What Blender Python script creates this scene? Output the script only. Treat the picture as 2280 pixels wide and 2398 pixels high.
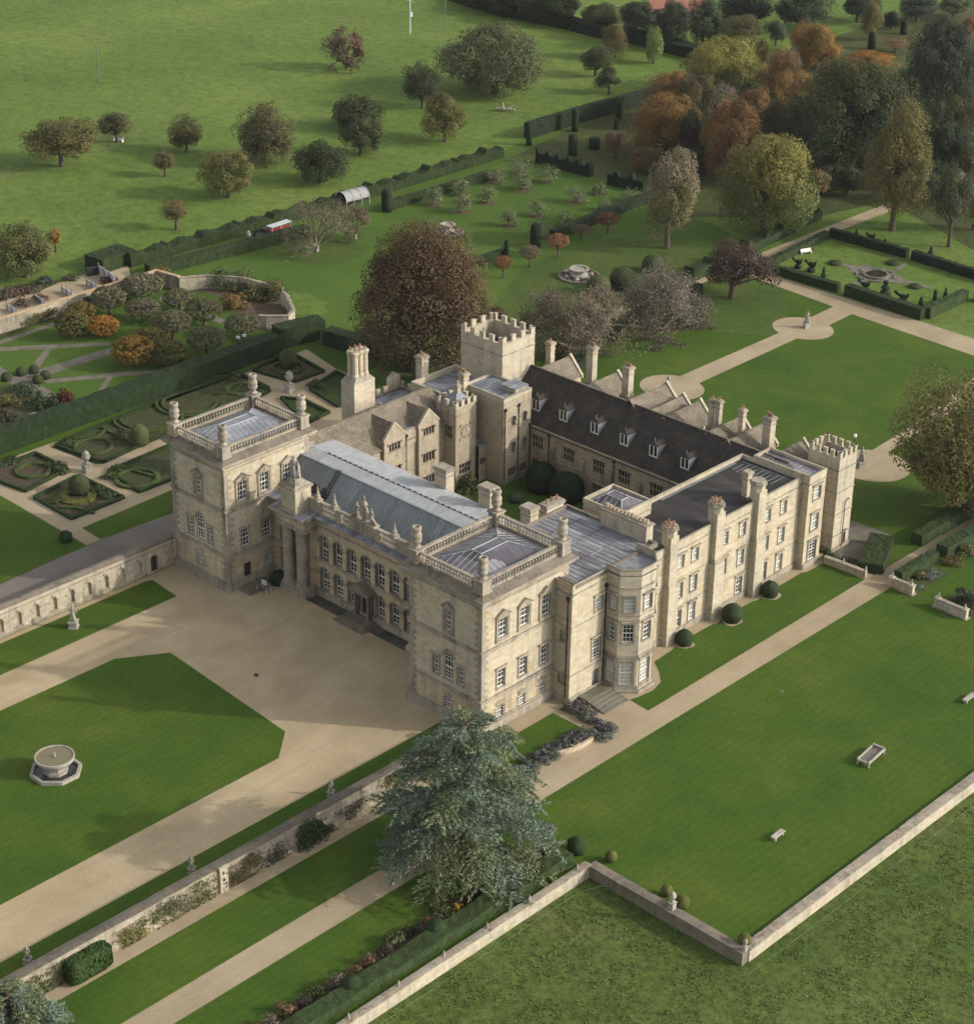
import bpy, math, random
import numpy as np
from math import sin, cos, pi, radians, sqrt, atan2, hypot
from mathutils import Vector, Matrix

for o in list(bpy.data.objects):
    bpy.data.objects.remove(o)
scene = bpy.context.scene
COL = scene.collection

# ------------------------------------------------------------------ camera
CAM_YAW, CAM_PITCH, CAM_ROLL = radians(-43.3), radians(27.05), radians(0.85)
FPX, W_PX, H_PX = 4856.0, 2280.0, 2398.0
fw = Vector((cos(CAM_PITCH) * sin(CAM_YAW), cos(CAM_PITCH) * cos(CAM_YAW), -sin(CAM_PITCH)))
rt = fw.cross(Vector((0, 0, 1))).normalized()
up = rt.cross(fw)
rt, up = cos(CAM_ROLL) * rt + sin(CAM_ROLL) * up, -sin(CAM_ROLL) * rt + cos(CAM_ROLL) * up
CAM = Vector((133.47, -141.15, 127.22))
cd = bpy.data.cameras.new('camera')
cam = bpy.data.objects.new('camera', cd)
COL.objects.link(cam)
cam.matrix_world = Matrix(((rt.x, up.x, -fw.x, CAM.x), (rt.y, up.y, -fw.y, CAM.y), (rt.z, up.z, -fw.z, CAM.z), (0, 0, 0, 1)))
cd.sensor_fit = 'VERTICAL'
cd.sensor_height = 36.0
cd.lens = FPX / H_PX * 36.0
cd.clip_start = 1.0
cd.clip_end = 6000.0
scene.camera = cam

# ------------------------------------------------------------------ light
SUN_AZ, SUN_EL = radians(36.5), radians(24.0)     # azimuth counted from +X towards +Y
wd = bpy.data.worlds.new('World')
scene.world = wd
wd.use_nodes = True
nt = wd.node_tree
bg = nt.nodes['Background']
sky = nt.nodes.new('ShaderNodeTexSky')
sky.sky_type = 'NISHITA'
sky.sun_disc = False
sky.sun_elevation = SUN_EL
sky.sun_rotation = pi / 2 - SUN_AZ
sky.air_density = 1.0
sky.dust_density = 2.5
sky.ozone_density = 0.6
hs = nt.nodes.new('ShaderNodeHueSaturation')          # thin high cloud: a milky sky
hs.inputs['Saturation'].default_value = 0.22
nt.links.new(sky.outputs[0], hs.inputs['Color'])
nt.links.new(hs.outputs[0], bg.inputs[0])
bg.inputs[1].default_value = 0.15
sd = bpy.data.lights.new('sun', 'SUN')
sd.energy = 2.0
sd.angle = radians(0.7)
sd.color = (1.0, 0.92, 0.80)
so = bpy.data.objects.new('sun', sd)
COL.objects.link(so)
so.rotation_euler = Vector((-cos(SUN_AZ) * cos(SUN_EL), -sin(SUN_AZ) * cos(SUN_EL), -sin(SUN_EL))).to_track_quat('-Z', 'Y').to_euler()
vs = scene.view_settings
vs.view_transform = 'Standard'
vs.look = 'None'
vs.exposure = 0.68
vs.gamma = 1.0

# ------------------------------------------------------------------ survey: pixel of the photograph -> point on a level plane
def ground(px, py, z=0.0):
    w = fw + rt * ((px - W_PX / 2) / FPX) - up * ((py - H_PX / 2) / FPX)
    return CAM + w * ((z - CAM.z) / w.z)
class Frame:
    def __init__(s, x, y, k): s.x, s.y, s.k = x, y, k
    def __call__(s, x, y, z=0.0):
        p = ground(s.x + s.k * x, s.y + s.k * y, z)
        return (p.x, p.y)
    def mpp(s, x, y):                     # metres per unit of this frame at that ground point
        p = ground(s.x + s.k * x, s.y + s.k * y)
        return s.k * (p - CAM).dot(fw) / FPX
A1 = Frame(380, 700, .42644); A2 = Frame(900, 1050, .42644); A3 = Frame(1400, 900, .42644); A4 = Frame(780, 700, .42644)
L1 = Frame(0, 560, .40512); L2 = Frame(0, 1200, .47974); L3 = Frame(0, 1650, .53305); L4 = Frame(800, 1600, .47974); L5 = Frame(1400, 1250, .58201)
F1 = Frame(0, 0, .47974); F2 = Frame(700, 0, .47974); F3 = Frame(1400, 0, .46908); F4 = Frame(1300, 550, .52239); F5 = Frame(700, 350, .47974)
R4 = Frame(2000, 1200, .14925); R2 = Frame(0, 600, .17058); R3 = Frame(0, 800, .17058); R1 = Frame(540, 440, .17058)
PH = Frame(0, 0, 1.21535)

# ------------------------------------------------------------------ materials
def mat(name, rough=0.85, spec=0.25):
    m = bpy.data.materials.new(name)
    m.use_nodes = True
    t = m.node_tree
    b = t.nodes['Principled BSDF']
    b.inputs['Roughness'].default_value = rough
    b.inputs['Specular IOR Level'].default_value = spec
    return m, t, b
def N(t, kind, **kw):
    n = t.nodes.new(kind)
    for k, v in kw.items():
        if k in n.inputs: n.inputs[k].default_value = v
        else: setattr(n, k, v)
    return n
def pos(t): return t.nodes.new('ShaderNodeNewGeometry').outputs['Position']
def mapped(t, vec, scale=(1, 1, 1), rot=(0, 0, 0), loc=(0, 0, 0)):
    n = t.nodes.new('ShaderNodeMapping')
    n.inputs['Scale'].default_value = scale; n.inputs['Rotation'].default_value = rot; n.inputs['Location'].default_value = loc
    t.links.new(vec, n.inputs[0])
    return n.outputs[0]
def noise(t, vec, scale, detail=4, rough=0.6, dist=0.0):
    n = t.nodes.new('ShaderNodeTexNoise')
    n.inputs['Scale'].default_value = scale; n.inputs['Detail'].default_value = detail
    n.inputs['Roughness'].default_value = rough; n.inputs['Distortion'].default_value = dist
    t.links.new(vec, n.inputs['Vector'])
    return n.outputs['Fac']
def ramp(t, fac, stops):
    n = t.nodes.new('ShaderNodeValToRGB')
    el = n.color_ramp.elements
    while len(el) < len(stops): el.new(0.5)
    for e, (p, c) in zip(el, stops):
        e.position = p
        e.color = (*c, 1) if hasattr(c, '__len__') else (c, c, c, 1)
    t.links.new(fac, n.inputs[0])
    return n.outputs[0]
def mix(t, fac, a, b, mode='MIX'):
    n = t.nodes.new('ShaderNodeMix')
    n.data_type = 'RGBA'; n.blend_type = mode
    if isinstance(fac, (int, float)): n.inputs[0].default_value = fac
    else: t.links.new(fac, n.inputs[0])
    for s, v in ((n.inputs[6], a), (n.inputs[7], b)):
        if isinstance(v, tuple): s.default_value = (*v, 1)
        else: t.links.new(v, s)
    return n.outputs[2]
def bump(t, b, h, strength=0.4, dist=0.1):
    n = t.nodes.new('ShaderNodeBump')
    n.inputs['Strength'].default_value = strength; n.inputs['Distance'].default_value = dist
    t.links.new(h, n.inputs['Height']); t.links.new(n.outputs[0], b.inputs['Normal'])

def wallvec(t):                            # (x+y, z): courses run level round every axis-aligned wall
    p = pos(t)
    s = t.nodes.new('ShaderNodeSeparateXYZ'); t.links.new(p, s.inputs[0])
    a = N(t, 'ShaderNodeMath', operation='ADD'); t.links.new(s.outputs[0], a.inputs[0]); t.links.new(s.outputs[1], a.inputs[1])
    c = t.nodes.new('ShaderNodeCombineXYZ'); t.links.new(a.outputs[0], c.inputs[0]); t.links.new(s.outputs[2], c.inputs[1])
    return c.outputs[0]

def stone_mat(name, c1, c2, stain, stain_amt=0.5, joints=0.35, bw=0.9, bh=0.36, lichen=0.3):
    m, t, b = mat(name, 0.9, 0.15)
    p = pos(t); wv = wallvec(t)
    base = mix(t, ramp(t, noise(t, p, 0.35, 5, 0.65), [(0.3, 0.0), (0.7, 1.0)]), c1, c2)
    br = t.nodes.new('ShaderNodeTexBrick')
    br.inputs['Scale'].default_value = 1.0; br.inputs['Brick Width'].default_value = bw; br.inputs['Row Height'].default_value = bh
    br.inputs['Mortar Size'].default_value = 0.018; br.inputs['Mortar Smooth'].default_value = 0.3; br.inputs['Bias'].default_value = 0.0
    br.inputs['Color1'].default_value = (1, 1, 1, 1); br.inputs['Color2'].default_value = (0.66, 0.64, 0.60, 1); br.inputs['Mortar'].default_value = (0.55, 0.52, 0.47, 1)
    t.links.new(wv, br.inputs['Vector'])
    base = mix(t, joints, base, br.outputs[0], 'MULTIPLY')
    streak = ramp(t, noise(t, mapped(t, p, (1.3, 1.3, 0.10)), 1.0, 6, 0.75), [(0.44, 0.0), (0.66, 1.0)])
    patch = ramp(t, noise(t, p, 0.20, 5, 0.65), [(0.40, 0.0), (0.60, 1.0)])
    st = N(t, 'ShaderNodeMath', operation='MULTIPLY'); t.links.new(streak, st.inputs[0]); t.links.new(patch, st.inputs[1])
    st2 = N(t, 'ShaderNodeMath', operation='MULTIPLY'); t.links.new(st.outputs[0], st2.inputs[0]); st2.inputs[1].default_value = stain_amt
    base = mix(t, st2.outputs[0], base, stain)
    li = ramp(t, noise(t, mapped(t, p, (1, 1, 2), loc=(31, 7, 3)), 0.45, 6, 0.7), [(0.53, 0.0), (0.68, 1.0)])
    l2 = N(t, 'ShaderNodeMath', operation='MULTIPLY'); t.links.new(li, l2.inputs[0]); l2.inputs[1].default_value = lichen
    base = mix(t, l2.outputs[0], base, (0.36, 0.21, 0.075))
    fine = ramp(t, noise(t, p, 3.0, 3, 0.7), [(0.25, 0.72), (0.75, 1.12)])
    base = mix(t, 0.8, base, fine, 'MULTIPLY')
    t.links.new(base, b.inputs['Base Color'])
    bump(t, b, noise(t, p, 5.0, 3), 0.25, 0.05)
    return m
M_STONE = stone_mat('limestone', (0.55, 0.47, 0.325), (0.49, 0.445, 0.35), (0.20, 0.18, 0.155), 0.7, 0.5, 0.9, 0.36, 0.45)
M_HALL = stone_mat('lichened hall stone', (0.54, 0.445, 0.295), (0.48, 0.42, 0.315), (0.16, 0.14, 0.115), 0.75, 0.5, 0.9, 0.36, 0.8)
M_OCHRE = stone_mat('ochre stained stone', (0.52, 0.37, 0.19), (0.50, 0.43, 0.32), (0.15, 0.13, 0.105), 0.7, 0.5, 0.9, 0.36, 1.3)
M_PALE = stone_mat('pale limestone', (0.55, 0.48, 0.35), (0.47, 0.43, 0.345), (0.19, 0.175, 0.15), 0.7, 0.5)
M_TRIM = stone_mat('weathered stone trim', (0.44, 0.385, 0.295), (0.25, 0.225, 0.185), (0.09, 0.082, 0.07), 0.95, 0.15, 1.4, 1.0, 0.35)
M_DARKTRIM = stone_mat('blackened coping stone', (0.16, 0.14, 0.115), (0.25, 0.215, 0.165), (0.06, 0.055, 0.05), 0.8, 0.1, 1.4, 1.0, 0.2)
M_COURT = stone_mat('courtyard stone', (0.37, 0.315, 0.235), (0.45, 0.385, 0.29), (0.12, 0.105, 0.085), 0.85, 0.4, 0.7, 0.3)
M_RUBBLE = stone_mat('rubble wall stone', (0.55, 0.49, 0.38), (0.30, 0.27, 0.21), (0.10, 0.095, 0.07), 1.0, 0.7, 0.5, 0.2, 0.25)
M_STATUE = stone_mat('statue stone', (0.45, 0.42, 0.36), (0.29, 0.27, 0.23), (0.14, 0.13, 0.11), 0.8, 0.0, 0.9, 0.4, 0.1)

def lead_mat(name, c1, c2, c3, sx, sy):
    m, t, b = mat(name, 0.55, 0.4)
    p = pos(t)
    ck = t.nodes.new('ShaderNodeTexVoronoi'); ck.distance = 'CHEBYCHEV'; ck.inputs['Scale'].default_value = 1.0
    ck.inputs['Randomness'].default_value = 0.55
    t.links.new(mapped(t, p, (sx, sy, 0.0)), ck.inputs['Vector'])
    sp = t.nodes.new('ShaderNodeSeparateColor'); t.links.new(ck.outputs['Color'], sp.inputs[0])
    base = ramp(t, sp.outputs[0], [(0.0, c1), (0.55, c2), (1.0, c3)])
    fine = ramp(t, noise(t, mapped(t, p, (sx * 3, sy * 3, 2)), 1.0, 6, 0.75), [(0.3, 0.68), (0.7, 1.2)])
    base = mix(t, 0.9, base, fine, 'MULTIPLY')
    t.links.new(base, b.inputs['Base Color'])
    r = ramp(t, noise(t, p, 1.5, 4), [(0.3, 0.4), (0.7, 0.7)])
    t.links.new(r, b.inputs['Roughness'])
    return m
M_LEAD = lead_mat('lead sheet', (0.15, 0.16, 0.185), (0.21, 0.22, 0.25), (0.29, 0.30, 0.32), 1.4, 0.35)
M_LEADY = lead_mat('lead sheet across', (0.15, 0.155, 0.175), (0.22, 0.225, 0.25), (0.30, 0.305, 0.33), 0.35, 1.3)
M_LEADDARK = lead_mat('brown lead sheet', (0.075, 0.068, 0.080), (0.15, 0.145, 0.165), (0.30, 0.295, 0.305), 0.33, 0.42)
def panel_lead(name, c1, c2, w, h):
    m, t, b = mat(name, 0.5, 0.4)
    p = pos(t); out = None
    for k, (ww, hh, off) in enumerate(((w, h, 0.0), (w * 2.3, h * 3.1, 1.7))):
        br = t.nodes.new('ShaderNodeTexBrick'); br.inputs['Scale'].default_value = 1.0; br.inputs['Brick Width'].default_value = ww; br.inputs['Row Height'].default_value = hh
        br.inputs['Mortar Size'].default_value = 0.03 if k == 0 else 0.0
        br.inputs['Color1'].default_value = (*c1, 1); br.inputs['Color2'].default_value = (*c2, 1); br.inputs['Mortar'].default_value = (.07, .07, .075, 1)
        t.links.new(mapped(t, p, (1, 1, 0), loc=(off, off, 0)), br.inputs['Vector'])
        out = br.outputs[0] if out is None else mix(t, 0.5, out, br.outputs[0])
    out = mix(t, 0.9, out, ramp(t, noise(t, mapped(t, p, (.6, 2.5, 1)), 1.0, 6, 0.75), [(0.3, 0.7), (0.7, 1.25)]), 'MULTIPLY')
    t.links.new(out, b.inputs['Base Color'])
    t.links.new(ramp(t, noise(t, p, 1.2, 4), [(0.3, 0.35), (0.7, 0.65)]), b.inputs['Roughness'])
    return m
M_LEADPANEL = panel_lead('patched lead panels', (0.085, 0.078, 0.090), (0.36, 0.365, 0.38), 2.6, 0.8)
M_LEADHALL = lead_mat('pale zinc sheet', (0.32, 0.33, 0.335), (0.345, 0.355, 0.36), (0.375, 0.385, 0.39), 0.6, 0.2)
M_LEADSLOPE = lead_mat('grey green lead slope', (0.17, 0.19, 0.195), (0.20, 0.222, 0.225), (0.24, 0.26, 0.262), 1.2, 0.12)

def roof_mat(name, c1, c2, c3, bw, bh, spot=None):
    m, t, b = mat(name, 0.9, 0.15)
    p = pos(t); wv = wallvec(t)
    br = t.nodes.new('ShaderNodeTexBrick')
    br.inputs['Scale'].default_value = 1.0; br.inputs['Brick Width'].default_value = bw; br.inputs['Row Height'].default_value = bh
    br.inputs['Mortar Size'].default_value = 0.02; br.inputs['Color1'].default_value = (1, 1, 1, 1); br.inputs['Color2'].default_value = (0.6, 0.6, 0.62, 1)
    br.inputs['Mortar'].default_value = (0.3, 0.3, 0.3, 1)
    t.links.new(wv, br.inputs['Vector'])
    base = ramp(t, noise(t, p, 0.5, 6, 0.7), [(0.3, c1), (0.5, c2), (0.72, c3)])
    base = mix(t, 0.6, base, br.outputs[0], 'MULTIPLY')
    if spot:
        s = ramp(t, noise(t, p, 3.5, 3, 0.6), [(0.66, 0.0), (0.70, 1.0)])
        base = mix(t, s, base, spot)
    fine = ramp(t, noise(t, p, 6.0, 3, 0.7), [(0.25, 0.6), (0.75, 1.25)])
    base = mix(t, 0.8, base, fine, 'MULTIPLY')
    t.links.new(base, b.inputs['Base Color'])
    bump(t, b, br.outputs[1], -0.4, 0.04)
    return m
M_SLATE = roof_mat('dark slate', (0.044, 0.039, 0.036), (0.060, 0.053, 0.047), (0.098, 0.082, 0.060), 0.5, 0.22, (0.15, 0.135, 0.10))
M_STSLATE = roof_mat('stone slate', (0.15, 0.13, 0.10), (0.21, 0.18, 0.135), (0.29, 0.25, 0.18), 0.45, 0.25, (0.36, 0.31, 0.2))
def asphalt_mat():
    m, t, b = mat('roof asphalt', 0.75, 0.3)
    p = pos(t)
    base = ramp(t, noise(t, mapped(t, p, (0.25, 1, 1), rot=(0, 0, 0.4)), 0.5, 6, 0.6, 0.8), [(0.30, (0.020, 0.018, 0.017)), (0.52, (0.034, 0.031, 0.029)), (0.66, (0.056, 0.052, 0.048)), (0.80, (0.15, 0.145, 0.14))])
    t.links.new(base, b.inputs['Base Color'])
    return m
M_ASPH = asphalt_mat()
def plain(name, c, rough=0.7, var=0.25, sc=2.0, spec=0.3):
    m, t, b = mat(name, rough, spec)
    p = pos(t)
    f = ramp(t, noise(t, p, sc, 4, 0.65), [(0.3, 1 - var), (0.7, 1 + var)])
    t.links.new(mix(t, 1.0, c, f, 'MULTIPLY'), b.inputs['Base Color'])
    return m
M_WHITE = plain('white paint', (0.72, 0.70, 0.65), 0.6, 0.08)
M_TERRA = plain('terracotta', (0.30, 0.165, 0.10), 0.8, 0.35, 3)
M_TWIG = plain('fine twigs', (0.155, 0.135, 0.10), 0.9, 0.25, 1.5)
M_BUFFPOT = plain('buff clay', (0.42, 0.34, 0.24), 0.8, 0.25, 3)
M_IRON = plain('black iron', (0.025, 0.024, 0.024), 0.5, 0.2)
M_WOOD = plain('weathered wood', (0.17, 0.145, 0.11), 0.85, 0.3, 3)
M_BARK = plain('bark', (0.085, 0.068, 0.05), 0.95, 0.35, 2)
M_PALEBARK = plain('pale bark', (0.33, 0.30, 0.25), 0.9, 0.25, 1.5)
M_DOOR = plain('dark oak door', (0.03, 0.024, 0.018), 0.6, 0.2)
M_RED = plain('red paint', (0.33, 0.03, 0.035), 0.5, 0.15)
M_PANEL = plain('pale grey panel', (0.50, 0.50, 0.52), 0.6, 0.1)
M_ORANGE = plain('orange brick', (0.40, 0.20, 0.10), 0.9, 0.2)
def glass_mat():
    m, t, b = mat('window glass', 0.08, 0.6)
    p = pos(t)
    c = ramp(t, noise(t, p, 0.8, 2), [(0.4, (0.012, 0.013, 0.014)), (0.6, (0.035, 0.036, 0.038))])
    t.links.new(c, b.inputs['Base Color'])
    return m
M_GLASS = glass_mat()
M_BLIND = plain('drawn blind behind glass', (0.40, 0.41, 0.37), 0.25, 0.1, 0.6, 0.6)
def water_mat(name, c):
    m, t, b = mat(name, 0.06, 0.5)
    b.inputs['Base Color'].default_value = (*c, 1)
    bump(t, b, noise(t, pos(t), 3, 2), 0.05, 0.05)
    return m
M_WATER = water_mat('murky water', (0.17, 0.145, 0.075))
M_WATERDARK = water_mat('dark water', (0.035, 0.032, 0.027))

def grass_mat(name, c1, c2, c3, big, tuft, tuft_amt, stripe=0.0, tr=0.0, dry=None):
    m, t, b = mat(name, 0.9, 0.12)
    p = pos(t)
    base = ramp(t, noise(t, p, big, 6, 0.65, 0.3), [(0.28, c1), (0.5, c2), (0.74, c3)])
    if dry:
        d = ramp(t, noise(t, mapped(t, p, loc=(40, 11, 0)), 0.05, 6, 0.7), [(0.56, 0.0), (0.75, 0.6)])
        base = mix(t, d, base, dry)
    n2 = noise(t, mapped(t, p, (1, 1, 1), loc=(5, 9, 2)), tuft, 5, 0.75)
    f = ramp(t, n2, [(0.30, 1 - tuft_amt), (0.52, 1.0), (0.75, 1 + tuft_amt * 0.7)])
    base = mix(t, 1.0, base, f, 'MULTIPLY')
    n3 = noise(t, mapped(t, p, loc=(17, 3, 8)), tuft * 3.3, 4, 0.8)
    base = mix(t, 1.0, base, ramp(t, n3, [(0.32, 1 - tuft_amt * .8), (0.5, 1.0), (0.72, 1 + tuft_amt * .5)]), 'MULTIPLY')
    if stripe:
        w = t.nodes.new('ShaderNodeTexWave'); w.wave_type = 'BANDS'; w.bands_direction = 'X'
        w.inputs['Scale'].default_value = 0.30; w.inputs['Distortion'].default_value = 0.8; w.inputs['Detail'].default_value = 3
        t.links.new(p, w.inputs['Vector'])
        base = mix(t, 1.0, base, ramp(t, w.outputs[1], [(0.3, 1 - stripe), (0.7, 1 + stripe)]), 'MULTIPLY')
    t.links.new(base, b.inputs['Base Color'])
    bump(t, b, n2, 0.5, 0.25 if tuft < 2 else 0.06)
    return m
M_MEADOW = grass_mat('meadow grass', (0.078, 0.130, 0.024), (0.110, 0.168, 0.032), (0.155, 0.208, 0.046), 0.03, 0.45, 0.34, 0, 0, (0.16, 0.15, 0.065))
M_ROUGH = grass_mat('rough field grass', (0.052, 0.088, 0.018), (0.078, 0.112, 0.024), (0.115, 0.142, 0.038), 0.05, 0.9, 0.5, 0, 0, (0.14, 0.13, 0.06))
M_LAWN = grass_mat('mown lawn', (0.036, 0.078, 0.009), (0.054, 0.098, 0.011), (0.084, 0.116, 0.016), 0.085, 2.2, 0.22, 0.035)
M_BRIGHT = grass_mat('bright mown lawn', (0.050, 0.098, 0.016), (0.066, 0.118, 0.018), (0.092, 0.132, 0.024), 0.06, 2.0, 0.25)
M_AUTUMNLAWN = grass_mat('lawn under leaves', (0.048, 0.086, 0.016), (0.066, 0.102, 0.020), (0.100, 0.112, 0.034), 0.08, 1.2, 0.25)
M_LEAFLITTER = grass_mat('leaf litter', (0.085, 0.085, 0.035), (0.125, 0.10, 0.05), (0.17, 0.13, 0.075), 0.25, 1.6, 0.3)
M_WOODFLOOR = grass_mat('woodland floor', (0.046, 0.060, 0.018), (0.064, 0.078, 0.024), (0.088, 0.090, 0.036), 0.12, 0.9, 0.35)

def gravel_mat(name, c1, c2, c3, big=0.12):
    m, t, b = mat(name, 0.95, 0.1)
    p = pos(t)
    base = ramp(t, noise(t, p, big, 6, 0.6, 0.4), [(0.3, c1), (0.5, c2), (0.72, c3)])
    f = ramp(t, noise(t, p, 4.0, 5, 0.8), [(0.3, 0.80), (0.7, 1.18)])
    base = mix(t, 1.0, base, f, 'MULTIPLY')
    tr = noise(t, mapped(t, p, (1.1, 0.07, 1), rot=(0, 0, 0.06)), 1.0, 3, 0.5, 0.6)      # wheel wear along the drives
    base = mix(t, 1.0, base, ramp(t, tr, [(0.35, 0.955), (0.5, 1.0), (0.68, 1.03)]), 'MULTIPLY')
    st = ramp(t, noise(t, p, 14.0, 2, 0.9), [(0.30, 0.72), (0.42, 1.0), (0.62, 1.0), (0.74, 1.18)])
    base = mix(t, 1.0, base, st, 'MULTIPLY')
    t.links.new(base, b.inputs['Base Color'])
    bump(t, b, noise(t, p, 6, 3), 0.35, 0.05)
    return m
M_GRAVEL = gravel_mat('gravel', (0.325, 0.255, 0.155), (0.395, 0.315, 0.198), (0.46, 0.375, 0.245))
M_PATH = gravel_mat('path gravel', (0.295, 0.235, 0.15), (0.35, 0.283, 0.185), (0.40, 0.33, 0.225))
M_TARMAC = gravel_mat('tarmac road', (0.155, 0.135, 0.12), (0.19, 0.165, 0.145), (0.225, 0.195, 0.165))
M_FLAG = gravel_mat('paving slabs', (0.12, 0.112, 0.085), (0.165, 0.15, 0.12), (0.21, 0.19, 0.155), 0.5)
M_DARKPAVE = gravel_mat('mossy stone flags', (0.05, 0.052, 0.035), (0.085, 0.08, 0.06), (0.13, 0.12, 0.095), 0.5)
M_SOIL = gravel_mat('bed soil', (0.075, 0.055, 0.038), (0.11, 0.082, 0.055), (0.15, 0.115, 0.08), 0.7)
def bed_mat(name, stops, sc):
    m, t, b = mat(name, 0.95, 0.1)
    p = pos(t)
    base = ramp(t, noise(t, p, sc, 6, 0.75, 0.5), stops)
    t.links.new(base, b.inputs['Base Color'])
    bump(t, b, noise(t, p, 2.5, 4), 0.8, 0.3)
    return m
M_BED = bed_mat('planted bed', [(0.32, (0.030, 0.050, 0.015)), (0.43, (0.075, 0.060, 0.038)), (0.52, (0.045, 0.068, 0.02)), (0.60, (0.095, 0.078, 0.05)), (0.70, (0.06, 0.085, 0.025))], 0.9)

def foliage_mat(name, trans=0.32, rough=0.75, lo=0.78, hi=1.2):
    m = bpy.data.materials.new(name)
    m.use_nodes = True
    t = m.node_tree
    b = t.nodes['Principled BSDF']
    b.inputs['Roughness'].default_value = rough; b.inputs['Specular IOR Level'].default_value = 0.2
    oi = t.nodes.new('ShaderNodeObjectInfo')
    g = t.nodes.new('ShaderNodeNewGeometry')
    f = ramp(t, g.outputs['Random Per Island'], [(0.0, lo), (0.6, 1.0), (1.0, hi)])
    at = t.nodes.new('ShaderNodeAttribute'); at.attribute_name = 'tint'
    c = mix(t, 1.0, oi.outputs['Color'], f, 'MULTIPLY')
    c = mix(t, 1.0, c, at.outputs['Color'], 'MULTIPLY')
    t.links.new(c, b.inputs['Base Color'])
    tr = t.nodes.new('ShaderNodeBsdfTranslucent'); t.links.new(c, tr.inputs[0])
    mx = t.nodes.new('ShaderNodeMixShader'); mx.inputs[0].default_value = trans
    t.links.new(b.outputs[0], mx.inputs[1]); t.links.new(tr.outputs[0], mx.inputs[2])
    t.links.new(mx.outputs[0], t.nodes['Material Output'].inputs[0])
    return m
M_LEAF = foliage_mat('leaves')
M_NEEDLE = foliage_mat('needles', 0.12, 0.6, 0.6, 1.4)
def hedge_mat():
    m, t, b = mat('clipped foliage', 0.85, 0.15)
    oi = t.nodes.new('ShaderNodeObjectInfo')
    p = pos(t)
    f = ramp(t, noise(t, p, 1.1, 5, 0.7), [(0.28, 0.55), (0.5, 0.95), (0.75, 1.45)])
    f2 = ramp(t, noise(t, p, 6.0, 3, 0.7), [(0.3, 0.6), (0.7, 1.3)])
    c = mix(t, 1.0, oi.outputs['Color'], f, 'MULTIPLY')
    c = mix(t, 1.0, c, f2, 'MULTIPLY')
    t.links.new(c, b.inputs['Base Color'])
    bump(t, b, noise(t, p, 5.0, 3), 0.7, 0.15)
    return m
M_HEDGE = hedge_mat()

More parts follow.
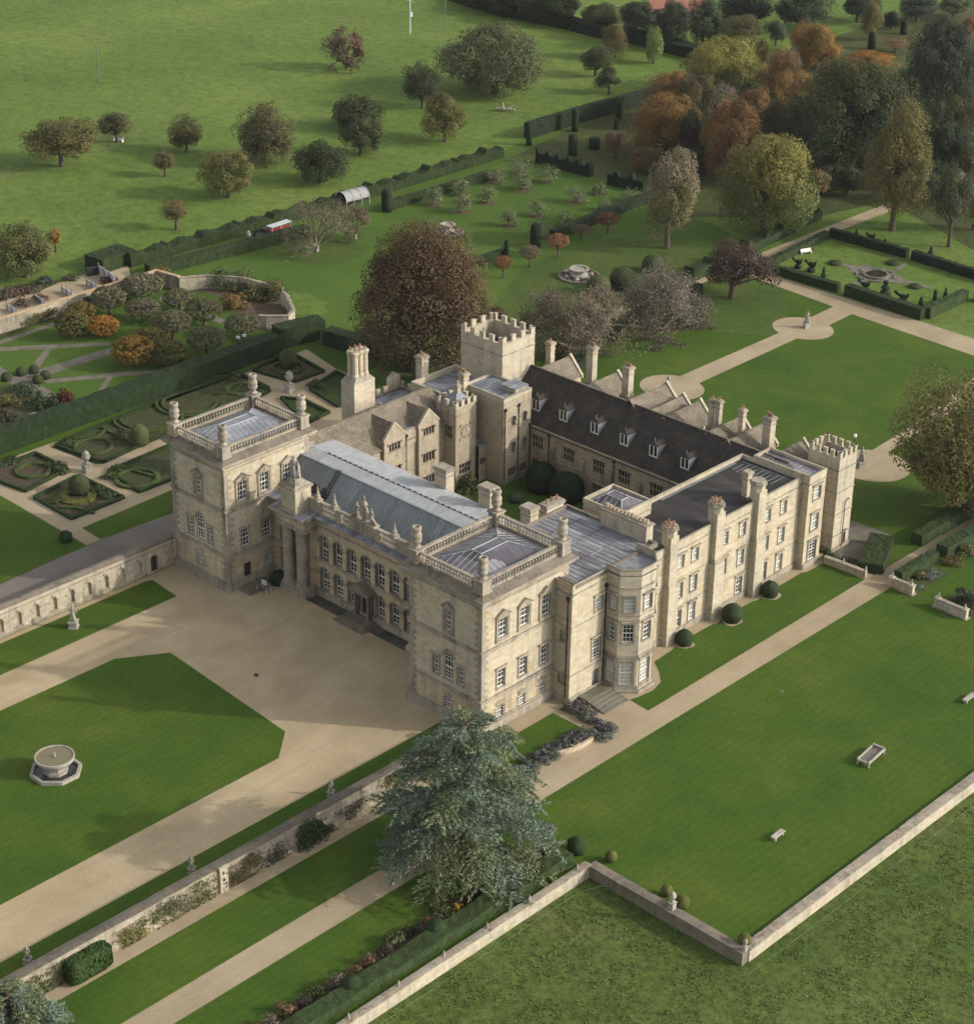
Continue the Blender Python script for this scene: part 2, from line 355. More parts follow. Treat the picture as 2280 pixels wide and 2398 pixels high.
# ------------------------------------------------------------------ mesh builder
class MB:
    def __init__(s): s.v, s.f, s.m = [], [], []
    def add(s, pts, faces, m=0):
        o = len(s.v); s.v.extend([tuple(p) for p in pts])
        for f in faces: s.f.append([o + i for i in f]); s.m.append(m)
    def poly(s, pts, m=0): s.add(pts, [list(range(len(pts)))], m)
    def hexa(s, p, m=0): s.add(p, [(3, 2, 1, 0), (4, 5, 6, 7), (0, 1, 5, 4), (1, 2, 6, 5), (2, 3, 7, 6), (3, 0, 4, 7)], m)
    def box(s, x0, x1, y0, y1, z0, z1, m=0):
        s.hexa([(x0, y0, z0), (x1, y0, z0), (x1, y1, z0), (x0, y1, z0), (x0, y0, z1), (x1, y0, z1), (x1, y1, z1), (x0, y1, z1)], m)
    def prism(s, poly, z0, z1, m=0, top=None, cap=True):
        n = len(poly); top = top or poly
        pts = [(x, y, z0) for x, y in poly] + [(x, y, z1) for x, y in top]
        fs = [(i, (i + 1) % n, n + (i + 1) % n, n + i) for i in range(n)]
        if cap: fs += [tuple(range(n, 2 * n)), tuple(range(n - 1, -1, -1))]
        s.add(pts, fs, m)
    def lathe(s, cx, cy, prof, n=10, m=0, sx=1.0, sy=1.0, rot=0.0):
        k = len(prof); pts = []
        for r, z in prof:
            for i in range(n):
                a = 2 * pi * i / n + rot
                pts.append((cx + r * sx * cos(a), cy + r * sy * sin(a), z))
        fs = [(j * n + i, j * n + (i + 1) % n, (j + 1) * n + (i + 1) % n, (j + 1) * n + i) for j in range(k - 1) for i in range(n)]
        fs += [tuple(range((k - 1) * n, k * n)), tuple(range(n - 1, -1, -1))]
        s.add(pts, fs, m)
    def tube(s, a, b, r0, r1, n=6, m=0):
        a, b = Vector(a), Vector(b); d = (b - a)
        if d.length < 1e-6: return
        d.normalize()
        x = d.cross(Vector((0, 0, 1)) if abs(d.z) < 0.9 else Vector((1, 0, 0))).normalized(); y = d.cross(x)
        pts = [a + (x * cos(2 * pi * i / n) + y * sin(2 * pi * i / n)) * r0 for i in range(n)]
        pts += [b + (x * cos(2 * pi * i / n) + y * sin(2 * pi * i / n)) * r1 for i in range(n)]
        s.add(pts, [(i, (i + 1) % n, n + (i + 1) % n, n + i) for i in range(n)] + [tuple(range(n - 1, -1, -1)), tuple(range(n, 2 * n))], m)
    def blob(s, c, r, n=8, k=5, m=0, jit=0.0, rng=random):
        pts = []; prof = []
        for j in range(1, k):
            a = pi * j / k
            for i in range(n):
                b = 2 * pi * i / n; q = 1 + rng.uniform(-jit, jit)
                pts.append((c[0] + r[0] * q * sin(a) * cos(b), c[1] + r[1] * q * sin(a) * sin(b), c[2] - r[2] * q * cos(a)))
        fs = [(j * n + i, j * n + (i + 1) % n, (j + 1) * n + (i + 1) % n, (j + 1) * n + i) for j in range(k - 2) for i in range(n)]
        pts += [(c[0], c[1], c[2] - r[2]), (c[0], c[1], c[2] + r[2])]
        lo, hi = len(pts) - 2, len(pts) - 1
        fs += [(lo, (i + 1) % n, i) for i in range(n)] + [(hi, (k - 2) * n + i, (k - 2) * n + (i + 1) % n) for i in range(n)]
        s.add(pts, fs, m)
    def mesh(s, name, mats, smooth=False):
        me = bpy.data.meshes.new(name)
        me.from_pydata(s.v, [], s.f)
        for mm in (mats if isinstance(mats, (list, tuple)) else [mats]): me.materials.append(mm)
        me.polygons.foreach_set('material_index', s.m)
        if smooth: me.polygons.foreach_set('use_smooth', [True] * len(s.f))
        me.update()
        return me
    def build(s, name, mats, parent=None, smooth=False):
        return link(name, s.mesh(name, mats, smooth), parent)
def link(name, data, parent=None, loc=None, mw=None):
    o = bpy.data.objects.new(name, data)
    COL.objects.link(o)
    if parent: o.parent = parent
    if loc is not None: o.location = loc
    if mw is not None: o.matrix_basis = mw
    return o
def tag(o, label, cat, group=None, kind=None):
    o['label'] = label; o['category'] = cat
    if group: o['group'] = group
    if kind: o['kind'] = kind
    return o
def empty(name, label, cat, loc=(0, 0, 0), rz=0.0, group=None):
    o = bpy.data.objects.new(name, None)
    o.empty_display_size = 0.5
    COL.objects.link(o)
    o.location = loc; o.rotation_euler = (0, 0, rz)
    return tag(o, label, cat, group)
def clone(o, parent=None):                       # a thing with copies of its parts and sub-parts
    c = o.copy(); COL.objects.link(c)
    if parent: c.parent = parent
    for ch in list(o.children): clone(ch, c)
    return c
# ------------------------------------------------------------------ castle helpers
random.seed(7)
castle = empty('castle', 'honey stone country house with corner towers, balustrades and a courtyard of ranges', 'castle')
UP = Vector((0, 0, 1))
class Face:
    """A wall plane: starts at P, runs along angle deg (0 = +X); its outside is to the right of that direction."""
    def __init__(s, P, deg):
        a = radians(deg)
        s.P = Vector((P[0], P[1], 0)); s.U = Vector((cos(a), sin(a), 0)); s.N = Vector((sin(a), -cos(a), 0))
    def pt(s, u, z, d=0.0): return s.P + s.U * u + s.N * d + UP * z
    def box(s, mb, u0, u1, d0, d1, z0, z1, m=0):
        mb.hexa([s.pt(u0, z0, d1), s.pt(u1, z0, d1), s.pt(u1, z0, d0), s.pt(u0, z0, d0), s.pt(u0, z1, d1), s.pt(u1, z1, d1), s.pt(u1, z1, d0), s.pt(u0, z1, d0)], m)
    def mat(s, u, z):
        o = s.pt(u, z); n = -s.N
        return Matrix(((s.U.x, n.x, 0, o.x), (s.U.y, n.y, 0, o.y), (0, 0, 1, o.z), (0, 0, 0, 1)))

RECESS = 0.28
WCACHE = {}
def window_mesh(style, w, h):
    """frame mesh and pane mesh, local: x along the wall, y into the wall, z up from the sill, origin at the sill's middle"""
    key = (style, round(w, 2), round(h, 2))
    if key in WCACHE: return WCACHE[key]
    f, g = MB(), MB()
    fr = 1                                           # slot 0 stone, 1 paint, 2 dark
    rec = RECESS if not style.startswith('arch') else 0.75
    x0, x1 = -w / 2, w / 2
    arch = 'arch' in style
    hs = h - w / 2 if arch else h                    # springing height
    def fb(a, b, c, d, y0, y1, m): f.box(a, b, y0, y1, c, d, m)
    # sill
    fb(x0 - 0.12, x1 + 0.12, -0.14, 0.0, -0.14, rec, 0)
    # jambs and head lining the recess
    for sx in (-1, 1):
        a, b = (x0, x0 + 0.02) if sx < 0 else (x1 - 0.02, x1)
        fb(a, b, 0, h, 0.0, rec, 0)
    fb(x0, x1, h - 0.02, h, 0.0, rec, 0)
    if arch:                                          # spandrels over a round head
        K = 7
        pts = [(-w / 2 * cos(pi * i / (2 * K)), hs + w / 2 * sin(pi * i / (2 * K))) for i in range(K + 1)]
        for sgn in (1, -1):
            for i in range(K):
                (xa, za), (xb, zb) = pts[i], pts[i + 1]
                q = [(sgn * xa, 0.0, za), (sgn * xb, 0.0, zb), (sgn * xb, 0.0, h), (sgn * xa, 0.0, h)]
                q2 = [(x, rec, z) for x, y, z in q]
                f.add(q + q2, [(0, 1, 2, 3), (0, 1, 5, 4)], 0)
    if style in ('sash', 'sash_flat', 'sash_ped', 'sash_blind', 'venetian'):
        t = 0.17
        for a, b in ((x0 - t, x0), (x1, x1 + t)): fb(a, b, 0.002, h, -0.09, 0.0, 0)
        fb(x0 - t, x1 + t, h, h + t, -0.09, 0.0, 0)
        fb(x0 - t - 0.08, x1 + t + 0.08, h + t + 0.10, h + t + 0.26, -0.30, 0.0, 0)
        fb(x0 - 0.16, x1 + 0.16, h + t, h + t + 0.10, -0.12, 0.0, 0)
    if style in ('sash_ped', 'venetian') :
        z = h + 0.17 + 0.26; e = w / 2 + 0.42; hh = 0.62
        f.add([(-e, -0.34, z), (e, -0.34, z), (0, -0.34, z + hh), (-e, 0, z), (e, 0, z), (0, 0, z + hh)], [(0, 1, 2), (5, 4, 3), (0, 2, 5, 3), (2, 1, 4, 5), (1, 0, 3, 4)], 0)
        f.add([(-e - .05, -0.42, z + .02), (0, -0.42, z + hh + .08), (0, -0.42, z + hh + .20), (-e - .16, -0.42, z + .06), (-e - .05, 0, z + .02), (0, 0, z + hh + .08), (0, 0, z + hh + .20), (-e - .16, 0, z + .06)],
              [(0, 1, 2, 3), (3, 2, 6, 7), (0, 4, 5, 1), (0, 3, 7, 4)], 0)
        f.add([(e + .05, -0.42, z + .02), (0, -0.42, z + hh + .08), (0, -0.42, z + hh + .20), (e + .16, -0.42, z + .06), (e + .05, 0, z + .02), (0, 0, z + hh + .08), (0, 0, z + hh + .20), (e + .16, 0, z + .06)],
              [(3, 2, 1, 0), (7, 6, 2, 3), (1, 5, 4, 0), (4, 7, 3, 0)], 0)
        for sx in (-1, 1): fb(sx * (w / 2 + 0.27) - 0.09, sx * (w / 2 + 0.27) + 0.09, -0.35, h + 0.2, -0.16, 0, 0)
        fb(-w / 2 - 0.35, w / 2 + 0.35, -0.42, -0.145, -0.2, 0, 0)
    if style == 'keyed':
        for k in (-2, -1, 0, 1, 2):
            xa, xb = k * 0.16, k * 0.30
            f.add([(xa - .09, -.07, h), (xa + .09, -.07, h), (xb + .13, -.07, h + .75 - abs(k) * .08), (xb - .13, -.07, h + .75 - abs(k) * .08),
                   (xa - .09, 0, h), (xa + .09, 0, h), (xb + .13, 0, h + .75 - abs(k) * .08), (xb - .13, 0, h + .75 - abs(k) * .08)],
                  [(0, 1, 2, 3), (0, 4, 5, 1), (1, 5, 6, 2), (2, 6, 7, 3), (3, 7, 4, 0)], 0)
        for sx in (-1, 1):
            for j in range(4): fb(min(sx * w / 2, sx * (w / 2 + .32)), max(sx * w / 2, sx * (w / 2 + .32)), h * j / 4 + .04, h * (j + .55) / 4, -.07, 0, 0)
    if 'arch' in style and style != 'arch_door':
        K = 12                                        # projecting hood round the arch
        for i in range(K):
            a, b = pi * i / K, pi * (i + 1) / K
            ri, ro = w / 2, w / 2 + 0.16
            pts = [(-ri * cos(a), -.09, hs + ri * sin(a)), (-ro * cos(a), -.09, hs + ro * sin(a)), (-ro * cos(b), -.09, hs + ro * sin(b)), (-ri * cos(b), -.09, hs + ri * sin(b))]
            f.add(pts + [(x, 0, z) for x, y, z in pts], [(0, 1, 2, 3), (1, 5, 6, 2), (0, 3, 7, 4)], 0)
        for sx in (-1, 1): fb(min(sx * w / 2, sx * (w / 2 + .42)), max(sx * w / 2, sx * (w / 2 + .42)), hs - .14, hs, -.11, 0, 0)
    if style == 'hood':                               # square label mould over a mullioned window
        fb(x0 - .25, x1 + .25, h + .06, h + .18, -.14, 0, 0)
        for sx in (-1, 1): fb(min(sx * (w / 2 + .14), sx * (w / 2 + .25)), max(sx * (w / 2 + .14), sx * (w / 2 + .25)), h - .3, h + .06, -.14, 0, 0)
    # joinery
    yb = rec - 0.07
    if style in ('hood', 'mullion'):
        nx = max(2, int(round(w / 0.52))); nz = 2 if h > 1.5 else 1
        for i in range(1, nx): fb(x0 + w * i / nx - .055, x0 + w * i / nx + .055, 0, h, yb - .14, yb, 0)
        for i in range(1, nz): fb(x0, x1, h * i / nz - .05, h * i / nz + .05, yb - .13, yb, 0)
        fb(x0, x0 + .06, 0, h, yb - .1, yb, 0); fb(x1 - .06, x1, 0, h, yb - .1, yb, 0)
        for i in range(1, nx * 2): fb(x0 + w * i / nx / 2 - .010, x0 + w * i / nx / 2 + .010, 0, h, yb, yb + .03, 2)
        for i in range(1, int(h / .32)): fb(x0, x1, i * .32 - .010, i * .32 + .010, yb + .001, yb + .029, 2)
    elif style == 'niche':
        pass
    elif style in ('door', 'arch_door'):
        fb(x0 + .02, x1 - .02, 0, h - .02, yb, yb + .06, 2)
        fb(-.03, .03, 0, h, yb - .03, yb, 2)
        for zz in (.3, .65): fb(x0 + .1, x1 - .1, h * zz - .04, h * zz + .04, yb - .02, yb, 2)
    else:
        b = 0.075 if w < 2 else 0.1
        fb(x0, x0 + b, 0, h, yb - .06, yb + .02, fr); fb(x1 - b, x1, 0, h, yb - .06, yb + .02, fr)
        fb(x0 + b, x1 - b, 0, b * 1.2, yb - .06, yb + .02, fr); fb(x0 + b, x1 - b, h - b, h, yb - .06, yb + .02, fr)
        fb(x0 + b, x1 - b, hs * .5 - .045, hs * .5 + .045, yb - .07, yb + .02, fr)
        nx = 3 if w < 1.9 else 4
        for i in range(1, nx): fb(x0 + w * i / nx - .024, x0 + w * i / nx + .024, b, h - b, yb - .045, yb + .015, fr)
        nz = max(4, int(round(h / .48)) // 2 * 2)
        for i in range(1, nz):
            if i * 2 != nz: fb(x0 + b, x1 - b, h * i / nz - .022, h * i / nz + .022, yb - .044, yb + .014, fr)
    if style not in ('niche', 'door', 'arch_door'):
        g.add([(x0, yb + .035, 0), (x1, yb + .035, 0), (x1, yb + .035, h), (x0, yb + .035, h)], [(0, 1, 2, 3)])
    elif style == 'niche':
        f.add([(x0, rec, 0), (x1, rec, 0), (x1, rec, h), (x0, rec, h)], [(0, 1, 2, 3)], 0)
    fm = f.mesh('window', [M_TRIM if style not in ('hood', 'mullion') else M_COURT, M_WHITE, M_IRON if 'door' not in style else M_PANEL if style == 'arch_door' else M_DOOR])
    gm = g.mesh('pane', [M_BLIND if style == 'sash_blind' or style == 'casement' else M_GLASS]) if g.f else None
    WCACHE[key] = (fm, gm)
    return WCACHE[key]
def place_window(face, u, z, w, h, style, parent=castle):
    fm, gm = window_mesh(style, w, h)
    nm = 'door' if 'door' in style else 'niche' if style == 'niche' else 'window'
    o = link(nm, fm, parent, mw=face.mat(u, z))
    if gm: link('pane', gm, o)
    return o
def wall(mb, face, L, z0, z1, wins=(), m=0, parent=castle, low=None):
    """wall face with real openings; wins = (u centre, sill z, width, height, style)"""
    us = sorted({0.0, L} | {round(a, 3) for w in wins for a in (w[0] - w[2] / 2, w[0] + w[2] / 2)})
    zs = sorted({z0, z1} | ({low[0]} if low else set()) | {round(a, 3) for w in wins for a in (w[1], w[1] + w[3])})
    for i in range(len(us) - 1):
        for j in range(len(zs) - 1):
            uc, zc = (us[i] + us[i + 1]) / 2, (zs[j] + zs[j + 1]) / 2
            if any(abs(uc - w[0]) < w[2] / 2 and w[1] < zc < w[1] + w[3] for w in wins): continue
            mb.poly([face.pt(us[i], zs[j]), face.pt(us[i + 1], zs[j]), face.pt(us[i + 1], zs[j + 1]), face.pt(us[i], zs[j + 1])], low[1] if low and zc < low[0] else m)
    for w in wins: place_window(face, *w, parent=parent)
def band(mb, face, u0, u1, z0, z1, d, m=1): face.box(mb, u0, u1, 0.0, d, z0, z1, m)
def ring(mb, x0, x1, y0, y1, z0, z1, d, m=1):         # string course round a rectangular tower, four butted pieces
    mb.box(x0 - d, x1 + d, y0 - d, y0, z0, z1, m); mb.box(x0 - d, x1 + d, y1, y1 + d, z0, z1, m)
    mb.box(x0 - d, x0, y0, y1, z0, z1, m); mb.box(x1, x1 + d, y0, y1, z0, z1, m)
def quoins(mb, fa, ua, fb_, ub, z0, z1, m=1):
    """alternating rusticated corner blocks; fa ends at its u=ua, fb_ starts at u=ub"""
    z = z0; k = 0
    while z < z1 - .2:
        la, lb = (1.0, .6) if k % 2 else (.6, 1.0)
        fa.box(mb, ua - la, ua, .0, .055, z + .025, min(z + .42, z1), m)
        fb_.box(mb, ub - .055, ub + lb, .0, .055, z + .025, min(z + .42, z1), m)
        z += .45; k += 1
BAL_PROF = [(.085, 0), (.085, .07), (.05, .1), (.11, .32), (.12, .4), (.06, .62), (.05, .72), (.085, .78), (.085, .85)]
def balustrade(face, u0, u1, z, h=1.35, th=.34, d0=0.0, step=.42, parent=castle, solid=()):
    mb = MB()
    face.box(mb, u0, u1, d0 - th - .04, d0 + .04, z, z + .22, 0)
    face.box(mb, u0, u1, d0 - th - .05, d0 + .05, z + h - .2, z + h, 0)
    n = max(1, int((u1 - u0) / step))
    hb = h - .42
    for i in range(n):
        u = u0 + (i + .5) * (u1 - u0) / n
        if any(a <= u <= b for a, b in solid): continue
        p = face.pt(u, 0, d0 - th / 2)
        mb.lathe(p.x, p.y, [(r * 1.15, z + .22 + zz / .85 * hb) for r, zz in BAL_PROF], 6, 0)
    for a, b in solid: face.box(mb, a, b, d0 - th, d0, z + .22, z + h - .2, 0)
    return mb.build('balustrade', [M_TRIM], parent)
def corner_pier(x, y, z, w=1.35, h=1.75, parent=castle, urn_h=2.7):
    mb = MB()
    a = w / 2
    mb.box(x - a - .1, x + a + .1, y - a - .1, y + a + .1, z, z + .28, 0)
    mb.box(x - a, x + a, y - a, y + a, z + .28, z + h - .22, 0)
    mb.box(x - a - .12, x + a + .12, y - a - .12, y + a + .12, z + h - .22, z + h, 0)
    p = mb.build('corner_pier', [M_TRIM], parent)
    u = MB(); k = urn_h / 2.7
    pr = [(.55, 0), (.55, .12), (.36, .2), (.40, .45), (.62, .75), (.66, 1.0), (.58, 1.15), (.60, 1.25), (.66, 1.4), (.62, 1.7), (.5, 1.85), (.52, 2.1), (.60, 2.25), (.60, 2.5), (.52, 2.6), (.34, 2.62), (.3, 2.3)]
    u.lathe(x, y, [(r * k * .95, z + h + zz * k) for r, zz in pr], 14, 0)
    u.build('urn', [M_TRIM], p, True)
    return p
def hip_roof(x0, x1, y0, y1, z0, rise, rl, along, m, parent=castle, flat=None, name='roof'):
    mb = MB(); cx, cy = (x0 + x1) / 2, (y0 + y1) / 2
    a, b = ((rl / 2, .7) if along == 'x' else (.7, rl / 2))
    top = [(cx - a, cy - b), (cx + a, cy - b), (cx + a, cy + b), (cx - a, cy + b)]
    base = [(x0, y0), (x1, y0), (x1, y1), (x0, y1)]
    n = 4
    P = [(*p, z0) for p in base] + [(*p, z0 + rise) for p in top]
    mb.add(P, [(0, 1, 5, 4), (2, 3, 7, 6)], 0); mb.add(P, [(1, 2, 6, 5), (3, 0, 4, 7), (4, 5, 6, 7)], 1)
    for i in range(4): mb.tube(Vector(P[i]) + UP * .03, Vector(P[4 + i]) + UP * .03, .07, .07, 5, 2)
    for i in range(4): mb.tube(Vector(P[4 + i]) + UP * .03, Vector(P[4 + (i + 1) % 4]) + UP * .03, .06, .06, 5, 2)
    # standing rolls down the slopes
    for (a0, a1, b0, b1) in ((0, 1, 4, 5), (1, 2, 5, 6), (2, 3, 6, 7), (3, 0, 7, 4)):
        A, B, C_, D = (Vector(P[k]) for k in (a0, a1, b0, b1))
        L = (B - A).length; U = (B - A) / L; k = int(L / .75)
        tu0, tu1 = (C_ - A).dot(U), (D - A).dot(U)
        for i in range(1, k):
            u = L * i / k
            if u < tu0: t = u / max(tu0, .01)
            elif u > tu1: t = (L - u) / max(L - tu1, .01)
            else: t = 1.0
            mid = (C_ - A) - U * tu0
            st = A + U * u
            mb.tube(st + UP * .02, st + mid * t + UP * .02, .035, .035, 4, 3)
    return mb.build(name, m, parent)
def flat_roof(x0, x1, y0, y1, z, m, par=.5, th=.35, pm=None, parent=castle, seams=None, name='roof', zc=.0):
    """flat roof sheet inside a low parapet"""
    mb = MB()
    x0, x1, y0, y1 = x0 - .03, x1 + .03, y0 - .03, y1 + .03
    mb.box(x0 + th, x1 - th, y0 + th, y1 - th, z - .25, z, 0)
    for a in (mb,):
        a.box(x0, x1, y0, y0 + th, z - .25, z + par, 1); a.box(x0, x1, y1 - th, y1, z - .25, z + par, 1)
        a.box(x0, x0 + th, y0 + th, y1 - th, z - .25, z + par, 1); a.box(x1 - th, x1, y0 + th, y1 - th, z - .25, z + par, 1)
    if seams == 'x':
        y = y0 + th + .4
        while y < y1 - th - .2: mb.tube((x0 + th, y, z + .01), (x1 - th, y, z + .01), .045, .045, 5, 0); y += .72
    if seams == 'y':
        x = x0 + th + .4
        while x < x1 - th - .2: mb.tube((x, y0 + th, z + .01), (x, y1 - th, z + .01), .045, .045, 5, 0); x += .72
    return mb.build(name, [m, pm or M_TRIM], parent)
def merlons(parent, face, u0, u1, z, h=.75, w=.75, gap=.6, d0=-.32, m=0):
    n = max(2, int((u1 - u0 + gap) / (w + gap))); g = ((u1 - u0) - n * w) / (n - 1)
    for i in range(n):
        u = u0 + i * (w + g)
        mb = MB(); face.box(mb, u, u + w, d0, 0.0, z, z + h, m)
        face.box(mb, u - .04, u + w + .04, d0 - .05, .05, z + h, z + h + .1, m)
        mb.build('merlon', [M_PALE], parent)
def pots(p, pts, z, m=M_TERRA, h=.5, r=.15):
    for x, y in pts:
        mb = MB(); hh = h * random.uniform(.75, 1.2)
        mb.lathe(x, y, [(r, z), (r * .85, z + hh * .6), (r, z + hh * .7), (r * 1.15, z + hh * .85), (r * 1.1, z + hh), (r * .7, z + hh), (r * .6, z + hh * .8)], 8, 0)
        mb.build('chimney_pot', [m], p)
def chimney(x, y, z0, z1, wx, wy, npots=2, m=M_PALE, pot=M_TERRA, base=None, parent=castle, clad=True):
    mb = MB(); a, b = wx / 2, wy / 2
    mb.box(x - a, x + a, y - b, y + b, z0, z1 - .55, 0)
    if base: mb.box(x - a - .18, x + a + .18, y - b - .18, y + b + .18, z0 - .1, z0 + base, 0)
    mb.box(x - a - .08, x + a + .08, y - b - .08, y + b + .08, z1 - 1.1, z1 - .92, 1)
    mb.box(x - a - .10, x + a + .10, y - b - .10, y + b + .10, z1 - .55, z1 - .35, 1)
    mb.box(x - a - .18, x + a + .18, y - b - .18, y + b + .18, z1 - .35, z1 - .15, 1)
    mb.box(x - a - .06, x + a + .06, y - b - .06, y + b + .06, z1 - .15, z1, 1)
    c = mb.build('chimney', [m, M_TRIM], parent)
    if npots:
        L = max(wx, wy) - .3
        pts = [((x + (i + .5) * L / npots - L / 2, y) if wx >= wy else (x, y + (i + .5) * L / npots - L / 2)) for i in range(npots)]
        pots(c, pts, z1, pot)
    return c
def drainpipe(face, u, z0, z1, parent=castle):
    mb = MB(); a = face.pt(u, z0, .1); b = face.pt(u, z1, .1)
    mb.tube(a, b, .065, .065, 6, 0)
    face.box(mb, u - .18, u + .18, .02, .26, z1 - .1, z1 + .35, 0)
    z = z0 + 1.5
    while z < z1: face.box(mb, u - .10, u + .10, .0, .17, z, z + .08, 0); z += 2.2
    return mb.build('drainpipe', [M_IRON], parent)
def statue_on(mb, x, y, z, h, rng, m=0, face_deg=0.0):
    """a standing draped figure of carved stone"""
    k = h / 1.8; a = radians(face_deg); c, s = cos(a), sin(a)
    def P(dx, dy, dz): return (x + (dx * c - dy * s) * k, y + (dx * s + dy * c) * k, z + dz * k)
    mb.lathe(x, y, [(.30 * k, z), (.27 * k, z + .3 * k), (.20 * k, z + .75 * k), (.22 * k, z + .95 * k), (.17 * k, z + 1.1 * k), (.24 * k, z + 1.3 * k), (.20 * k, z + 1.45 * k), (.07 * k, z + 1.52 * k), (.07 * k, z + 1.58 * k)], 10, m, 1.0, .8, a)
    mb.blob(P(0, 0, 1.68), (.11 * k, .12 * k, .14 * k), 8, 6, m)
    mb.tube(P(-.22, 0, 1.40), P(-.34, -.08, 1.10), .07 * k, .055 * k, 6, m); mb.tube(P(-.34, -.08, 1.10), P(-.20, -.26, 1.02), .055 * k, .045 * k, 6, m)
    mb.tube(P(.22, 0, 1.40), P(.36, -.05, 1.16), .07 * k, .055 * k, 6, m); mb.tube(P(.36, -.05, 1.16), P(.40, -.12, .90), .055 * k, .045 * k, 6, m)
    mb.tube(P(.05, -.12, 1.0), P(.14, -.22, .05), .12 * k, .10 * k, 6, m)
    mb.tube(P(-.1, .05, 1.3), P(-.22, .12, .1), .12 * k, .16 * k, 6, m)

# ------------------------------------------------------------------ the two front towers
def front_tower(x0, x1, y0, y1, za, zb, zt, left, right):
    mb = MB()
    fS, fE = Face((x0, y0), 0), Face((x1, y0), 90)
    fN, fW = Face((x1, y1), 180), Face((x0, y1), 270)
    LX, LY = x1 - x0, y1 - y0
    wall(mb, fS, LX, 0, zt, left, low=(za, 3)); wall(mb, fE, LY, 0, zt, right, low=(za, 3)); wall(mb, fN, LX, 0, zt); wall(mb, fW, LY, 0, zt)
    ring(mb, x0, x1, y0, y1, 0, 1.0, .30); ring(mb, x0, x1, y0, y1, 1.0, 1.25, .16)
    ring(mb, x0, x1, y0, y1, za - .35, za, .18); ring(mb, x0, x1, y0, y1, za, za + .16, .30)
    ring(mb, x0, x1, y0, y1, zb - .32, zb, .14); ring(mb, x0, x1, y0, y1, zb, zb + .16, .26)
    ring(mb, x0, x1, y0, y1, zt - .9, zt - .72, .10); ring(mb, x0, x1, y0, y1, zt - .35, zt - .05, .30)
    ring(mb, x0, x1, y0, y1, zt - .05, zt + .22, .62); ring(mb, x0, x1, y0, y1, zt + .22, zt + .44, .82)
    for f, L in ((fS, LX), (fE, LY)):
        u = .2
        while u < L: f.box(mb, u, u + .16, .30, .52, zt - .22, zt - .05, 1); u += .42
    # weathered slope of the cornice up to the balustrade
    o, i_, z0, z1 = .80, -.42, zt + .44, zt + .95
    A = [(x0 - o, y0 - o, z0), (x1 + o, y0 - o, z0), (x1 + o, y1 + o, z0), (x0 - o, y1 + o, z0)]
    B = [(x0 - i_, y0 - i_, z1), (x1 + i_, y0 - i_, z1), (x1 + i_, y1 + i_, z1), (x0 - i_, y1 + i_, z1)]
    mb.add(A + B, [(k, (k + 1) % 4, 4 + (k + 1) % 4, 4 + k) for k in range(4)] + [(4, 5, 6, 7)], 2)
    q0 = za + .2
    for a, ua, b in ((fS, LX, fE), (fW, LY, fS), (fE, LY, fN)):
        quoins(mb, a, ua, b, 0, q0, zb - .35); quoins(mb, a, ua, b, 0, zb + .2, zt - .95); quoins(mb, a, ua, b, 0, 1.3, za - .4)
    t = mb.build('tower', [M_STONE, M_TRIM, M_DARKTRIM, M_HALL], castle)
    zz = zt + .95; e = .55
    corners = [(x0 + e, y0 + e), (x1 - e, y0 + e), (x1 - e, y1 - e), (x0 + e, y1 - e)]
    for cx, cy in corners: corner_pier(cx, cy, zz, 1.3, 1.65)
    for f, L in ((fS, LX), (fE, LY), (fN, LX), (fW, LY)):
        s = (0, 0)
        balustrade(f, 1.3, L - 1.3, zz, 1.32, d0=-.42, step=.46)
    return t
M_ROOFSET = [M_LEADY, M_LEAD, M_LEADHALL, M_LEADHALL]
front_tower(-11.2, 0, 0, 13.9, 4.3, 10.6, 17.0,
    [(6.1, 11.5, 1.0, 2.5, 'sash_ped'), (6.1, 5.25, 1.35, 3.75, 'venarch'), (4.2, 5.25, .95, 2.25, 'sash_flat'), (8.0, 5.25, .95, 2.25, 'sash_flat'), (6.0, 1.35, 1.1, 1.5, 'keyed')],
    [(3.2, 11.5, 1.4, 2.35, 'sash_ped'), (6.7, 11.5, 1.4, 2.35, 'sash_ped'), (10.2, 11.4, 1.4, 2.6, 'sash_ped'),
     (3.1, 5.1, 1.3, 2.3, 'sash_flat'), (6.65, 5.1, 1.3, 2.3, 'sash_flat'), (10.15, 5.1, 1.3, 2.4, 'sash_flat'),
     (3.0, 1.2, 1.1, 1.5, 'keyed'), (6.65, 1.2, 1.1, 1.4, 'keyed'), (10.0, 1.2, 1.05, 1.5, 'keyed')])
front_tower(-55.2, -44.87, 1.44, 15.2, 5.0, 11.2, 17.4,
    [(5.2, 11.9, 1.1, 2.4, 'sash_ped'), (5.2, 5.7, 1.4, 3.6, 'venarch'), (3.3, 5.7, .95, 2.25, 'sash_flat'), (7.1, 5.7, .95, 2.25, 'sash_flat'), (5.0, 2.0, 1.1, 1.5, 'keyed')],
    [(2.75, 11.9, 1.45, 2.6, 'sash_ped'), (6.3, 11.9, 1.4, 2.6, 'sash_ped'), (10.1, 11.9, 1.4, 2.5, 'sash_ped'),
     (2.9, 5.5, 1.4, 2.4, 'sash_flat'), (6.4, 5.5, 1.4, 2.3, 'sash_flat'), (10.0, 5.5, 1.4, 2.3, 'sash_flat'),
     (3.1, .35, 1.2, 2.7, 'door'), (6.5, 1.55, 1.05, 1.55, 'keyed'), (10.0, 1.55, 1.05, 1.55, 'keyed')])
hip_roof(-10.0, -1.2, 1.2, 12.7, 17.95, 1.35, 4.2, 'y', [M_LEADDARK, M_LEADDARK, M_LEADHALL, M_LEADHALL])
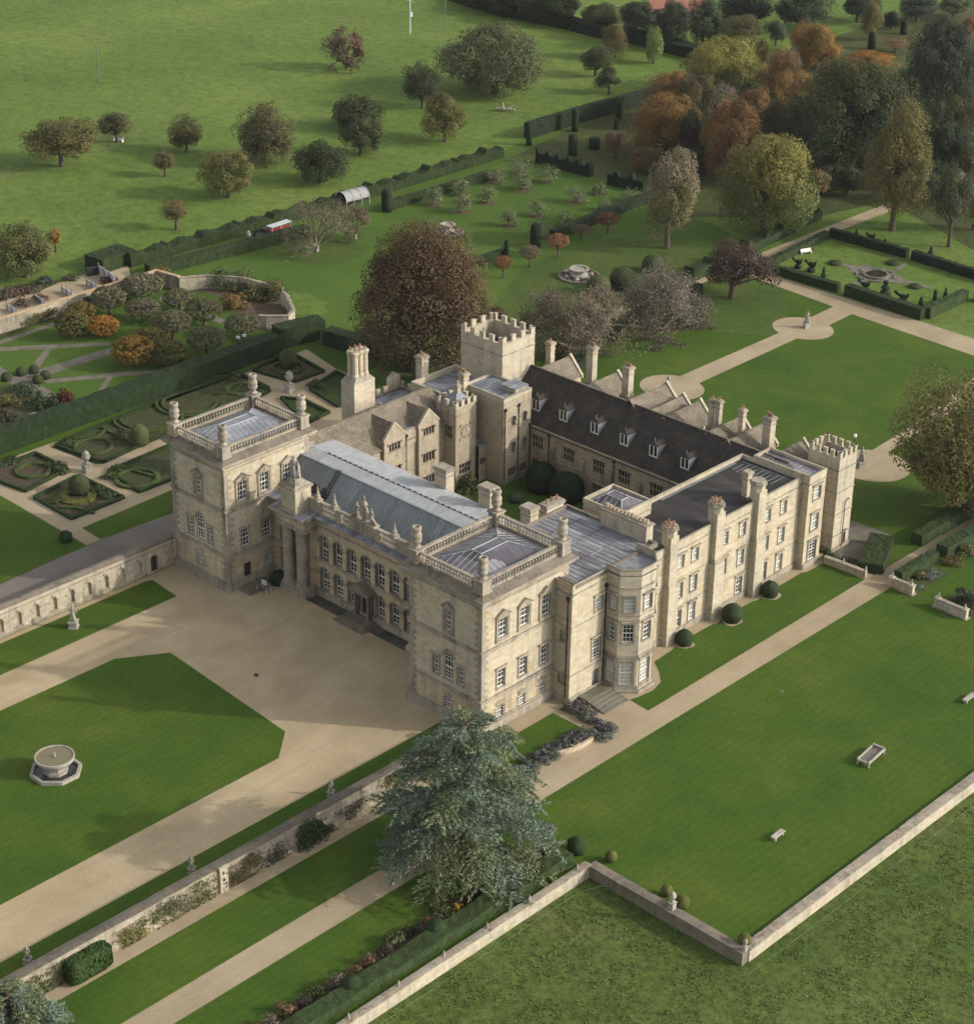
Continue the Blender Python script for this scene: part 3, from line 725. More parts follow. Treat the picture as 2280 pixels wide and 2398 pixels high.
hip_roof(-54.0, -46.1, 2.6, 14.0, 18.4, 1.3, 4.6, 'y', M_ROOFSET)

# ------------------------------------------------------------------ hall between the towers
HX0, HX1, HY = -44.85, -11.22, 9.0
mb = MB(); fh = Face((HX0, HY), 0); LH = HX1 - HX0
cx0 = -28.05
wins = [(cx0 + 2.48 * k - HX0, 5.25, 1.72, 3.35, 'arch_sash') for k in range(-3, 4)]
wins += [(cx0 + 2.48 * k - HX0, .95, 1.72, 3.2, 'arch_sash') for k in (-3, -2, -1, 1, 2, 3)]
wins += [(cx0 - HX0, .45, 1.5, 3.3, 'door')]
wins += [(x - HX0, z, 1.1, 2.2, 'sash_flat') for x in (-42.9, -13.2) for z in (1.4, 5.5)]
wall(mb, fh, LH, 0, 11.3, wins, low=(4.75, 3))
band(mb, fh, 0, LH, 0, .8, .25); band(mb, fh, 0, LH, 4.75, 5.1, .12); band(mb, fh, 0, LH, 9.6, 9.8, .12)
band(mb, fh, 0, LH, 10.5, 10.8, .35); band(mb, fh, 0, LH, 10.8, 11.1, .75); band(mb, fh, 0, LH, 11.1, 11.3, 1.05)
mb.box(HX0, HX1, HY + .01, 19.9, 11.1, 11.3, 2)                       # gutter behind the parapet
mb.box(HX0, HX1, 19.6, 19.9, 0, 14.9, 0)
mb.add([(HX0, HY - 1.05, 11.304), (HX1, HY - 1.05, 11.304), (HX1, HY + .3, 11.45), (HX0, HY + .3, 11.45)], [(0, 1, 2, 3)], 2)
for k in range(58): mb.tube((HX0 + 1 + k * .57, HY - 1.03, 11.32), (HX0 + 1 + k * .57, HY + .25, 11.46), .03, .03, 4, 2)
mb.build('hall', [M_HALL, M_TRIM, M_LEAD, M_OCHRE], castle)
bal = [(0, 3.0)]
sol = [(6.8, 9.3), (14.2, 19.5), (22.4, 24.6), (28.0, 33.6), (11.9, 12.7), (4.6, 5.2)]
balustrade(fh, 3.4, LH - 2, 11.46, 1.75, .4, .15, .36, solid=[s for s in sol])
for i, x in enumerate((-36.3, -33.3, -22.9, -20.0, -17.2)):         # pinnacles on the parapet
    mb = MB(); z = 13.21
    mb.box(x - .5, x + .5, 8.5, 9.4, z, z + .25, 0)
    mb.lathe(x, 8.95, [(r * .85, z + .25 + h * .72) for r, h in ((.5, 0), (.55, .15), (.34, .45), (.42, .7), (.2, .95), (.26, 1.15), (.12, 1.45), (.17, 1.75), (.07, 2.05), (.11, 2.2), (.03, 2.5))], 8, 0)
    mb.build('pinnacle', [M_TRIM], castle)
mb = MB(); z = 13.21                                                 # armorial group over the centre
mb.box(-30.2, -25.9, 8.45, 9.45, z, z + .3, 0)
for x in (-29.3, -26.8):                                             # two supporter figures leaning on a shield
    statue_on(mb, x, 8.95, z + .3, 2.0, random, 0, 0)
mb.lathe(-28.05, 8.95, [(.25, z + .3), (.62, z + .9), (.72, z + 1.6), (.5, z + 2.1), (.2, z + 2.25)], 10, 0, 1.0, .45)
mb.lathe(-28.05, 8.95, [(.34, z + 2.2), (.42, z + 2.5), (.30, z + 2.75), (.12, z + 3.0), (.18, z + 3.3), (.03, z + 3.7)], 8, 0)
mb.tube((-30.1, 8.95, z + .3), (-29.3, 8.95, z + 1.2), .25, .12, 6, 0); mb.tube((-26.0, 8.95, z + .3), (-26.8, 8.95, z + 1.2), .25, .12, 6, 0)
mb.build('coat_of_arms', [M_TRIM], castle)
# porticoes of paired ringed columns, with a pedestal and statue over the eastern one
def portico(xc, yf):
    mb = MB()
    mb.box(xc - 2.6, xc + 2.6, yf - .9, HY + .2, 0, .7, 1); mb.box(xc - 2.35, xc + 2.35, yf - .75, HY, .7, 1.1, 1)
    mb.box(xc - 1.9, xc + 1.9, HY - .55, HY, 1.1, 9.0, 0)
    mb.box(xc - 2.5, xc + 2.5, yf - .75, HY + .05, 9.0, 9.5, 1); mb.box(xc - 2.35, xc + 2.35, yf - .62, HY, 9.5, 10.45, 0)
    mb.box(xc - 2.6, xc + 2.6, yf - .9, HY + .1, 10.45, 10.75, 1); mb.box(xc - 2.95, xc + 2.95, yf - 1.25, HY + .1, 10.75, 11.05, 1); mb.box(xc - 3.2, xc + 3.2, yf - 1.5, HY + .15, 11.05, 11.34, 1)
    mb.add([(xc - 3.15, yf - 1.45, 11.344), (xc + 3.15, yf - 1.45, 11.344), (xc + 3.15, HY + .1, 11.6), (xc - 3.15, HY + .1, 11.6)], [(0, 1, 2, 3)], 2)
    mb.build('portico', [M_STONE, M_TRIM, M_LEAD], castle)
    for sx in (-1, 1):
        c = MB(); x = xc + sx * 1.25; pr = [(.85, 1.1), (.85, 1.35), (.72, 1.5)]
        z = 1.5
        while z < 8.4:
            pr += [(.66, z), (.66, z + .12), (.74, z + .16), (.74, z + .42), (.66, z + .46)]; z += .5
        pr += [(.60, 8.5), (.62, 8.6), (.82, 8.75), (.82, 9.0)]
        c.lathe(x, yf, pr, 16, 0)
        c.build('column', [M_TRIM], castle)
portico(-39.2, 7.6)
portico(-16.6, 7.9)
mb = MB(); x, y, z = -39.2, 8.0, 11.4
mb.box(x - 1.5, x + 1.5, y - 1.5, y + 1.5, z, z + .5, 1); mb.box(x - 1.3, x + 1.3, y - 1.3, y + 1.3, z + .5, z + 3.2, 0)
mb.box(x - 1.5, x + 1.5, y - 1.5, y + 1.5, z + 3.2, z + 3.5, 1)
mb.prism([(x - 1.3, y - 1.3), (x + 1.3, y - 1.3), (x + 1.3, y + 1.3), (x - 1.3, y + 1.3)], z + 3.5, z + 4.3, 1, [(x - .55, y - .55), (x + .55, y - .55), (x + .55, y + .55), (x - .55, y + .55)])
p = mb.build('pedestal', [M_PALE, M_TRIM], castle)
mb = MB(); statue_on(mb, x - .2, y, z + 4.3, 2.9, random, 0, 20); statue_on(mb, x + .35, y + .2, z + 4.3, 1.9, random, 0, -40)
mb.build('statue', [M_STATUE], p, True)
mb = MB()                                                            # front door canopy
x = cx0
for sx in (-1, 1):
    mb.lathe(x + sx * 1.15, HY - .75, [(.28, .35), (.28, .6), (.2, .7), (.19, 3.3), (.28, 3.5), (.28, 3.7)], 10, 0)
    mb.box(x + sx * 1.15 - .25, x + sx * 1.15 + .25, HY - .45, HY, .35, 3.7, 0)
mb.box(x - 1.65, x + 1.65, HY - 1.2, HY, 3.7, 4.05, 0); mb.box(x - 1.85, x + 1.85, HY - 1.4, HY, 4.05, 4.25, 0)
mb.add([(x - 1.95, HY - 1.5, 4.25), (x + 1.95, HY - 1.5, 4.25), (x, HY - 1.5, 5.35), (x - 1.95, HY, 4.25), (x + 1.95, HY, 4.25), (x, HY, 5.35)], [(0, 1, 2), (0, 2, 5, 3), (2, 1, 4, 5)], 0)
mb.build('door_canopy', [M_DARKTRIM], castle)
mb = MB()                                                            # steps of the two doors
for i in range(3): mb.box(x - 2.6 + .3 * i, x + 2.6 - .3 * i, HY - 3.2 + .45 * i, HY - .26, .012 if i == 0 else .15 * i, .15 * (i + 1), 0)
mb.build('door_step', [M_DARKTRIM], castle)
mb = MB()
for i in range(3): mb.box(-44.55, -42.2 - .4 * i, 2.6 + .35 * i, 7.0 - .35 * i, .012 if i == 0 else .13 * i, .13 * (i + 1), 0)
mb.build('door_step', [M_DARKTRIM], castle)
# hall roof: steep front slope, low pitched top, dashed vent strip on the ridge
mb = MB()
X0, X1 = -45.2, -11.3
prof = [(10.4, 11.35), (13.9, 14.95), (16.1, 15.25), (19.8, 14.9)]
for k, (a, b) in enumerate(zip(prof[:-1], prof[1:])):
    mb.add([(X0, a[0], a[1]), (X1, a[0], a[1]), (X1, b[0], b[1]), (X0, b[0], b[1])], [(0, 1, 2, 3)], 0 if k == 0 else 1)
for X in (X0, X1): mb.poly([(X, y, z) for y, z in prof] + [(X, 19.8, 11.3), (X, 10.4, 11.3)], 3)
n = int((X1 - X0) / .68)
for i in range(1, n):
    x = X0 + (X1 - X0) * i / n
    mb.tube((x, 10.42, 11.37), (x, 13.9, 14.97), .03, .03, 4, 0)
    mb.tube((x, 13.9, 14.97), (x, 16.1, 15.26), .018, .018, 4, 1); mb.tube((x, 16.1, 15.26), (x, 19.8, 14.92), .018, .018, 4, 1)
mb.box(X0, X1, 13.75, 13.98, 14.9, 15.03, 2)
mb.build('roof', [M_LEADSLOPE, M_LEADHALL, M_LEADSLOPE, M_STONE], castle)
def dash_mat():
    m, t, b = mat('dashed ridge vent', .7)
    w = t.nodes.new('ShaderNodeTexWave'); w.wave_type = 'BANDS'; w.bands_direction = 'X'; w.inputs['Scale'].default_value = .33
    t.links.new(pos(t), w.inputs['Vector'])
    t.links.new(ramp(t, w.outputs[1], [(.45, (.02, .02, .02)), (.55, (.27, .29, .31))]), b.inputs['Base Color'])
    return m
mb = MB(); mb.box(X0 + 3, X1 - 1, 16.02, 16.2, 15.2, 15.32, 0)
mb.build('ridge_vent', [dash_mat()], castle)
for x in (-40.6, -38.6):                                             # two dark roof lights low on the slope
    mb = MB(); y0, z0 = 11.2, 12.22
    mb.add([(x, y0, z0 + .25), (x + 1.3, y0, z0 + .25), (x + 1.3, y0 + .7, z0 + .95), (x, y0 + .7, z0 + .95), (x, y0, z0 - .1), (x + 1.3, y0, z0 - .1), (x + 1.3, y0 + .7, z0 + .6), (x, y0 + .7, z0 + .6)],
           [(0, 1, 2, 3), (0, 4, 5, 1), (1, 5, 6, 2), (2, 6, 7, 3), (3, 7, 4, 0)], 0)
    mb.build('roof_light', [M_GLASS], castle)
mb = MB()
for y in np.arange(10.6, 13.9, .25): mb.box(-38.0, -37.4, y, y + .06, 11.5 + (y - 10.4) * 1.03, 11.58 + (y - 10.4) * 1.03, 0)
mb.tube((-38, 10.5, 11.65), (-38, 13.9, 15.15), .05, .05, 5, 0); mb.tube((-37.4, 10.5, 11.65), (-37.4, 13.9, 15.15), .05, .05, 5, 0)
mb.build('roof_ladder', [M_IRON], castle)
# plain stone stacks at the back of the hall
for x, w in ((-26.0, 2.0), (-18.6, 1.9), (-11.9, 1.6)):
    chimney(x, 20.4, 0 if x > -15 else 2, 17.5 if x < -15 else 17.2, w, 1.4, 0, M_STONE)
mb = MB(); mb.prism([(-15.6, 9), (-15.6, 7.6), (-14.6, 6.7), (-12.6, 6.7), (-11.25, 7.4), (-11.25, 9)], 0, 9.3, 0)
mb.prism([(-15.8, 9), (-15.8, 7.5), (-14.7, 6.5), (-12.5, 6.5), (-11.2, 7.2), (-11.2, 9)], 9.3, 9.55, 1)
mb.prism([(-15.7, 9), (-15.7, 7.55), (-14.65, 6.55), (-12.55, 6.55), (-11.25, 7.25), (-11.25, 9)], 9.55, 10.3, 2, [(-14.6, 9), (-14.6, 8.4), (-14.2, 8.1), (-12.6, 8.1), (-12.0, 8.4), (-12.0, 9)])
mb.build('stair_turret', [M_STONE, M_TRIM, M_LEAD], castle)

# ------------------------------------------------------------------ west side: block beside the near tower
WX = 2.66
mb = MB()
fw_ = Face((WX, 11.7), 90); fs_ = Face((-.5, 11.7), 0)
wall(mb, fw_, 6.0, 0, 15.5, [(4.55, 10.7, 1.3, 1.75, 'sash_blind'), (4.45, 4.35, 1.5, 2.7, 'sash_flat'), (4.6, -.0 + .55, 1.25, 2.3, 'arch_door')])
wall(mb, fs_, WX + .5, 0, 15.5, [(1.9, 8.0, .9, 1.4, 'niche'), (1.9, 2.4, 1.1, 1.3, 'niche')])
for f, L in ((fw_, 6.0), (fs_, WX + .5)):
    band(mb, f, 0, L, 0, .9, .14); band(mb, f, 0, L, 3.7, 3.86, .08); band(mb, f, 0, L, 10.0, 10.14, .07); band(mb, f, 0, L, 14.2, 14.38, .12); band(mb, f, 0, L, 15.5, 15.66, .1)
mb.build('wing', [M_STONE, M_TRIM], castle)
mb = MB(); wall(mb, Face((WX - .6, 26.4), 180), 13.36, 0, 15.5); wall(mb, Face((-11.3, 26.4), 270), 12.5, 0, 15.5); mb.build('wing', [M_STONE], castle)
drainpipe(fw_, 5.7, .9, 13.4); drainpipe(fs_, 2.6, .9, 13.6)
# canted bay window: half octagon of three lit sides plus returns
def bay():
    P = [(WX - .2, 17.6), (4.55, 17.6), (6.25, 19.35), (6.25, 21.9), (4.55, 23.65), (WX - .9, 23.65)]
    mb = MB(); zt = 16.0
    for i in range(5):
        a, b = P[i], P[i + 1]; L = hypot(b[0] - a[0], b[1] - a[1]); dg = math.degrees(atan2(b[1] - a[1], b[0] - a[0]))
        f = Face(a, dg); w = []
        if i in (1, 2, 3): w = [(L / 2, 10.6, L * .52, 1.85, 'sash_blind'), (L / 2, 6.6, L * .52, 2.3, 'sash_flat' if False else 'sash'), (L / 2, 1.0, L * .66, 3.0, 'sash_blind')]
        if i == 0: w = [(L / 2 + .15, 10.6, L * .5, 1.85, 'sash_blind'), (L / 2 + .15, 6.6, L * .5, 2.3, 'sash'), (L / 2 + .15, 1.0, L * .6, 3.0, 'sash_blind')]
        wall(mb, f, L, 0, zt, w)
        for z0, z1, d in ((4.55, 4.85, .12), (9.4, 9.55, .06), (10.0, 10.12, .05), (13.6, 13.78, .12), (zt, zt + .16, .1)): band(mb, f, 0, L, z0, z1, d)
        u = .1
        while u < L - .1: f.box(mb, u, u + .14, .12, .2, 4.36, 4.55, 1); u += .3
    c = (4.0, 20.6)
    mb.prism([(c[0] + (x - c[0]) * 1.22, c[1] + (y - c[1]) * 1.15) for x, y in P], .012, .35, 1)
    mb.prism([(c[0] + (x - c[0]) * 1.10, c[1] + (y - c[1]) * 1.07) for x, y in P], .35, .75, 1)
    b = mb.build('bay_window', [M_PALE, M_TRIM], castle)
    r = MB(); r.prism([(P[0][0], P[0][1]), P[1], P[2], P[3], P[4], (P[5][0], P[5][1])], 15.15, 15.3, 0)
    r.build('roof', [M_LEADPANEL], castle)
bay()
flat_roof(-11.3, WX, 12.2, 26.4, 15.2, M_LEADPANEL, .32, .3, M_DARKTRIM, seams=None)
mb = MB()
for y in np.arange(13, 26, .8): mb.tube((-11, y, 15.21), (2.3, y, 15.21), .035, .035, 4, 0)
for x in (-8, -4.6, -1.2): mb.box(x, x + .12, 12.5, 26, 15.2, 15.27, 0)
mb.build('roof_roll', [M_LEADDARK], castle)
c = MB(); c.box(-5.4, 1.5, 25.7, 26.9, 12, 17.2, 0); c.box(-5.55, 1.65, 25.55, 27.05, 17.2, 17.42, 1)
c = c.build('chimney', [M_PALE, M_TRIM], castle)
pots(c, [(-5.1 + i * .56, 26.3) for i in range(12)], 17.42, M_BUFFPOT, .45, .2)
c = chimney(-11.9, 24.3, 12, 16.4, 1.2, 3.0, 3, M_STONE)
# ------------------------------------------------------------------ long west range
mb = MB(); X = 1.25; fr_ = Face((X, 23.6), 90); LR = 57.0 - 23.6
rows = []
for yy in (25.4, 27.6, 32.9, 35.6, 41.4, 44.9, 50.0, 53.3):
    big = yy in (35.6, 27.6, 44.9, 53.3, 50.0, 41.4)
    rows += [(yy - 23.6, 9.1, 1.15, 1.75, 'sash_blind'), (yy - 23.6, 5.0, 1.2, 2.1, 'sash_blind'), (yy - 23.6, .9, 1.25, 2.4, 'sash_blind' if yy in (35.6, 53.3) else 'sash')]
rows = [r for r in rows if not (r[1] < 2 and abs(r[0] - (41.4 - 23.6)) < .1)]
wall(mb, fr_, LR, 0, 12.9, rows)
wall(mb, Face((-8.3, 57), 270), 30.5, 0, 13.0)
wall(mb, Face((X, 57), 180), 9.5, 0, 13.0)
band(mb, fr_, 0, LR, 0, .8, .14); band(mb, fr_, 0, LR, 11.7, 11.86, .1); band(mb, fr_, 0, LR, 12.9, 13.05, .08); band(mb, fr_, 0, LR, 7.7, 7.82, .05); band(mb, fr_, 0, LR, 3.8, 3.92, .05)
mb.build('range', [M_STONE, M_TRIM], castle)
flat_roof(-8.3, X, 26.95, 57, 12.45, M_ASPH, .5, .3, M_PALE)
mb = MB(); rng = random.Random(5)
for k in range(9): mb.box(-6.9 + k * .74, -6.9 + k * .74 + .10, 53.2 - .3 * (k % 2), 55.4 + .5 * (k % 3), 12.455, 12.475, 0)
mb.box(-7.4, -.3, 55.9, 56.02, 12.455, 12.475, 0); mb.box(-7.9, -7.6, 40, 55, 12.455, 12.48, 0)
mb.build('roof_batten', [M_LEADSLOPE], castle)
for (y, w) in ((30.6, 1.8), (39.4, 1.9), (47.7, 1.9)):              # buttress stacks on the wall
    mb = MB(); a = w / 2
    mb.box(X - .2, 2.35, y - a - .12, y + a + .12, 0, 1.2, 0); mb.box(X - .2, 2.25, y - a, y + a, 1.2, 7.6, 0)
    mb.add([(X - .2, y - a, 7.6), (2.25, y - a, 7.6), (2.25, y + a, 7.6), (X - .2, y + a, 7.6), (X - .2, y - a * .8, 8.2), (2.0, y - a * .8, 8.2), (2.0, y + a * .8, 8.2), (X - .2, y + a * .8, 8.2)],
           [(0, 1, 5, 4), (1, 2, 6, 5), (2, 3, 7, 6), (4, 5, 6, 7)], 1)
    a *= .8
    mb.box(X - .35, 1.98, y - a, y + a, 8.2, 13.2, 0)
    mb.box(X - .5, 1.98, y - a - .02, y + a + .02, 13.2, 14.4, 0)
    oc = [(1.1 + .95 * cos(k * pi / 4 + pi / 8), y + .95 * sin(k * pi / 4 + pi / 8)) for k in range(8)]
    o2 = [(1.1 + 1.12 * cos(k * pi / 4 + pi / 8), y + 1.12 * sin(k * pi / 4 + pi / 8)) for k in range(8)]
    mb.prism(oc, 13.3, 15.2, 0); mb.prism(o2, 15.2, 15.5, 1); mb.prism(oc, 15.5, 15.7, 1)
    c = mb.build('chimney', [M_PALE, M_TRIM], castle)
    if y < 45: pots(c, [(1.1 + .5 * cos(k), y + .5 * sin(k)) for k in (0, 1.26, 2.5, 3.8, 5.0)], 15.7, M_TERRA, .5, .15)
chimney(-1.1, 48.4, 12.4, 15.9, .8, .9, 0, M_PALE)
# end block and the lead roof behind it
mb = MB(); f1 = Face((2.4, 56.9), 90); f2 = Face((1.25, 56.9), 0)
wall(mb, f1, 3.6, 0, 13.3, [(1.85, 9.6, 1.5, 1.8, 'sash_blind'), (1.85, 5.2, 1.6, 2.3, 'sash_blind'), (1.85, .9, 1.7, 2.7, 'sash')])
wall(mb, f2, 1.15, 0, 13.3); wall(mb, Face((2.4, 60.5), 180), 8.9, 0, 13.3)
for f, L in ((f1, 3.6), (f2, 1.15)): band(mb, f, 0, L, 0, .8, .14); band(mb, f, 0, L, 12.1, 12.26, .1); band(mb, f, 0, L, 13.3, 13.45, .08)
mb.build('end_block', [M_STONE, M_TRIM], castle)
flat_roof(-6.5, 2.4, 57.05, 60.5, 12.9, M_LEADDARK, .42, .28, M_PALE, seams='y')
# small raised block on the courtyard side
mb = MB(); x0, x1, y0, y1 = -12.4, -6.3, 30.7, 36.2
for f, L in ((Face((x0, y0), 0), x1 - x0), (Face((x1, y0), 90), y1 - y0), (Face((x1, y1), 180), x1 - x0), (Face((x0, y1), 270), y1 - y0)): wall(mb, f, L, 0, 14.2)
ring(mb, x0, x1, y0, y1, 13.1, 13.25, .08)
mb.build('block', [M_STONE, M_TRIM], castle)
flat_roof(x0 - .02, x1 + .02, y0 - .02, y1 + .02, 14.0, M_LEAD, .42, .3, M_PALE)
hip_roof(x0 + .6, x1 - .6, y0 + .6, y1 - .6, 14.02, .8, 2.4, 'x', [M_LEADDARK, M_LEADDARK, M_LEADHALL, M_LEADHALL])

# ------------------------------------------------------------------ battlemented corner towers
def crenel_tower(x0, x1, y0, y1, zt, deep, wins=()):
    mb = MB()
    F = [(Face((x0, y0), 0), x1 - x0), (Face((x1, y0), 90), y1 - y0), (Face((x1, y1), 180), x1 - x0), (Face((x0, y1), 270), y1 - y0)]
    for i, (f, L) in enumerate(F): wall(mb, f, L, 0, zt, [w[1:] for w in wins if w[0] == i])
    mb.box(x0 + .5, x1 - .5, y0 + .5, y1 - .5, zt - deep - .3, zt - deep, 2)
    for (a, b, c, d) in ((x0 + .003, x1 - .003, y0 + .003, y0 + .5), (x0 + .003, x1 - .003, y1 - .5, y1 - .003), (x0 + .003, x0 + .5, y0 + .5, y1 - .5), (x1 - .5, x1 - .003, y0 + .5, y1 - .5)): mb.box(a, b, c, d, zt - deep, zt + .002, 0)
    h = zt * .235
    for z in (zt - 1.75, zt - 1.75 - h, zt - 1.75 - 2 * h, zt - 1.75 - 3 * h): 
        if z > 1: ring(mb, x0, x1, y0, y1, z, z + .16, .09)
    ring(mb, x0, x1, y0, y1, 0, .6, .15)
    t = mb.build('tower', [M_PALE, M_TRIM, M_ASPH], castle)
    b = MB(); ring(b, x0, x1, y0, y1, zt - .12, zt, .06, 0); b = b.build('battlement', [M_PALE], castle)
    for f, L in F: merlons(b, f, 0.003, L - .003, zt + .004, .85, .8 if L > 6 else .55, .7 if L > 6 else .5)
    return F
crenel_tower(-55.0, -47.0, 53.0, 59.6, 17.7, 2.6, [(0, 5.0, 9.6, .5, .9, 'niche')])
FT = crenel_tower(-2.5, 2.35, 63.45, 67.2, 13.5, .7, [(1, 2.6, .3, .9, 2.3, 'niche')])
mb = MB()
mb.tube((2.55, 65.3, .4), (2.55, 65.3, 6.8), .06, .06, 6, 0); mb.tube((2.55, 65.3, 6.8), (2.6, 65.9, 7.3), .06, .06, 6, 0); mb.tube((2.6, 65.9, 7.3), (2.55, 66.3, 6.9), .06, .06, 6, 0)
mb.build('drainpipe', [M_IRON], castle)
mb = MB(); mb.tube((2.0, 66.9, 14.3), (2.0, 66.9, 16.0), .05, .03, 6, 0); mb.lathe(2.0, 66.9, [(.1, 15.4), (.22, 15.5), (.22, 15.8), (.1, 15.9)], 8, 1)
mb.build('weather_station', [M_IRON, M_WHITE], castle)

# ------------------------------------------------------------------ south range with the long slate roof
SX0, SX1, SY0, SRY, SY1, SZE, SZR = -47.0, -2.3, 53.0, 59.0, 65.0, 7.6, 13.0
mb = MB(); fc = Face((SX0, SY0), 0)
wn = []
for x in (-40.1, -34.3, -28.9, -24.4, -18.9, -14.0):
    wn += [(x - SX0, 4.3, 2.0, 1.95, 'hood'), (x - SX0, .7, 2.0, 1.9, 'hood')]
wall(mb, fc, SX1 - SX0, 0, SZE, wn)
wall(mb, Face((SX1, SY1), 180), SX1 - SX0, 0, SZE)
band(mb, fc, 0, SX1 - SX0, SZE - .35, SZE, .22); band(mb, fc, 0, SX1 - SX0, 3.4, 3.55, .1); band(mb, fc, 0, SX1 - SX0, 0, .6, .12)
for x in (-37.2, -31.6, -26.6, -21.5): fc.box(mb, x - SX0 - .35, x - SX0 + .35, 0, .3, 3.55, 5.6, 1); fc.box(mb, x - SX0 - .22, x - SX0 + .22, .3, .55, 3.9, 5.2, 1)
mb.poly([(SX1, SY0, 0), (SX1, SY1, 0), (SX1, SY1, SZE), (SX1, SRY, SZR), (SX1, SY0, SZE)], 0)
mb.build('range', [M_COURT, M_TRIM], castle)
for x in (-37.9, -26.2): drainpipe(fc, x - SX0, .3, 7.0)
mb = MB()
e = .35; sl = (SZR - SZE) / (SRY - SY0)
def slab(mb, p, th=.12, m=0):                       # roof plane as a thin slab
    p = [Vector(q) for q in p]; n = (p[1] - p[0]).cross(p[2] - p[0]).normalized() * th
    k = len(p); mb.add(p + [q - n for q in p], [tuple(range(k)), tuple(range(2 * k - 1, k - 1, -1))] + [(i, k + i, k + (i + 1) % k, (i + 1) % k) for i in range(k)], m)
rp = []
rs = random.Random(3); NX = 60                       # old roof: the slope sags a little
def rz(x, y): return SZE + (y - SY0) * sl + .05 * sin(x * .31) * sin((y - SY0) * .5) + rs.uniform(-.012, .012)
ys = [SY0 - e] + [SY0 + (SRY - SY0) * k / 8 for k in range(1, 9)]
for s_ in (1, -1):
    G = [[(SX0 + (SX1 - SX0) * i / NX, SRY - s_ * (SRY - y), rz(SX0 + (SX1 - SX0) * i / NX, y) if y < SRY else SZR) for i in range(NX + 1)] for y in ys]
    for j in range(len(ys) - 1):
        for i in range(NX):
            q = [G[j][i], G[j][i + 1], G[j + 1][i + 1], G[j + 1][i]]
            mb.poly(q if s_ > 0 else q[::-1], 0)
for i in range(70): mb.box(SX0 + i * .64, SX0 + i * .64 + .6, SRY - .14, SRY + .14, SZR - .02, SZR + .10 + rs.uniform(-.02, .02), 1)
mb.build('roof', [M_SLATE, M_STSLATE], castle)
def dormer(x):
    y0, zb = SY0 + 1.6, SZE + 1.6 * sl - .1; h, w = 1.75, .72
    mb = MB()
    mb.box(x - w, x - w + .14, y0 - .04, y0 + .1, zb, zb + h, 0); mb.box(x + w - .14, x + w, y0 - .04, y0 + .1, zb, zb + h, 0)
    mb.box(x - w + .14, x + w - .14, y0 - .04, y0 + .1, zb, zb + .2, 0); mb.box(x - w + .14, x + w - .14, y0 - .04, y0 + .1, zb + h - .14, zb + h, 0); mb.box(x - .07, x + .07, y0 - .03, y0 + .1, zb + .2, zb + h - .14, 0)
    yb = y0 + h / sl + .2
    for s in (-1, 1): mb.add([(x + s * w, y0, zb), (x + s * w, y0, zb + h), (x + s * w, yb, zb + h)], [(0, 1, 2)], 1)
    a = w + .1; zr = zb + h + .42
    mb.add([(x - a, y0 - .2, zb + h), (x + a, y0 - .2, zb + h), (x, y0 + .25, zr), (x - a, yb, zb + h), (x + a, yb, zb + h), (x, yb + .9, zr)], [(0, 1, 2), (0, 2, 5, 3), (2, 1, 4, 5)], 2)
    mb.lathe(x, y0 + .25, [(.07, zr), (.04, zr + .3), (.09, zr + .4), (.02, zr + .6)], 6, 3)
    d = mb.build('dormer', [M_WHITE, M_LEAD, M_SLATE, M_LEAD], castle)
    g = MB(); g.poly([(x - w + .14, y0 + .06, zb + .2), (x + w - .14, y0 + .06, zb + .2), (x + w - .14, y0 + .06, zb + h - .14), (x - w + .14, y0 + .06, zb + h - .14)]); g.build('pane', [M_GLASS], d)
for x in (-42.0, -36.9, -31.2, -26.0, -20.9, -15.6): dormer(x)
for x, zt in ((-46.3, 12.3), (-37.4, 12.5), (-28.6, 13.5), (-25.6, 12.7), (-22.7, 12.8), (-15.6, 12.8), (-11.9, 13.0), (-5.5, 12.6)):   # gables towards the park
    mb = MB(); w = 2.3 if zt < 13.4 else 2.7; hz = zt - w * 1.05
    for s in (-1, 1): slab(mb, [(x, 58.5, zt), (x, 66.4, zt), (x + s * w, 66.4, hz), (x + s * w, 58.5, hz)] if s > 0 else [(x, 66.4, zt), (x, 58.5, zt), (x - w, 58.5, hz), (x - w, 66.4, hz)], .12, 0)
    for s in (-1, 1): mb.add([(x, 66.3, zt + .1), (x + s * (w + .2), 66.3, hz - .15), (x + s * (w + .2), 66.3, hz + .2), (x, 66.3, zt + .5), (x, 66.7, zt + .1), (x + s * (w + .2), 66.7, hz - .15), (x + s * (w + .2), 66.7, hz + .2), (x, 66.7, zt + .5)],
                             [(0, 1, 2, 3), (4, 7, 6, 5), (3, 2, 6, 7), (0, 4, 5, 1)], 1)
    mb.poly([(x - w, 66.35, 0), (x - w, 66.35, hz), (x, 66.35, zt), (x + w, 66.35, hz), (x + w, 66.35, 0)], 2)
    mb.box(x - w, x - w + .3, 64.5, 66.35, 0, hz, 2); mb.box(x + w - .3, x + w, 64.5, 66.35, 0, hz, 2)
    mb.build('gable', [M_STSLATE, M_PALE, M_STONE], castle)
for x, zt, w, n in ((-47.5, 15.1, .95, 1), (-39.7, 16.7, 1.15, 3), (-33.1, 15.7, 1.2, 3), (-18.4, 15.4, .75, 1), (-17.3, 15.6, .75, 1), (-13.4, 15.6, .75, 1), (-9.0, 15.9, 1.25, 3)):
    chimney(x, 63.5, 8.5, zt, w, w * .9, n, M_PALE, base=3.0)

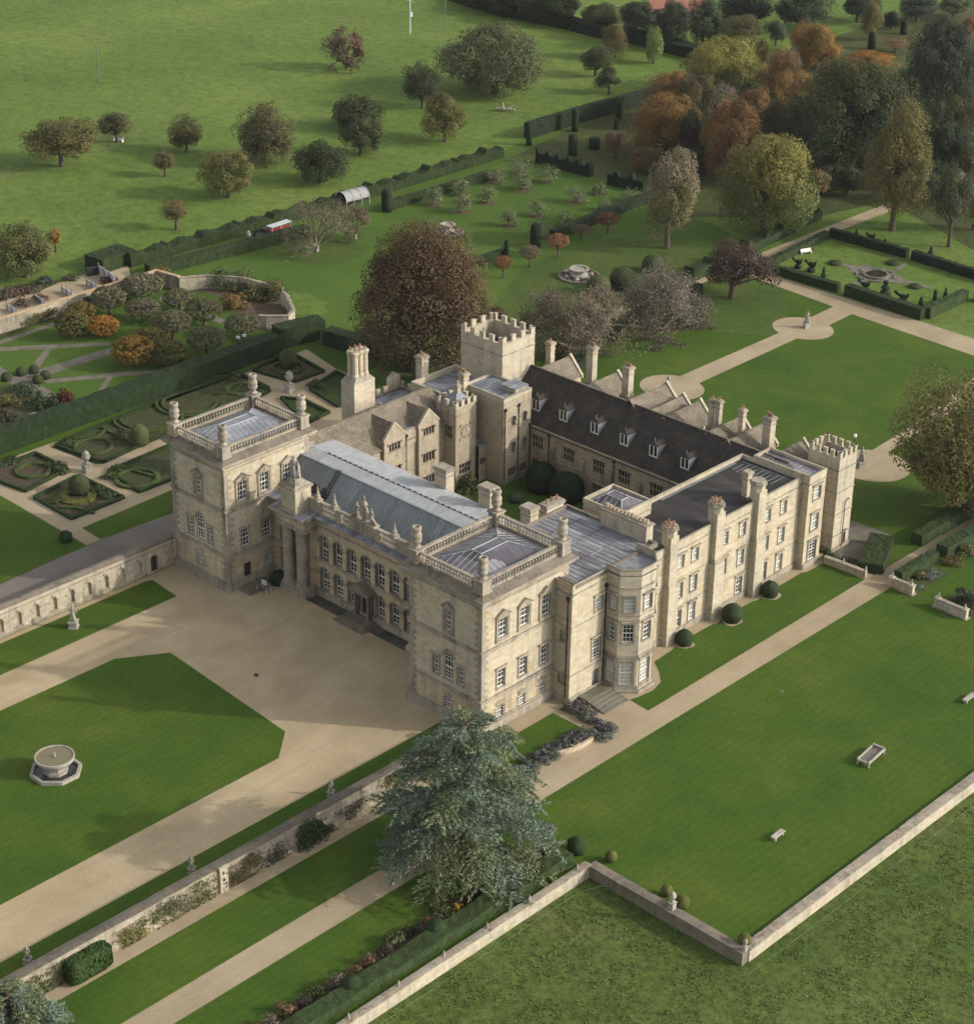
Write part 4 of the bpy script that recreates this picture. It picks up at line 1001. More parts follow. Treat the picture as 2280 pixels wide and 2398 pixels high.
# ------------------------------------------------------------------ east range, clock tower and the south-east block
EX = -47.3
mb = MB(); fe = Face((EX, 19.9), 90)
ew = [(26 - 19.9, 5.2, 2.0, 1.3, 'hood'), (26 - 19.9, 1.6, 2.0, 1.3, 'hood'), (22.5 - 19.9, 5.2, 1.6, 1.3, 'hood')]
wall(mb, fe, 24.0, 0, 9.4, [w for w in ew if w[1] + w[3] < 9.2])
wall(mb, Face((-56.0, 44), 270), 28, 0, 9.4)
band(mb, fe, 0, 24, 0, .6, .12); band(mb, fe, 0, 24, 4.3, 4.45, .1)
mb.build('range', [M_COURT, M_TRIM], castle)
mb = MB(); RX, RZ = -51.7, 13.0
slab(mb, [(EX + .3, 19, 9.25), (EX + .3, 43.6, 9.25), (RX, 43.6, RZ), (RX, 19, RZ)]); slab(mb, [(RX, 19, RZ), (RX, 43.6, RZ), (-56.3, 43.6, 9.25), (-56.3, 19, 9.25)])
for i in range(38): mb.box(RX - .14, RX + .14, 19 + i * .65, 19.6 + i * .65, RZ - .03, RZ + .1, 1)
mb.build('roof', [M_STSLATE, M_STSLATE], castle)
mb = MB()
mb.poly([(RX, 19.05, RZ), (-56, 19.05, 9.3), (-56, 19.05, 0), (EX, 19.05, 0), (EX, 19.05, 9.3)], 0); mb.build('gable_end', [M_STONE], castle)
for (yc, w, zt, ze) in ((32.1, 1.95, 12.7, 10.6), (38.5, 1.9, 12.6, 10.6)):      # two gabled bays facing the court
    mb = MB(); f = Face((EX + .5, yc - w), 90)
    wall(mb, f, 2 * w, 0, ze, [(w, 8.7 if yc < 35 else 8.95, 2.1, 1.2, 'hood'), (w, 5.0, 2.3, 1.4, 'hood'), (w, 1.5, 2.3, 1.4, 'hood')])
    mb.box(EX - .02, EX + .49, yc - w, yc - w + .02, 0, ze, 0); mb.box(EX - .02, EX + .49, yc + w - .02, yc + w, 0, ze, 0)
    mb.poly([f.pt(0, ze), f.pt(2 * w, ze), f.pt(w, zt)], 0)
    for s, u in ((-1, 0), (1, 2 * w)):
        mb.add([f.pt(u + s * .12, ze - .15, .06), f.pt(w, zt - .02, .06), f.pt(w, zt + .28, .06), f.pt(u + s * .12, ze + .15, .06), f.pt(u + s * .12, ze - .15, -.3), f.pt(w, zt - .02, -.3), f.pt(w, zt + .28, -.3), f.pt(u + s * .12, ze + .15, -.3)], [(0, 1, 2, 3), (3, 2, 6, 7), (0, 4, 5, 1), (7, 6, 5, 4)], 1)
    xb = RX + .1
    for s in (-1, 1):
        q = [(EX + .4, yc, zt - .06), (xb, yc, zt - .06), (xb, yc + s * w, ze - .06), (EX + .4, yc + s * w, ze - .06)]
        slab(mb, q if s > 0 else q[::-1], -.1, 2)
    mb.box(EX - 2.0, EX + .1, yc - w, yc - w + .25, 8, ze - .08, 0); mb.box(EX - 2.0, EX + .1, yc + w - .25, yc + w, 8, ze - .08, 0)
    mb.build('gable', [M_COURT, M_PALE, M_STSLATE], castle)
mb = MB(); mb.box(EX - 3.6, EX + .1, 34.1, 36.55, 10.2, 10.45, 0); mb.build('roof', [M_LEAD], castle)
mb = MB(); mb.box(EX - .4, EX + .12, 34.06, 36.6, 8.5, 10.6, 0); mb.build('parapet', [M_COURT], castle)
drainpipe(Face((EX + .12, 34.2), 90), .3, .3, 9.8); 
# clock tower with battlements and a lead turret roof
mb = MB(); x0, x1, y0, y1 = -48.9, -45.2, 42.0, 46.0; zt = 12.2
wall(mb, Face((x1, y0), 90), 4.0, 0, zt, [(1.9, 1.9, 2.3, 1.6, 'mullion')])
wall(mb, Face((x0, y0), 0), 3.7, 0, zt, [(2.3, 7.4, 1.4, 1.9, 'hood')])
wall(mb, Face((x1, y1), 180), 3.7, 0, zt); wall(mb, Face((x0, y1), 270), 4.0, 0, zt)
ring(mb, x0, x1, y0, y1, zt - 1.3, zt - 1.15, .09)
mb.build('tower', [M_COURT, M_TRIM], castle)
b = MB(); ring(b, x0, x1, y0, y1, zt - .12, zt, .06, 0); b = b.build('battlement', [M_PALE], castle)
for f, L in ((Face((x1, y0), 90), 4.0), (Face((x0, y0), 0), 3.7), (Face((x1, y1), 180), 3.7), (Face((x0, y1), 270), 4.0)): merlons(b, f, 0.003, L - .003, zt + .002, .7, .55, .5)
b = MB(); b.prism([(x0 + .3, y0 + .3), (x1 - .3, y0 + .3), (x1 - .3, y1 - .3), (x0 + .3, y1 - .3)], zt - .1, zt + 1.3, 0, [(-47.4, 43.7), (-46.7, 43.7), (-46.7, 44.4), (-47.4, 44.4)])
b.build('roof', [M_LEAD], castle)
chimney(-46.9, 44.1, zt + .6, 14.6, .6, .6, 1, M_PALE, M_BUFFPOT)
f = Face((x1, y0), 90); b = MB()
b.tube(f.pt(1.95, 8.3, .0), f.pt(1.95, 8.3, .08), .95, .95, 20, 0)
b.tube(f.pt(1.95, 8.3, .08), f.pt(1.95, 8.3, .12), .72, .72, 20, 1)
for k in range(12):
    a = k * pi / 6; b.tube(f.pt(1.95 + .82 * cos(a), 8.3 + .82 * sin(a), .09), f.pt(1.95 + .82 * cos(a), 8.3 + .82 * sin(a), .14), .06, .06, 6, 2)
    a += .26; b.box(0, 0, 0, 0, 0, 0, 0)
for s in (-1, 1):
    for z in (7.25, 9.2): f.box(b, 1.95 + s * .9 - .22, 1.95 + s * .9 + .22, 0, .12, z - .15, z + .3, 0)
b.tube(f.pt(1.95, 8.3, .16), f.pt(1.95, 8.85, .16), .03, .02, 5, 2); b.tube(f.pt(1.95, 8.3, .16), f.pt(2.3, 8.15, .16), .03, .02, 5, 2)
b.build('clock', [M_TRIM, M_COURT, M_IRON], castle)
# low link with lead roof, then the tall corner block
mb = MB(); f = Face((-44.6, 46.0), 90)
wall(mb, f, 1.6, 0, 5.4, [(.8, 2.4, 1.1, 1.1, 'mullion')]); wall(mb, Face((-44.6, 47.45), 0), .1, 0, 5.4)
mb.box(-48, -44.55, 46.01, 47.5, 5.2, 5.5, 2); band(mb, f, 0, 1.5, 5.4, 5.6, .08)
mb.build('link', [M_COURT, M_TRIM, M_LEAD], castle)
mb = MB(); x0, x1, y0, y1, zt = -49.0, -41.45, 47.5, 53.05, 13.0
wall(mb, Face((x1, y0), 90), 5.5, 0, zt, [(2.0, 8.4, 1.0, 1.6, 'arch_sash'), (4.2, 8.4, 1.0, 1.6, 'arch_sash'), (2.0, 4.2, 1.0, 1.9, 'arch_sash'), (4.2, 4.2, 1.0, 1.9, 'arch_sash'), (1.9, .9, 1.6, 1.3, 'mullion'), (4.2, .9, 1.5, 1.3, 'mullion')])
wall(mb, Face((x0, y0), 0), x1 - x0, 0, zt); wall(mb, Face((x1, y1), 180), x1 - x0, 6, zt); wall(mb, Face((x0, y1), 270), 5.5, 0, zt)
f = Face((x1, y0), 90); band(mb, f, 0, 5.5, 0, .6, .12); band(mb, f, 0, 5.5, 3.0, 3.15, .1); band(mb, f, 0, 5.5, 11.4, 11.55, .1); band(mb, f, 0, 5.5, zt, zt + .14, .1)
band(mb, Face((x0, y0), 0), 0, x1 - x0, 11.4, 11.55, .1); band(mb, Face((x0, y0), 0), 0, x1 - x0, zt, zt + .14, .1)
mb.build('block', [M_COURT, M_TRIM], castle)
flat_roof(x0, x1 - .02, y0 + .02, y1, 12.75, M_LEAD, .3, .3, M_PALE, seams='x')
b = MB(); b.box(-44.4, -41.8, 50.1, 52.6, 12.76, 13.5, 0); b.box(-44.5, -41.7, 50.0, 52.7, 13.5, 13.62, 1); b.build('roof_hatch', [M_TRIM, M_LEAD], castle)
drainpipe(f, .25, .3, 11.2); drainpipe(f, 2.95, .3, 11.2); drainpipe(f, 5.3, .3, 7.5)
mb = MB(); x0, x1, y0, y1, zt = -56, -46.6, 44.2, 53.0, 11.2
wall(mb, Face((x1, y0), 90), 3.3, 0, zt, [(1.2, 8.6, .9, 1.5, 'mullion')]); wall(mb, Face((x0, y0), 0), x1 - x0, 0, zt); wall(mb, Face((x0, y1), 270), y1 - y0, 0, zt)
mb.build('block', [M_COURT, M_TRIM], castle)
flat_roof(-56, -46.5, 44.2, 53.0, 11.4, M_LEADY, .8, .35, M_PALE, seams='x')
chimney(-48.6, 47.0, 11.4, 15.0, 1.0, 1.0, 2, M_PALE, M_TERRA, base=1.0)
mb = MB(); x, y = -56.4, 34.5                                        # great clustered stack on the outer wall
mb.box(x - 1.3, x + 1.3, y - 1.9, y + 1.9, 0, 15.4, 0)
mb.prism([(x - 1.3, y - 1.9), (x + 1.3, y - 1.9), (x + 1.3, y + 1.9), (x - 1.3, y + 1.9)], 15.4, 16.0, 1, [(x - 1.0, y - 1.3), (x + 1.0, y - 1.3), (x + 1.0, y + 1.3), (x - 1.0, y + 1.3)])
c = mb.build('chimney', [M_PALE, M_TRIM], castle)
for k in range(6):
    sx, sy = (-.48, .48)[k % 2], (-.9, 0, .9)[k // 2]
    mb = MB(); mb.lathe(x + sx, y + sy, [(.5, 16.0), (.5, 16.3), (.40, 16.45), (.40, 19.0), (.46, 19.15), (.55, 19.4), (.55, 19.6), (.44, 19.7)], 8, 0)
    mb.build('flue', [M_PALE], c); pots(c, [(x + sx, y + sy)], 19.7, M_TERRA, .45, .15)
chimney(-56.6, 46.9, 8, 15.2, 1.25, 1.25, 2, M_PALE, base=3.2)
mb = MB(); x0, x1, y0, y1, zt = -60.2, -56.05, 38.5, 46.2, 9.6           # battlemented porch block outside the east range
for f, L in ((Face((x0, y0), 0), x1 - x0), (Face((x1, y1), 180), x1 - x0), (Face((x0, y1), 270), y1 - y0)):
    wall(mb, f, L, 0, zt); b = MB(); f.box(b, 0, L, -.02, .06, zt - .14, zt, 0); b = b.build('battlement', [M_PALE], castle); merlons(b, f, 0.003, L - .003, zt + .002, .8, .7, .55)
for y in (44.6,):
    mb.box(x0 + .02, x0 + .34, y - 1.2, y + 1.2, zt, zt + 2.0, 0); mb.poly([(x0, y - 1.2, zt + 2), (x0, y + 1.2, zt + 2), (x0, y, zt + 2.7)], 0); mb.poly([(x0 + .34, y - 1.2, zt + 2), (x0 + .34, y + 1.2, zt + 2), (x0 + .34, y, zt + 2.7)], 0)
mb.box(x0 + .35, x1, y0 + .35, y1 - .35, zt - .5, zt - .2, 1)
mb.build('porch_block', [M_PALE, M_LEAD], castle)
# hall behind, closing the courtyard on its east corner
mb = MB(); wall(mb, Face((-45.3, 19.9), 180), 10.5, 0, 12.0); mb.box(-56, -44.9, 15.25, 19.85, 11.2, 11.5, 1); wall(mb, Face((-55.8, 19.9), 270), 4.7, 0, 11.5)
mb.build('link', [M_STONE, M_LEAD], castle)
chimney(-46.4, 16.2, 11, 15.6, 1.3, 1.3, 1, M_WHITE)
# ================================================================== ground
random.seed(11)
def sheet(name, pts, z, m, kind='structure'):
    mb = MB(); mb.poly([(p[0], p[1], z) for p in pts]); o = mb.build(name, [m]); o['kind'] = kind
    if o.data.polygons[0].normal.z < 0: o.data.flip_normals()
    return o
def rect(name, x0, x1, y0, y1, z, m): return sheet(name, [(x0, y0), (x1, y0), (x1, y1), (x0, y1)], z, m)
mb = MB()
mb.poly([(-4000, -3000, 0), (24.3, -3000, 0), (24.3, 4000, 0), (-4000, 4000, 0)])
mb.poly([(24.3, -9.3, 0), (44.0, -9.3, 0), (44.0, 4000, 0), (24.3, 4000, 0)])
for a, b in (((24.3, -3000), (24.3, -9.3)), ((24.3, -9.3), (44.0, -9.3)), ((44.0, -9.3), (44.0, 4000))): mb.poly([(*a, -1.6), (*b, -1.6), (*b, 0), (*a, 0)])
g_ = mb.build('ground', [M_MEADOW]); g_['kind'] = 'structure'
rect('field', 23, 4000, -3000, 4000, -1.12, M_ROUGH)
sheet('lawn', [(-146, 62), (-137, -200), (23.6, -200), (23.6, -9.0), (43.2, -9.0), (43.2, 141), (-146, 141)], .008, M_LAWN)
sheet('lawn', [(-146.5, 58), (-136, 58), (-110, 72), (-104, 60), (-62, 68), (-62, 141), (-74, 150), (-106, 160), (-150, 215), (-150, 170), (-146.5, 158)], .016, M_BRIGHT)
sheet('lawn', [F5(540, 1180), F5(940, 780), F5(1100, 560), F5(1600, 420), F5(1876, 440), (-62, 141), (-46, 120), F5(1876, 880)], .022, M_AUTUMNLAWN)
sheet('woodland_floor', [F2(985, 790), (-137.5, 159.6), (-110, 161), (-100, 150), (-78, 172), (-74, 190), (-30, 170), (43, 150), (43, 520), (-160, 520), F2(1640, 480)], .02, M_WOODFLOOR)
def patch(c, rx, ry, z, m, name='leaf_litter', n=22, rot=0.0):
    rng = random.Random(int(c[0] * 10)); pts = []
    for i in range(n):
        a = 2 * pi * i / n; q = rng.uniform(.8, 1.15); x, y = rx * q * cos(a), ry * q * sin(a)
        pts.append((c[0] + x * cos(rot) - y * sin(rot), c[1] + x * sin(rot) + y * cos(rot)))
    return sheet(name, pts, z, m)
patch(F4(520, 400), 4.2, 6.5, .027, M_LEAFLITTER, rot=-.4)
patch(F5(560, 1120), 9, 9, .026, M_AUTUMNLAWN)
patch(F3(345, 1235), 6, 6, .028, M_AUTUMNLAWN); patch(F1(1560, 1210), 8, 8, .024, M_AUTUMNLAWN)
patch(F1(1440, 1480), 6.0, 5.2, .03, M_MEADOW, 'lawn')
# ------------------------------------------------------------------ forecourt
sheet('gravel_forecourt', [(-55.3, -140), (-1.0, -140), (-1.0, -.6), (-.1, 9.0), (-55.3, 9.2)], .014, M_GRAVEL)
sheet('lawn', [(-12.3, -140), (-12.6, -18.7), (-16.05, -14.7), (-38.5, -13.0), (-42.0, -18.5), (-42.0, -140)], .032, M_LAWN)
sheet('lawn', [(-54.4, -140), (-54.4, -4.3), L2(745, 330), L2(862, 410), L2(0, 797), (-48.0, -140)], .032, M_LAWN)
rect('lawn', -5.2, -1.7, -140, -1.2, .032, M_LAWN)
rect('flower_bed', -1.7, -.3, -140, -1.2, .034, M_BED)
rect('stone_terrace', -37.4, -11.3, 6.9, 8.72, .02, M_DARKPAVE)
o = sheet('drain_cover', [L2(1235, 795), L2(1250, 784), L2(1268, 794), L2(1252, 806)], .022, M_IRON); del o['kind']; tag(o, 'small dark square drain cover set in the forecourt gravel', 'drain cover')
# road and verge left of the arcade wall
rect('road', -67.3, -61.6, -140, 40, .014, M_TARMAC); rect('verge', -61.6, -56.0, -140, 14, .018, M_PATH)
# ------------------------------------------------------------------ west gardens
rect('gravel_path', 0.02, 13.1, -140, 62.4, .014, M_PATH)
rect('lawn', 3.1, 9.7, -140, -4.5, .032, M_LAWN)
rect('lawn', 2.5, 7.6, -2.6, 9.2, .032, M_LAWN)
sheet('lawn', [(6.9, 17.5), (9.9, 17.2), (9.6, 60.6), (3.3, 60.4), (3.2, 57.0), (2.85, 56.4), (2.9, 48.7), (3.2, 46.5), (2.9, 45.9), (2.85, 40.5), (3.2, 38.4), (2.9, 37.8), (2.85, 31.8), (3.3, 29.4), (3.5, 26.0), (5.4, 24.6), (7.0, 23.0), (7.5, 21.0), (7.2, 18.6)], .032, M_LAWN)
rect('lawn', 13.1, 18.6, -140, -10.0, .03, M_LAWN)
rect('flower_bed', 18.6, 20.9, -140, -9.0, .034, M_SOIL)
rect('gravel_path', 9.8, 12.4, 62.4, 100, .016, M_PATH)
sheet('lawn', [(.5, -9), (13.1, -9), (13.1, -10), (.5, -10)], .001, M_LAWN)
sheet('flower_bed', [(2.8, 60.9), (7.3, 61.2), (6.0, 69.0), (3.2, 71.0), (2.6, 67.5)], .03, M_FLAG)
sheet('stone_terrace', [A3(1385, 745), A3(1610, 830), A3(1560, 890), A3(1300, 900)], .033, M_FLAG)
rect('flower_bed', 12.7, 16.4, 62.0, 69.8, .03, M_BED); rect('flower_bed', 19.7, 24.4, 61.2, 68, .03, M_BED)
# ------------------------------------------------------------------ south park paths
def keyhole(cx, y0, y1, r, w, z):
    pts = []
    return pts
sheet('gravel_path', [(-48.3, 94.2), (-44.5, 94.2), (-44.7, 121.3), (-48.2, 121.0)], .03, M_PATH)
for cx, cy in ((-46.4, 90.6), (-46.6, 124.8)):
    sheet('gravel_path', [(cx + 5.2 * cos(2 * pi * i / 36), cy + 4.6 * sin(2 * pi * i / 36)) for i in range(36)], .034, M_PATH)
sheet('gravel_path', [(-48.6, 128.5), (-44.4, 128.5), (-44.6, 135.8), (-48.8, 137.0)], .030, M_PATH)
sheet('gravel_path', [(-73.4, 141.2), (-73.4, 138.4), (-48.8, 136.4), (-44.6, 135.8), (60, 131.5), (60, 139), (-34.5, 141.2)], .038, M_PATH)
sheet('gravel_path', [(-73.6, 96), (-71.6, 96), (-71.0, 141), (-70.0, 192.6), (-69.5, 260), (-74, 260), (-73.2, 189.5)], .042, M_PATH)
sheet('gravel_path', [F4(1345, 1060), F4(1345, 1010), F4(1560, 880), F4(1876, 640), F4(1876, 740), F4(1620, 900)], .03, M_PATH)
c_ = F4(1420, 1035); sheet('gravel_path', [(c_[0] + 5.4 * cos(i * pi / 16), c_[1] + 5.2 * sin(i * pi / 16)) for i in range(32)], .034, M_PATH)
# ------------------------------------------------------------------ knot garden and walled garden grounds
sheet('gravel_path', [(-96.8, -40), (-96.8, 61), (-88.0, 59), (-70, 58), (-67.5, 45), (-67.5, -140), (-96.8, -140)], .014, M_PATH)
sheet('lawn', [L1(0, 1480), L1(500, 1770), L1(0, 1998), (-68, -120), (-88, -120)], .032, M_LAWN)
sheet('lawn', [L1(475, 1670), L1(1000, 1448), (-68.5, 30), L1(1010, 1580), L1(580, 1735)], .032, M_LAWN)
rect('grass_strip', -97.6, -96.4, -140, 58, .03, M_LAWN)
sheet('walled_garden_lawn', [(-135.5, -60), (-135.6, 61.5), (-131, 62.8), (-110, 68), (-107.5, 63), (-101, 57), (-101, -60)], .020, M_BRIGHT)
for pts in ([L1(0, 625), L1(640, 595), L1(640, 615), L1(0, 650)], [L1(150, 775), L1(270, 625), L1(310, 625), L1(205, 780)],
            [L1(110, 790), L1(680, 615), L1(690, 650), L1(330, 770), L1(190, 830)], [L1(250, 815), L1(690, 770), L1(980, 755), L1(990, 770), L1(640, 800), L1(270, 835)],
            [L1(530, 940), L1(620, 795), L1(660, 790), L1(560, 930)], [L1(0, 735), L1(80, 790), L1(170, 815), L1(470, 965), L1(400, 1000), L1(60, 835), L1(0, 810)],
            [L1(930, 330), L1(1340, 480), L1(1300, 500), L1(920, 350)], [L1(0, 590), L1(340, 470), L1(350, 490), L1(0, 610)]):
    sheet('garden_path', pts, .034 + .004 * random.random(), M_FLAG)
sheet('flower_bed', [L1(960, 300), L1(1050, 285), L1(1180, 240), L1(1400, 225), L1(1560, 265), L1(1660, 340), L1(1660, 430), L1(1560, 470), L1(1340, 420), L1(1300, 340), L1(1150, 300)], .032, M_SOIL)
sheet('flower_bed', [L1(0, 850), L1(60, 840), L1(460, 1005), L1(480, 1040), L1(0, 1150)], .033, M_BED)
sheet('flower_bed', [L1(0, 545), L1(400, 400), L1(400, 430), L1(0, 580)], .032, M_BED)
sheet('nursery_yard', [(-137.2, 5), (-137.2, 58), L1(740, 150), L1(500, 200), L1(0, 360), (-156, 5)], .02, M_PATH)
sheet('flower_bed', [R2(0, 600), R2(0, 480), R2(250, 390), R2(760, 330), R2(850, 350), R2(500, 500)], .03, M_BED)

# ================================================================== clipped hedges, walls
def hedge_mesh(pts, w, h, step=.55, jit=.075, prof=None, seed=0, closed=False, taper=.06):
    """clipped hedge along a polyline, fine enough to be uneven; prof(t in metres) scales the height"""
    rng = random.Random(seed); P = []
    for i in range(len(pts) - 1):
        a, b = Vector((*pts[i], 0)), Vector((*pts[i + 1], 0)); n = max(1, int((b - a).length / step))
        for k in range(n): P.append(a.lerp(b, k / n))
    P.append(Vector((*pts[-1], 0)))
    mb = MB(); rows = []; d = 0
    kz = max(2, int(h / step)); kw = max(2, int(w / step))
    for i, p in enumerate(P):
        t = (P[min(i + 1, len(P) - 1)] - P[max(i - 1, 0)])
        if t.length < 1e-6: t = Vector((1, 0, 0))
        t.normalize(); s = Vector((t.y, -t.x, 0))
        if i: d += (p - P[i - 1]).length
        hh = h * (prof(d) if prof else 1.0)
        ring_ = [(w / 2, z / kz * hh) for z in range(kz + 1)] + [(w / 2 - w * q / kw, hh) for q in range(1, kw)] + [(-w / 2, hh - z / kz * hh) for z in range(kz + 1)]
        row = []
        for (o, z) in ring_:
            o2 = o * (1 - taper * z / max(h, .1))
            v = p + s * (o2 + rng.uniform(-jit, jit)) + UP * (z + (rng.uniform(-jit, jit) if z > 0 else 0))
            row.append(v)
        rows.append(row)
    k = len(rows[0]); V = [v for r in rows for v in r]
    fs = [(i * k + j, (i + 1) * k + j, (i + 1) * k + j + 1, i * k + j + 1) for i in range(len(rows) - 1) for j in range(k - 1)]
    fs += [tuple(range(k - 1, -1, -1)), tuple(range((len(rows) - 1) * k, len(rows) * k))]
    mb.add(V, fs, 0)
    return mb
YEW = (.026, .043, .016); BOX = (.028, .047, .015); YEWL = (.029, .045, .015)
def hedge(pts, w, h, label, color=YEW, cat='hedge', group=None, name='hedge', **kw):
    o = hedge_mesh(pts, w, h, **kw).build(name, [M_HEDGE])
    o.color = (*color, 1); return tag(o, label, cat, group)
def ball(c, r, rz, label, color=YEW, cat='topiary', group=None, name='topiary_ball', z0=0.0, shape='dome', seed=1):
    mb = MB(); rng = random.Random(seed + int(c[0] * 7))
    if shape == 'dome':
        mb.lathe(c[0], c[1], [(r * q, z0 + rz * z) for q, z in ((.80, 0), (.95, .2), (1.0, .42), (.93, .62), (.76, .80), (.48, .93), (.15, 1.0))], 18, 0)
    elif shape == 'ball': mb.blob((c[0], c[1], z0 + rz / 2), (r, r, rz / 2), 16, 10)
    elif shape == 'cone': mb.lathe(c[0], c[1], [(r * q, z0 + rz * z) for q, z in ((.9, 0), (1, .15), (.75, .5), (.4, .8), (.08, 1))], 14, 0)
    elif shape == 'pillar': mb.lathe(c[0], c[1], [(r * q, z0 + rz * z) for q, z in ((.95, 0), (1, .3), (1, .8), (.85, .95), (.4, 1))], 12, 0)
    elif shape == 'tiers': mb.lathe(c[0], c[1], [(r * q, z0 + rz * z) for q, z in ((.8, 0), (1, .12), (.9, .3), (.4, .36), (.4, .42), (.75, .5), (.7, .62), (.3, .68), (.3, .74), (.5, .8), (.4, .93), (.1, 1))], 14, 0)
    elif shape == 'bird':
        mb.lathe(c[0], c[1], [(r, z0), (r * 1.1, z0 + rz * .25), (r * .4, z0 + rz * .4)], 12, 0); mb.blob((c[0], c[1], z0 + rz * .6), (r * 1.3, r * .6, rz * .22), 10, 6)
        mb.tube((c[0] + r * .8, c[1], z0 + rz * .6), (c[0] + r * 1.3, c[1], z0 + rz), r * .35, r * .2, 6); mb.tube((c[0] - r, c[1], z0 + rz * .6), (c[0] - r * 2.1, c[1], z0 + rz * .85), r * .3, r * .4, 6)
    j = min(.09, .03 + .03 * r); mb.v = [(x + rng.uniform(-j, j), y + rng.uniform(-j, j), z + rng.uniform(-j, j) * .7) for x, y, z in mb.v]
    o = mb.build(name, [M_HEDGE], None, True); o.color = (*color, 1)
    return tag(o, label, cat, group)

hedge([(-99.6, -140), (-99.6, 57)], 2.9, 3.0, 'long tall yew hedge between the walled garden and the knot garden path', (.022, .038, .014), step=.8, jit=.09)
hedge([(-101.2, 58.5), (-99.6, 66.5)], 3.2, 3.2, 'thick yew hedge block at the curved end of the walled garden wall', YEW)
hedge([(-96.6, 65.2), (-90, 66.2), (-78, 67.5)], 2.6, 2.6, 'dark yew hedge running under the copper beech', YEW)
sc = lambda d: 1 + .16 * sin(d * 1.15) + (.25 if (d % 8.0) < 1.1 else 0)
hedge([(-147.0, 64), (-145.4, 110), (-145.5, 157)], 2.6, 1.9, 'scalloped hedge with knobs between the meadow and the grass walk', YEWL, prof=sc, step=.55)
hedge([(-140.6, 63.5), (-138.6, 80), (-137.0, 97)], 1.9, 2.0, 'straight hedge on the garden side of the grass walk by the pale bare tree', YEWL)
hedge([(-149.0, 58.5), (-149.6, 66)], 5.0, 2.4, 'end block of the double hedge nearest the walled garden', YEWL)
hedge([(-137.0, 118), (-136.5, 146)], 1.5, 1.7, 'low hedge behind the orchard trees beside the grass walk', YEWL)
hedge([(-150.0, 170), (-150.2, 190), (-149.0, 212)], 1.6, 3.3, 'tall dark hedge wall running up to the autumn woodland', (.020, .030, .014))
hedge([(-137.5, 159.6), (-123.5, 160.2)], 1.3, 2.0, 'dark hedge with topiary points at the far side of the orchard', (.018, .028, .014), prof=lambda d: 1 + (.45 if (d % 2.6) < .7 else 0), step=.4)
hedge([(-118.3, 159.2), (-110.5, 160.8)], 1.3, 2.0, 'short dark hedge with points beyond the orchard opening', (.018, .028, .014), prof=lambda d: 1 + (.5 if 1.4 < (d % 3.6) < 2.1 else 0), step=.4)
hedge([(-104.0, 127), (-105.8, 154), (-106.0, 166)], 1.3, 1.9, 'dark hedge on the right side of the orchard', (.022, .036, .016))
hedge([(-104.6, 106), (-104.6, 115.6)], 1.2, 1.4, 'low hedge behind the copper beech ending in a pillar', (.024, .040, .016))
hedge([(-73.6, 128.5), (-75.2, 146), (-77.6, 172)], 2.2, 1.7, 'hedge along the left of the woodland path', (.030, .048, .018), prof=lambda d: 1 + (.5 if (d % 6) < .8 else 0), step=.5)
hedge([F4(60, 640), F4(200, 490), F4(360, 400), F4(640, 260)], 1.8, 1.8, 'dark hedge sloping behind the bare grey bush towards the castle', (.020, .032, .015))
hedge([F4(600, 205), F4(780, 130)], 1.6, 1.8, 'hedge bit above the garden path left of the purple tree', (.030, .050, .018))
PG = 'clipped hedges of the sunken parterre'
hedge([(-66.6, 142.3), (-52.2, 142.8)], 1.3, 1.5, 'front hedge of the parterre left of its gate', (.026, .042, .016), group=PG)
hedge([(-50.6, 142.8), (-35.0, 142.4)], 1.6, 1.9, 'front hedge of the parterre right of its gate', (.026, .042, .016), group=PG)
hedge([(-35.0, 143.3), (-35.0, 155)], 1.5, 1.9, 'right hand end hedge of the parterre', (.034, .054, .018), group=PG)
hedge([(-33.8, 156), (-30, 158)], 1.5, 1.9, 'hedge stub at the far right corner of the parterre', (.028, .046, .016), group=PG)
hedge([(-69.8, 165.3), (-53.6, 165.8)], 1.3, 1.6, 'far hedge of the parterre on the woodland side, left half', (.018, .028, .014), group=PG)
hedge([(-52.4, 165.8), (-36, 165.2)], 1.3, 1.7, 'far hedge of the parterre on the woodland side, right half', (.018, .028, .014), group=PG)
hedge([(-68.0, 143), (-69.8, 164)], 1.3, 1.4, 'left end hedge of the parterre beside the woodland path', (.028, .046, .016), group=PG)
hedge([(5.4, 70.5), (7.8, 65.5), (9.0, 62.6)], 3.4, 1.3, 'broad low yew hedge beside the narrow path at the end of the terrace', YEWL)
hedge([(12.9, 63.0), (13.0, 71.4)], 1.3, 1.5, 'short yew hedge behind the first stone planter wall', (.030, .05, .018))
hedge([(8.9, 73.4), (9.4, 100)], 1.7, 1.6, 'left hedge of the far narrow path at the right edge', (.032, .052, .018))
hedge([(13.0, 73.0), (13.6, 100)], 1.8, 1.5, 'right hedge of the far narrow path at the right edge', (.034, .056, .020))
scb = lambda d: 1 + .10 * sin(d * .75)
hedge([(21.9, -140), (21.9, -10.2)], 2.0, 1.15, 'scalloped yew hedge along the boundary wall of the lower garden', (.036, .056, .019), prof=scb, step=.6, jit=.05)
for i, (x, y, r, h, lab) in enumerate(((21.8, -8.6, 1.0, 1.8, 'large dark yew ball at the end of the boundary hedge near the lawn corner'), (21.3, -16.6, .95, 1.9, 'yew knob in the boundary hedge below the cedar'), (21.2, -28.3, 1.1, 2.0, 'yew knob in the boundary hedge beside the russet shrubs'), (21.4, -39.5, 1.0, 1.9, 'yew knob in the boundary hedge near the bottom of the picture'))):
    ball((x, y), r, h, lab, YEW, shape='dome')
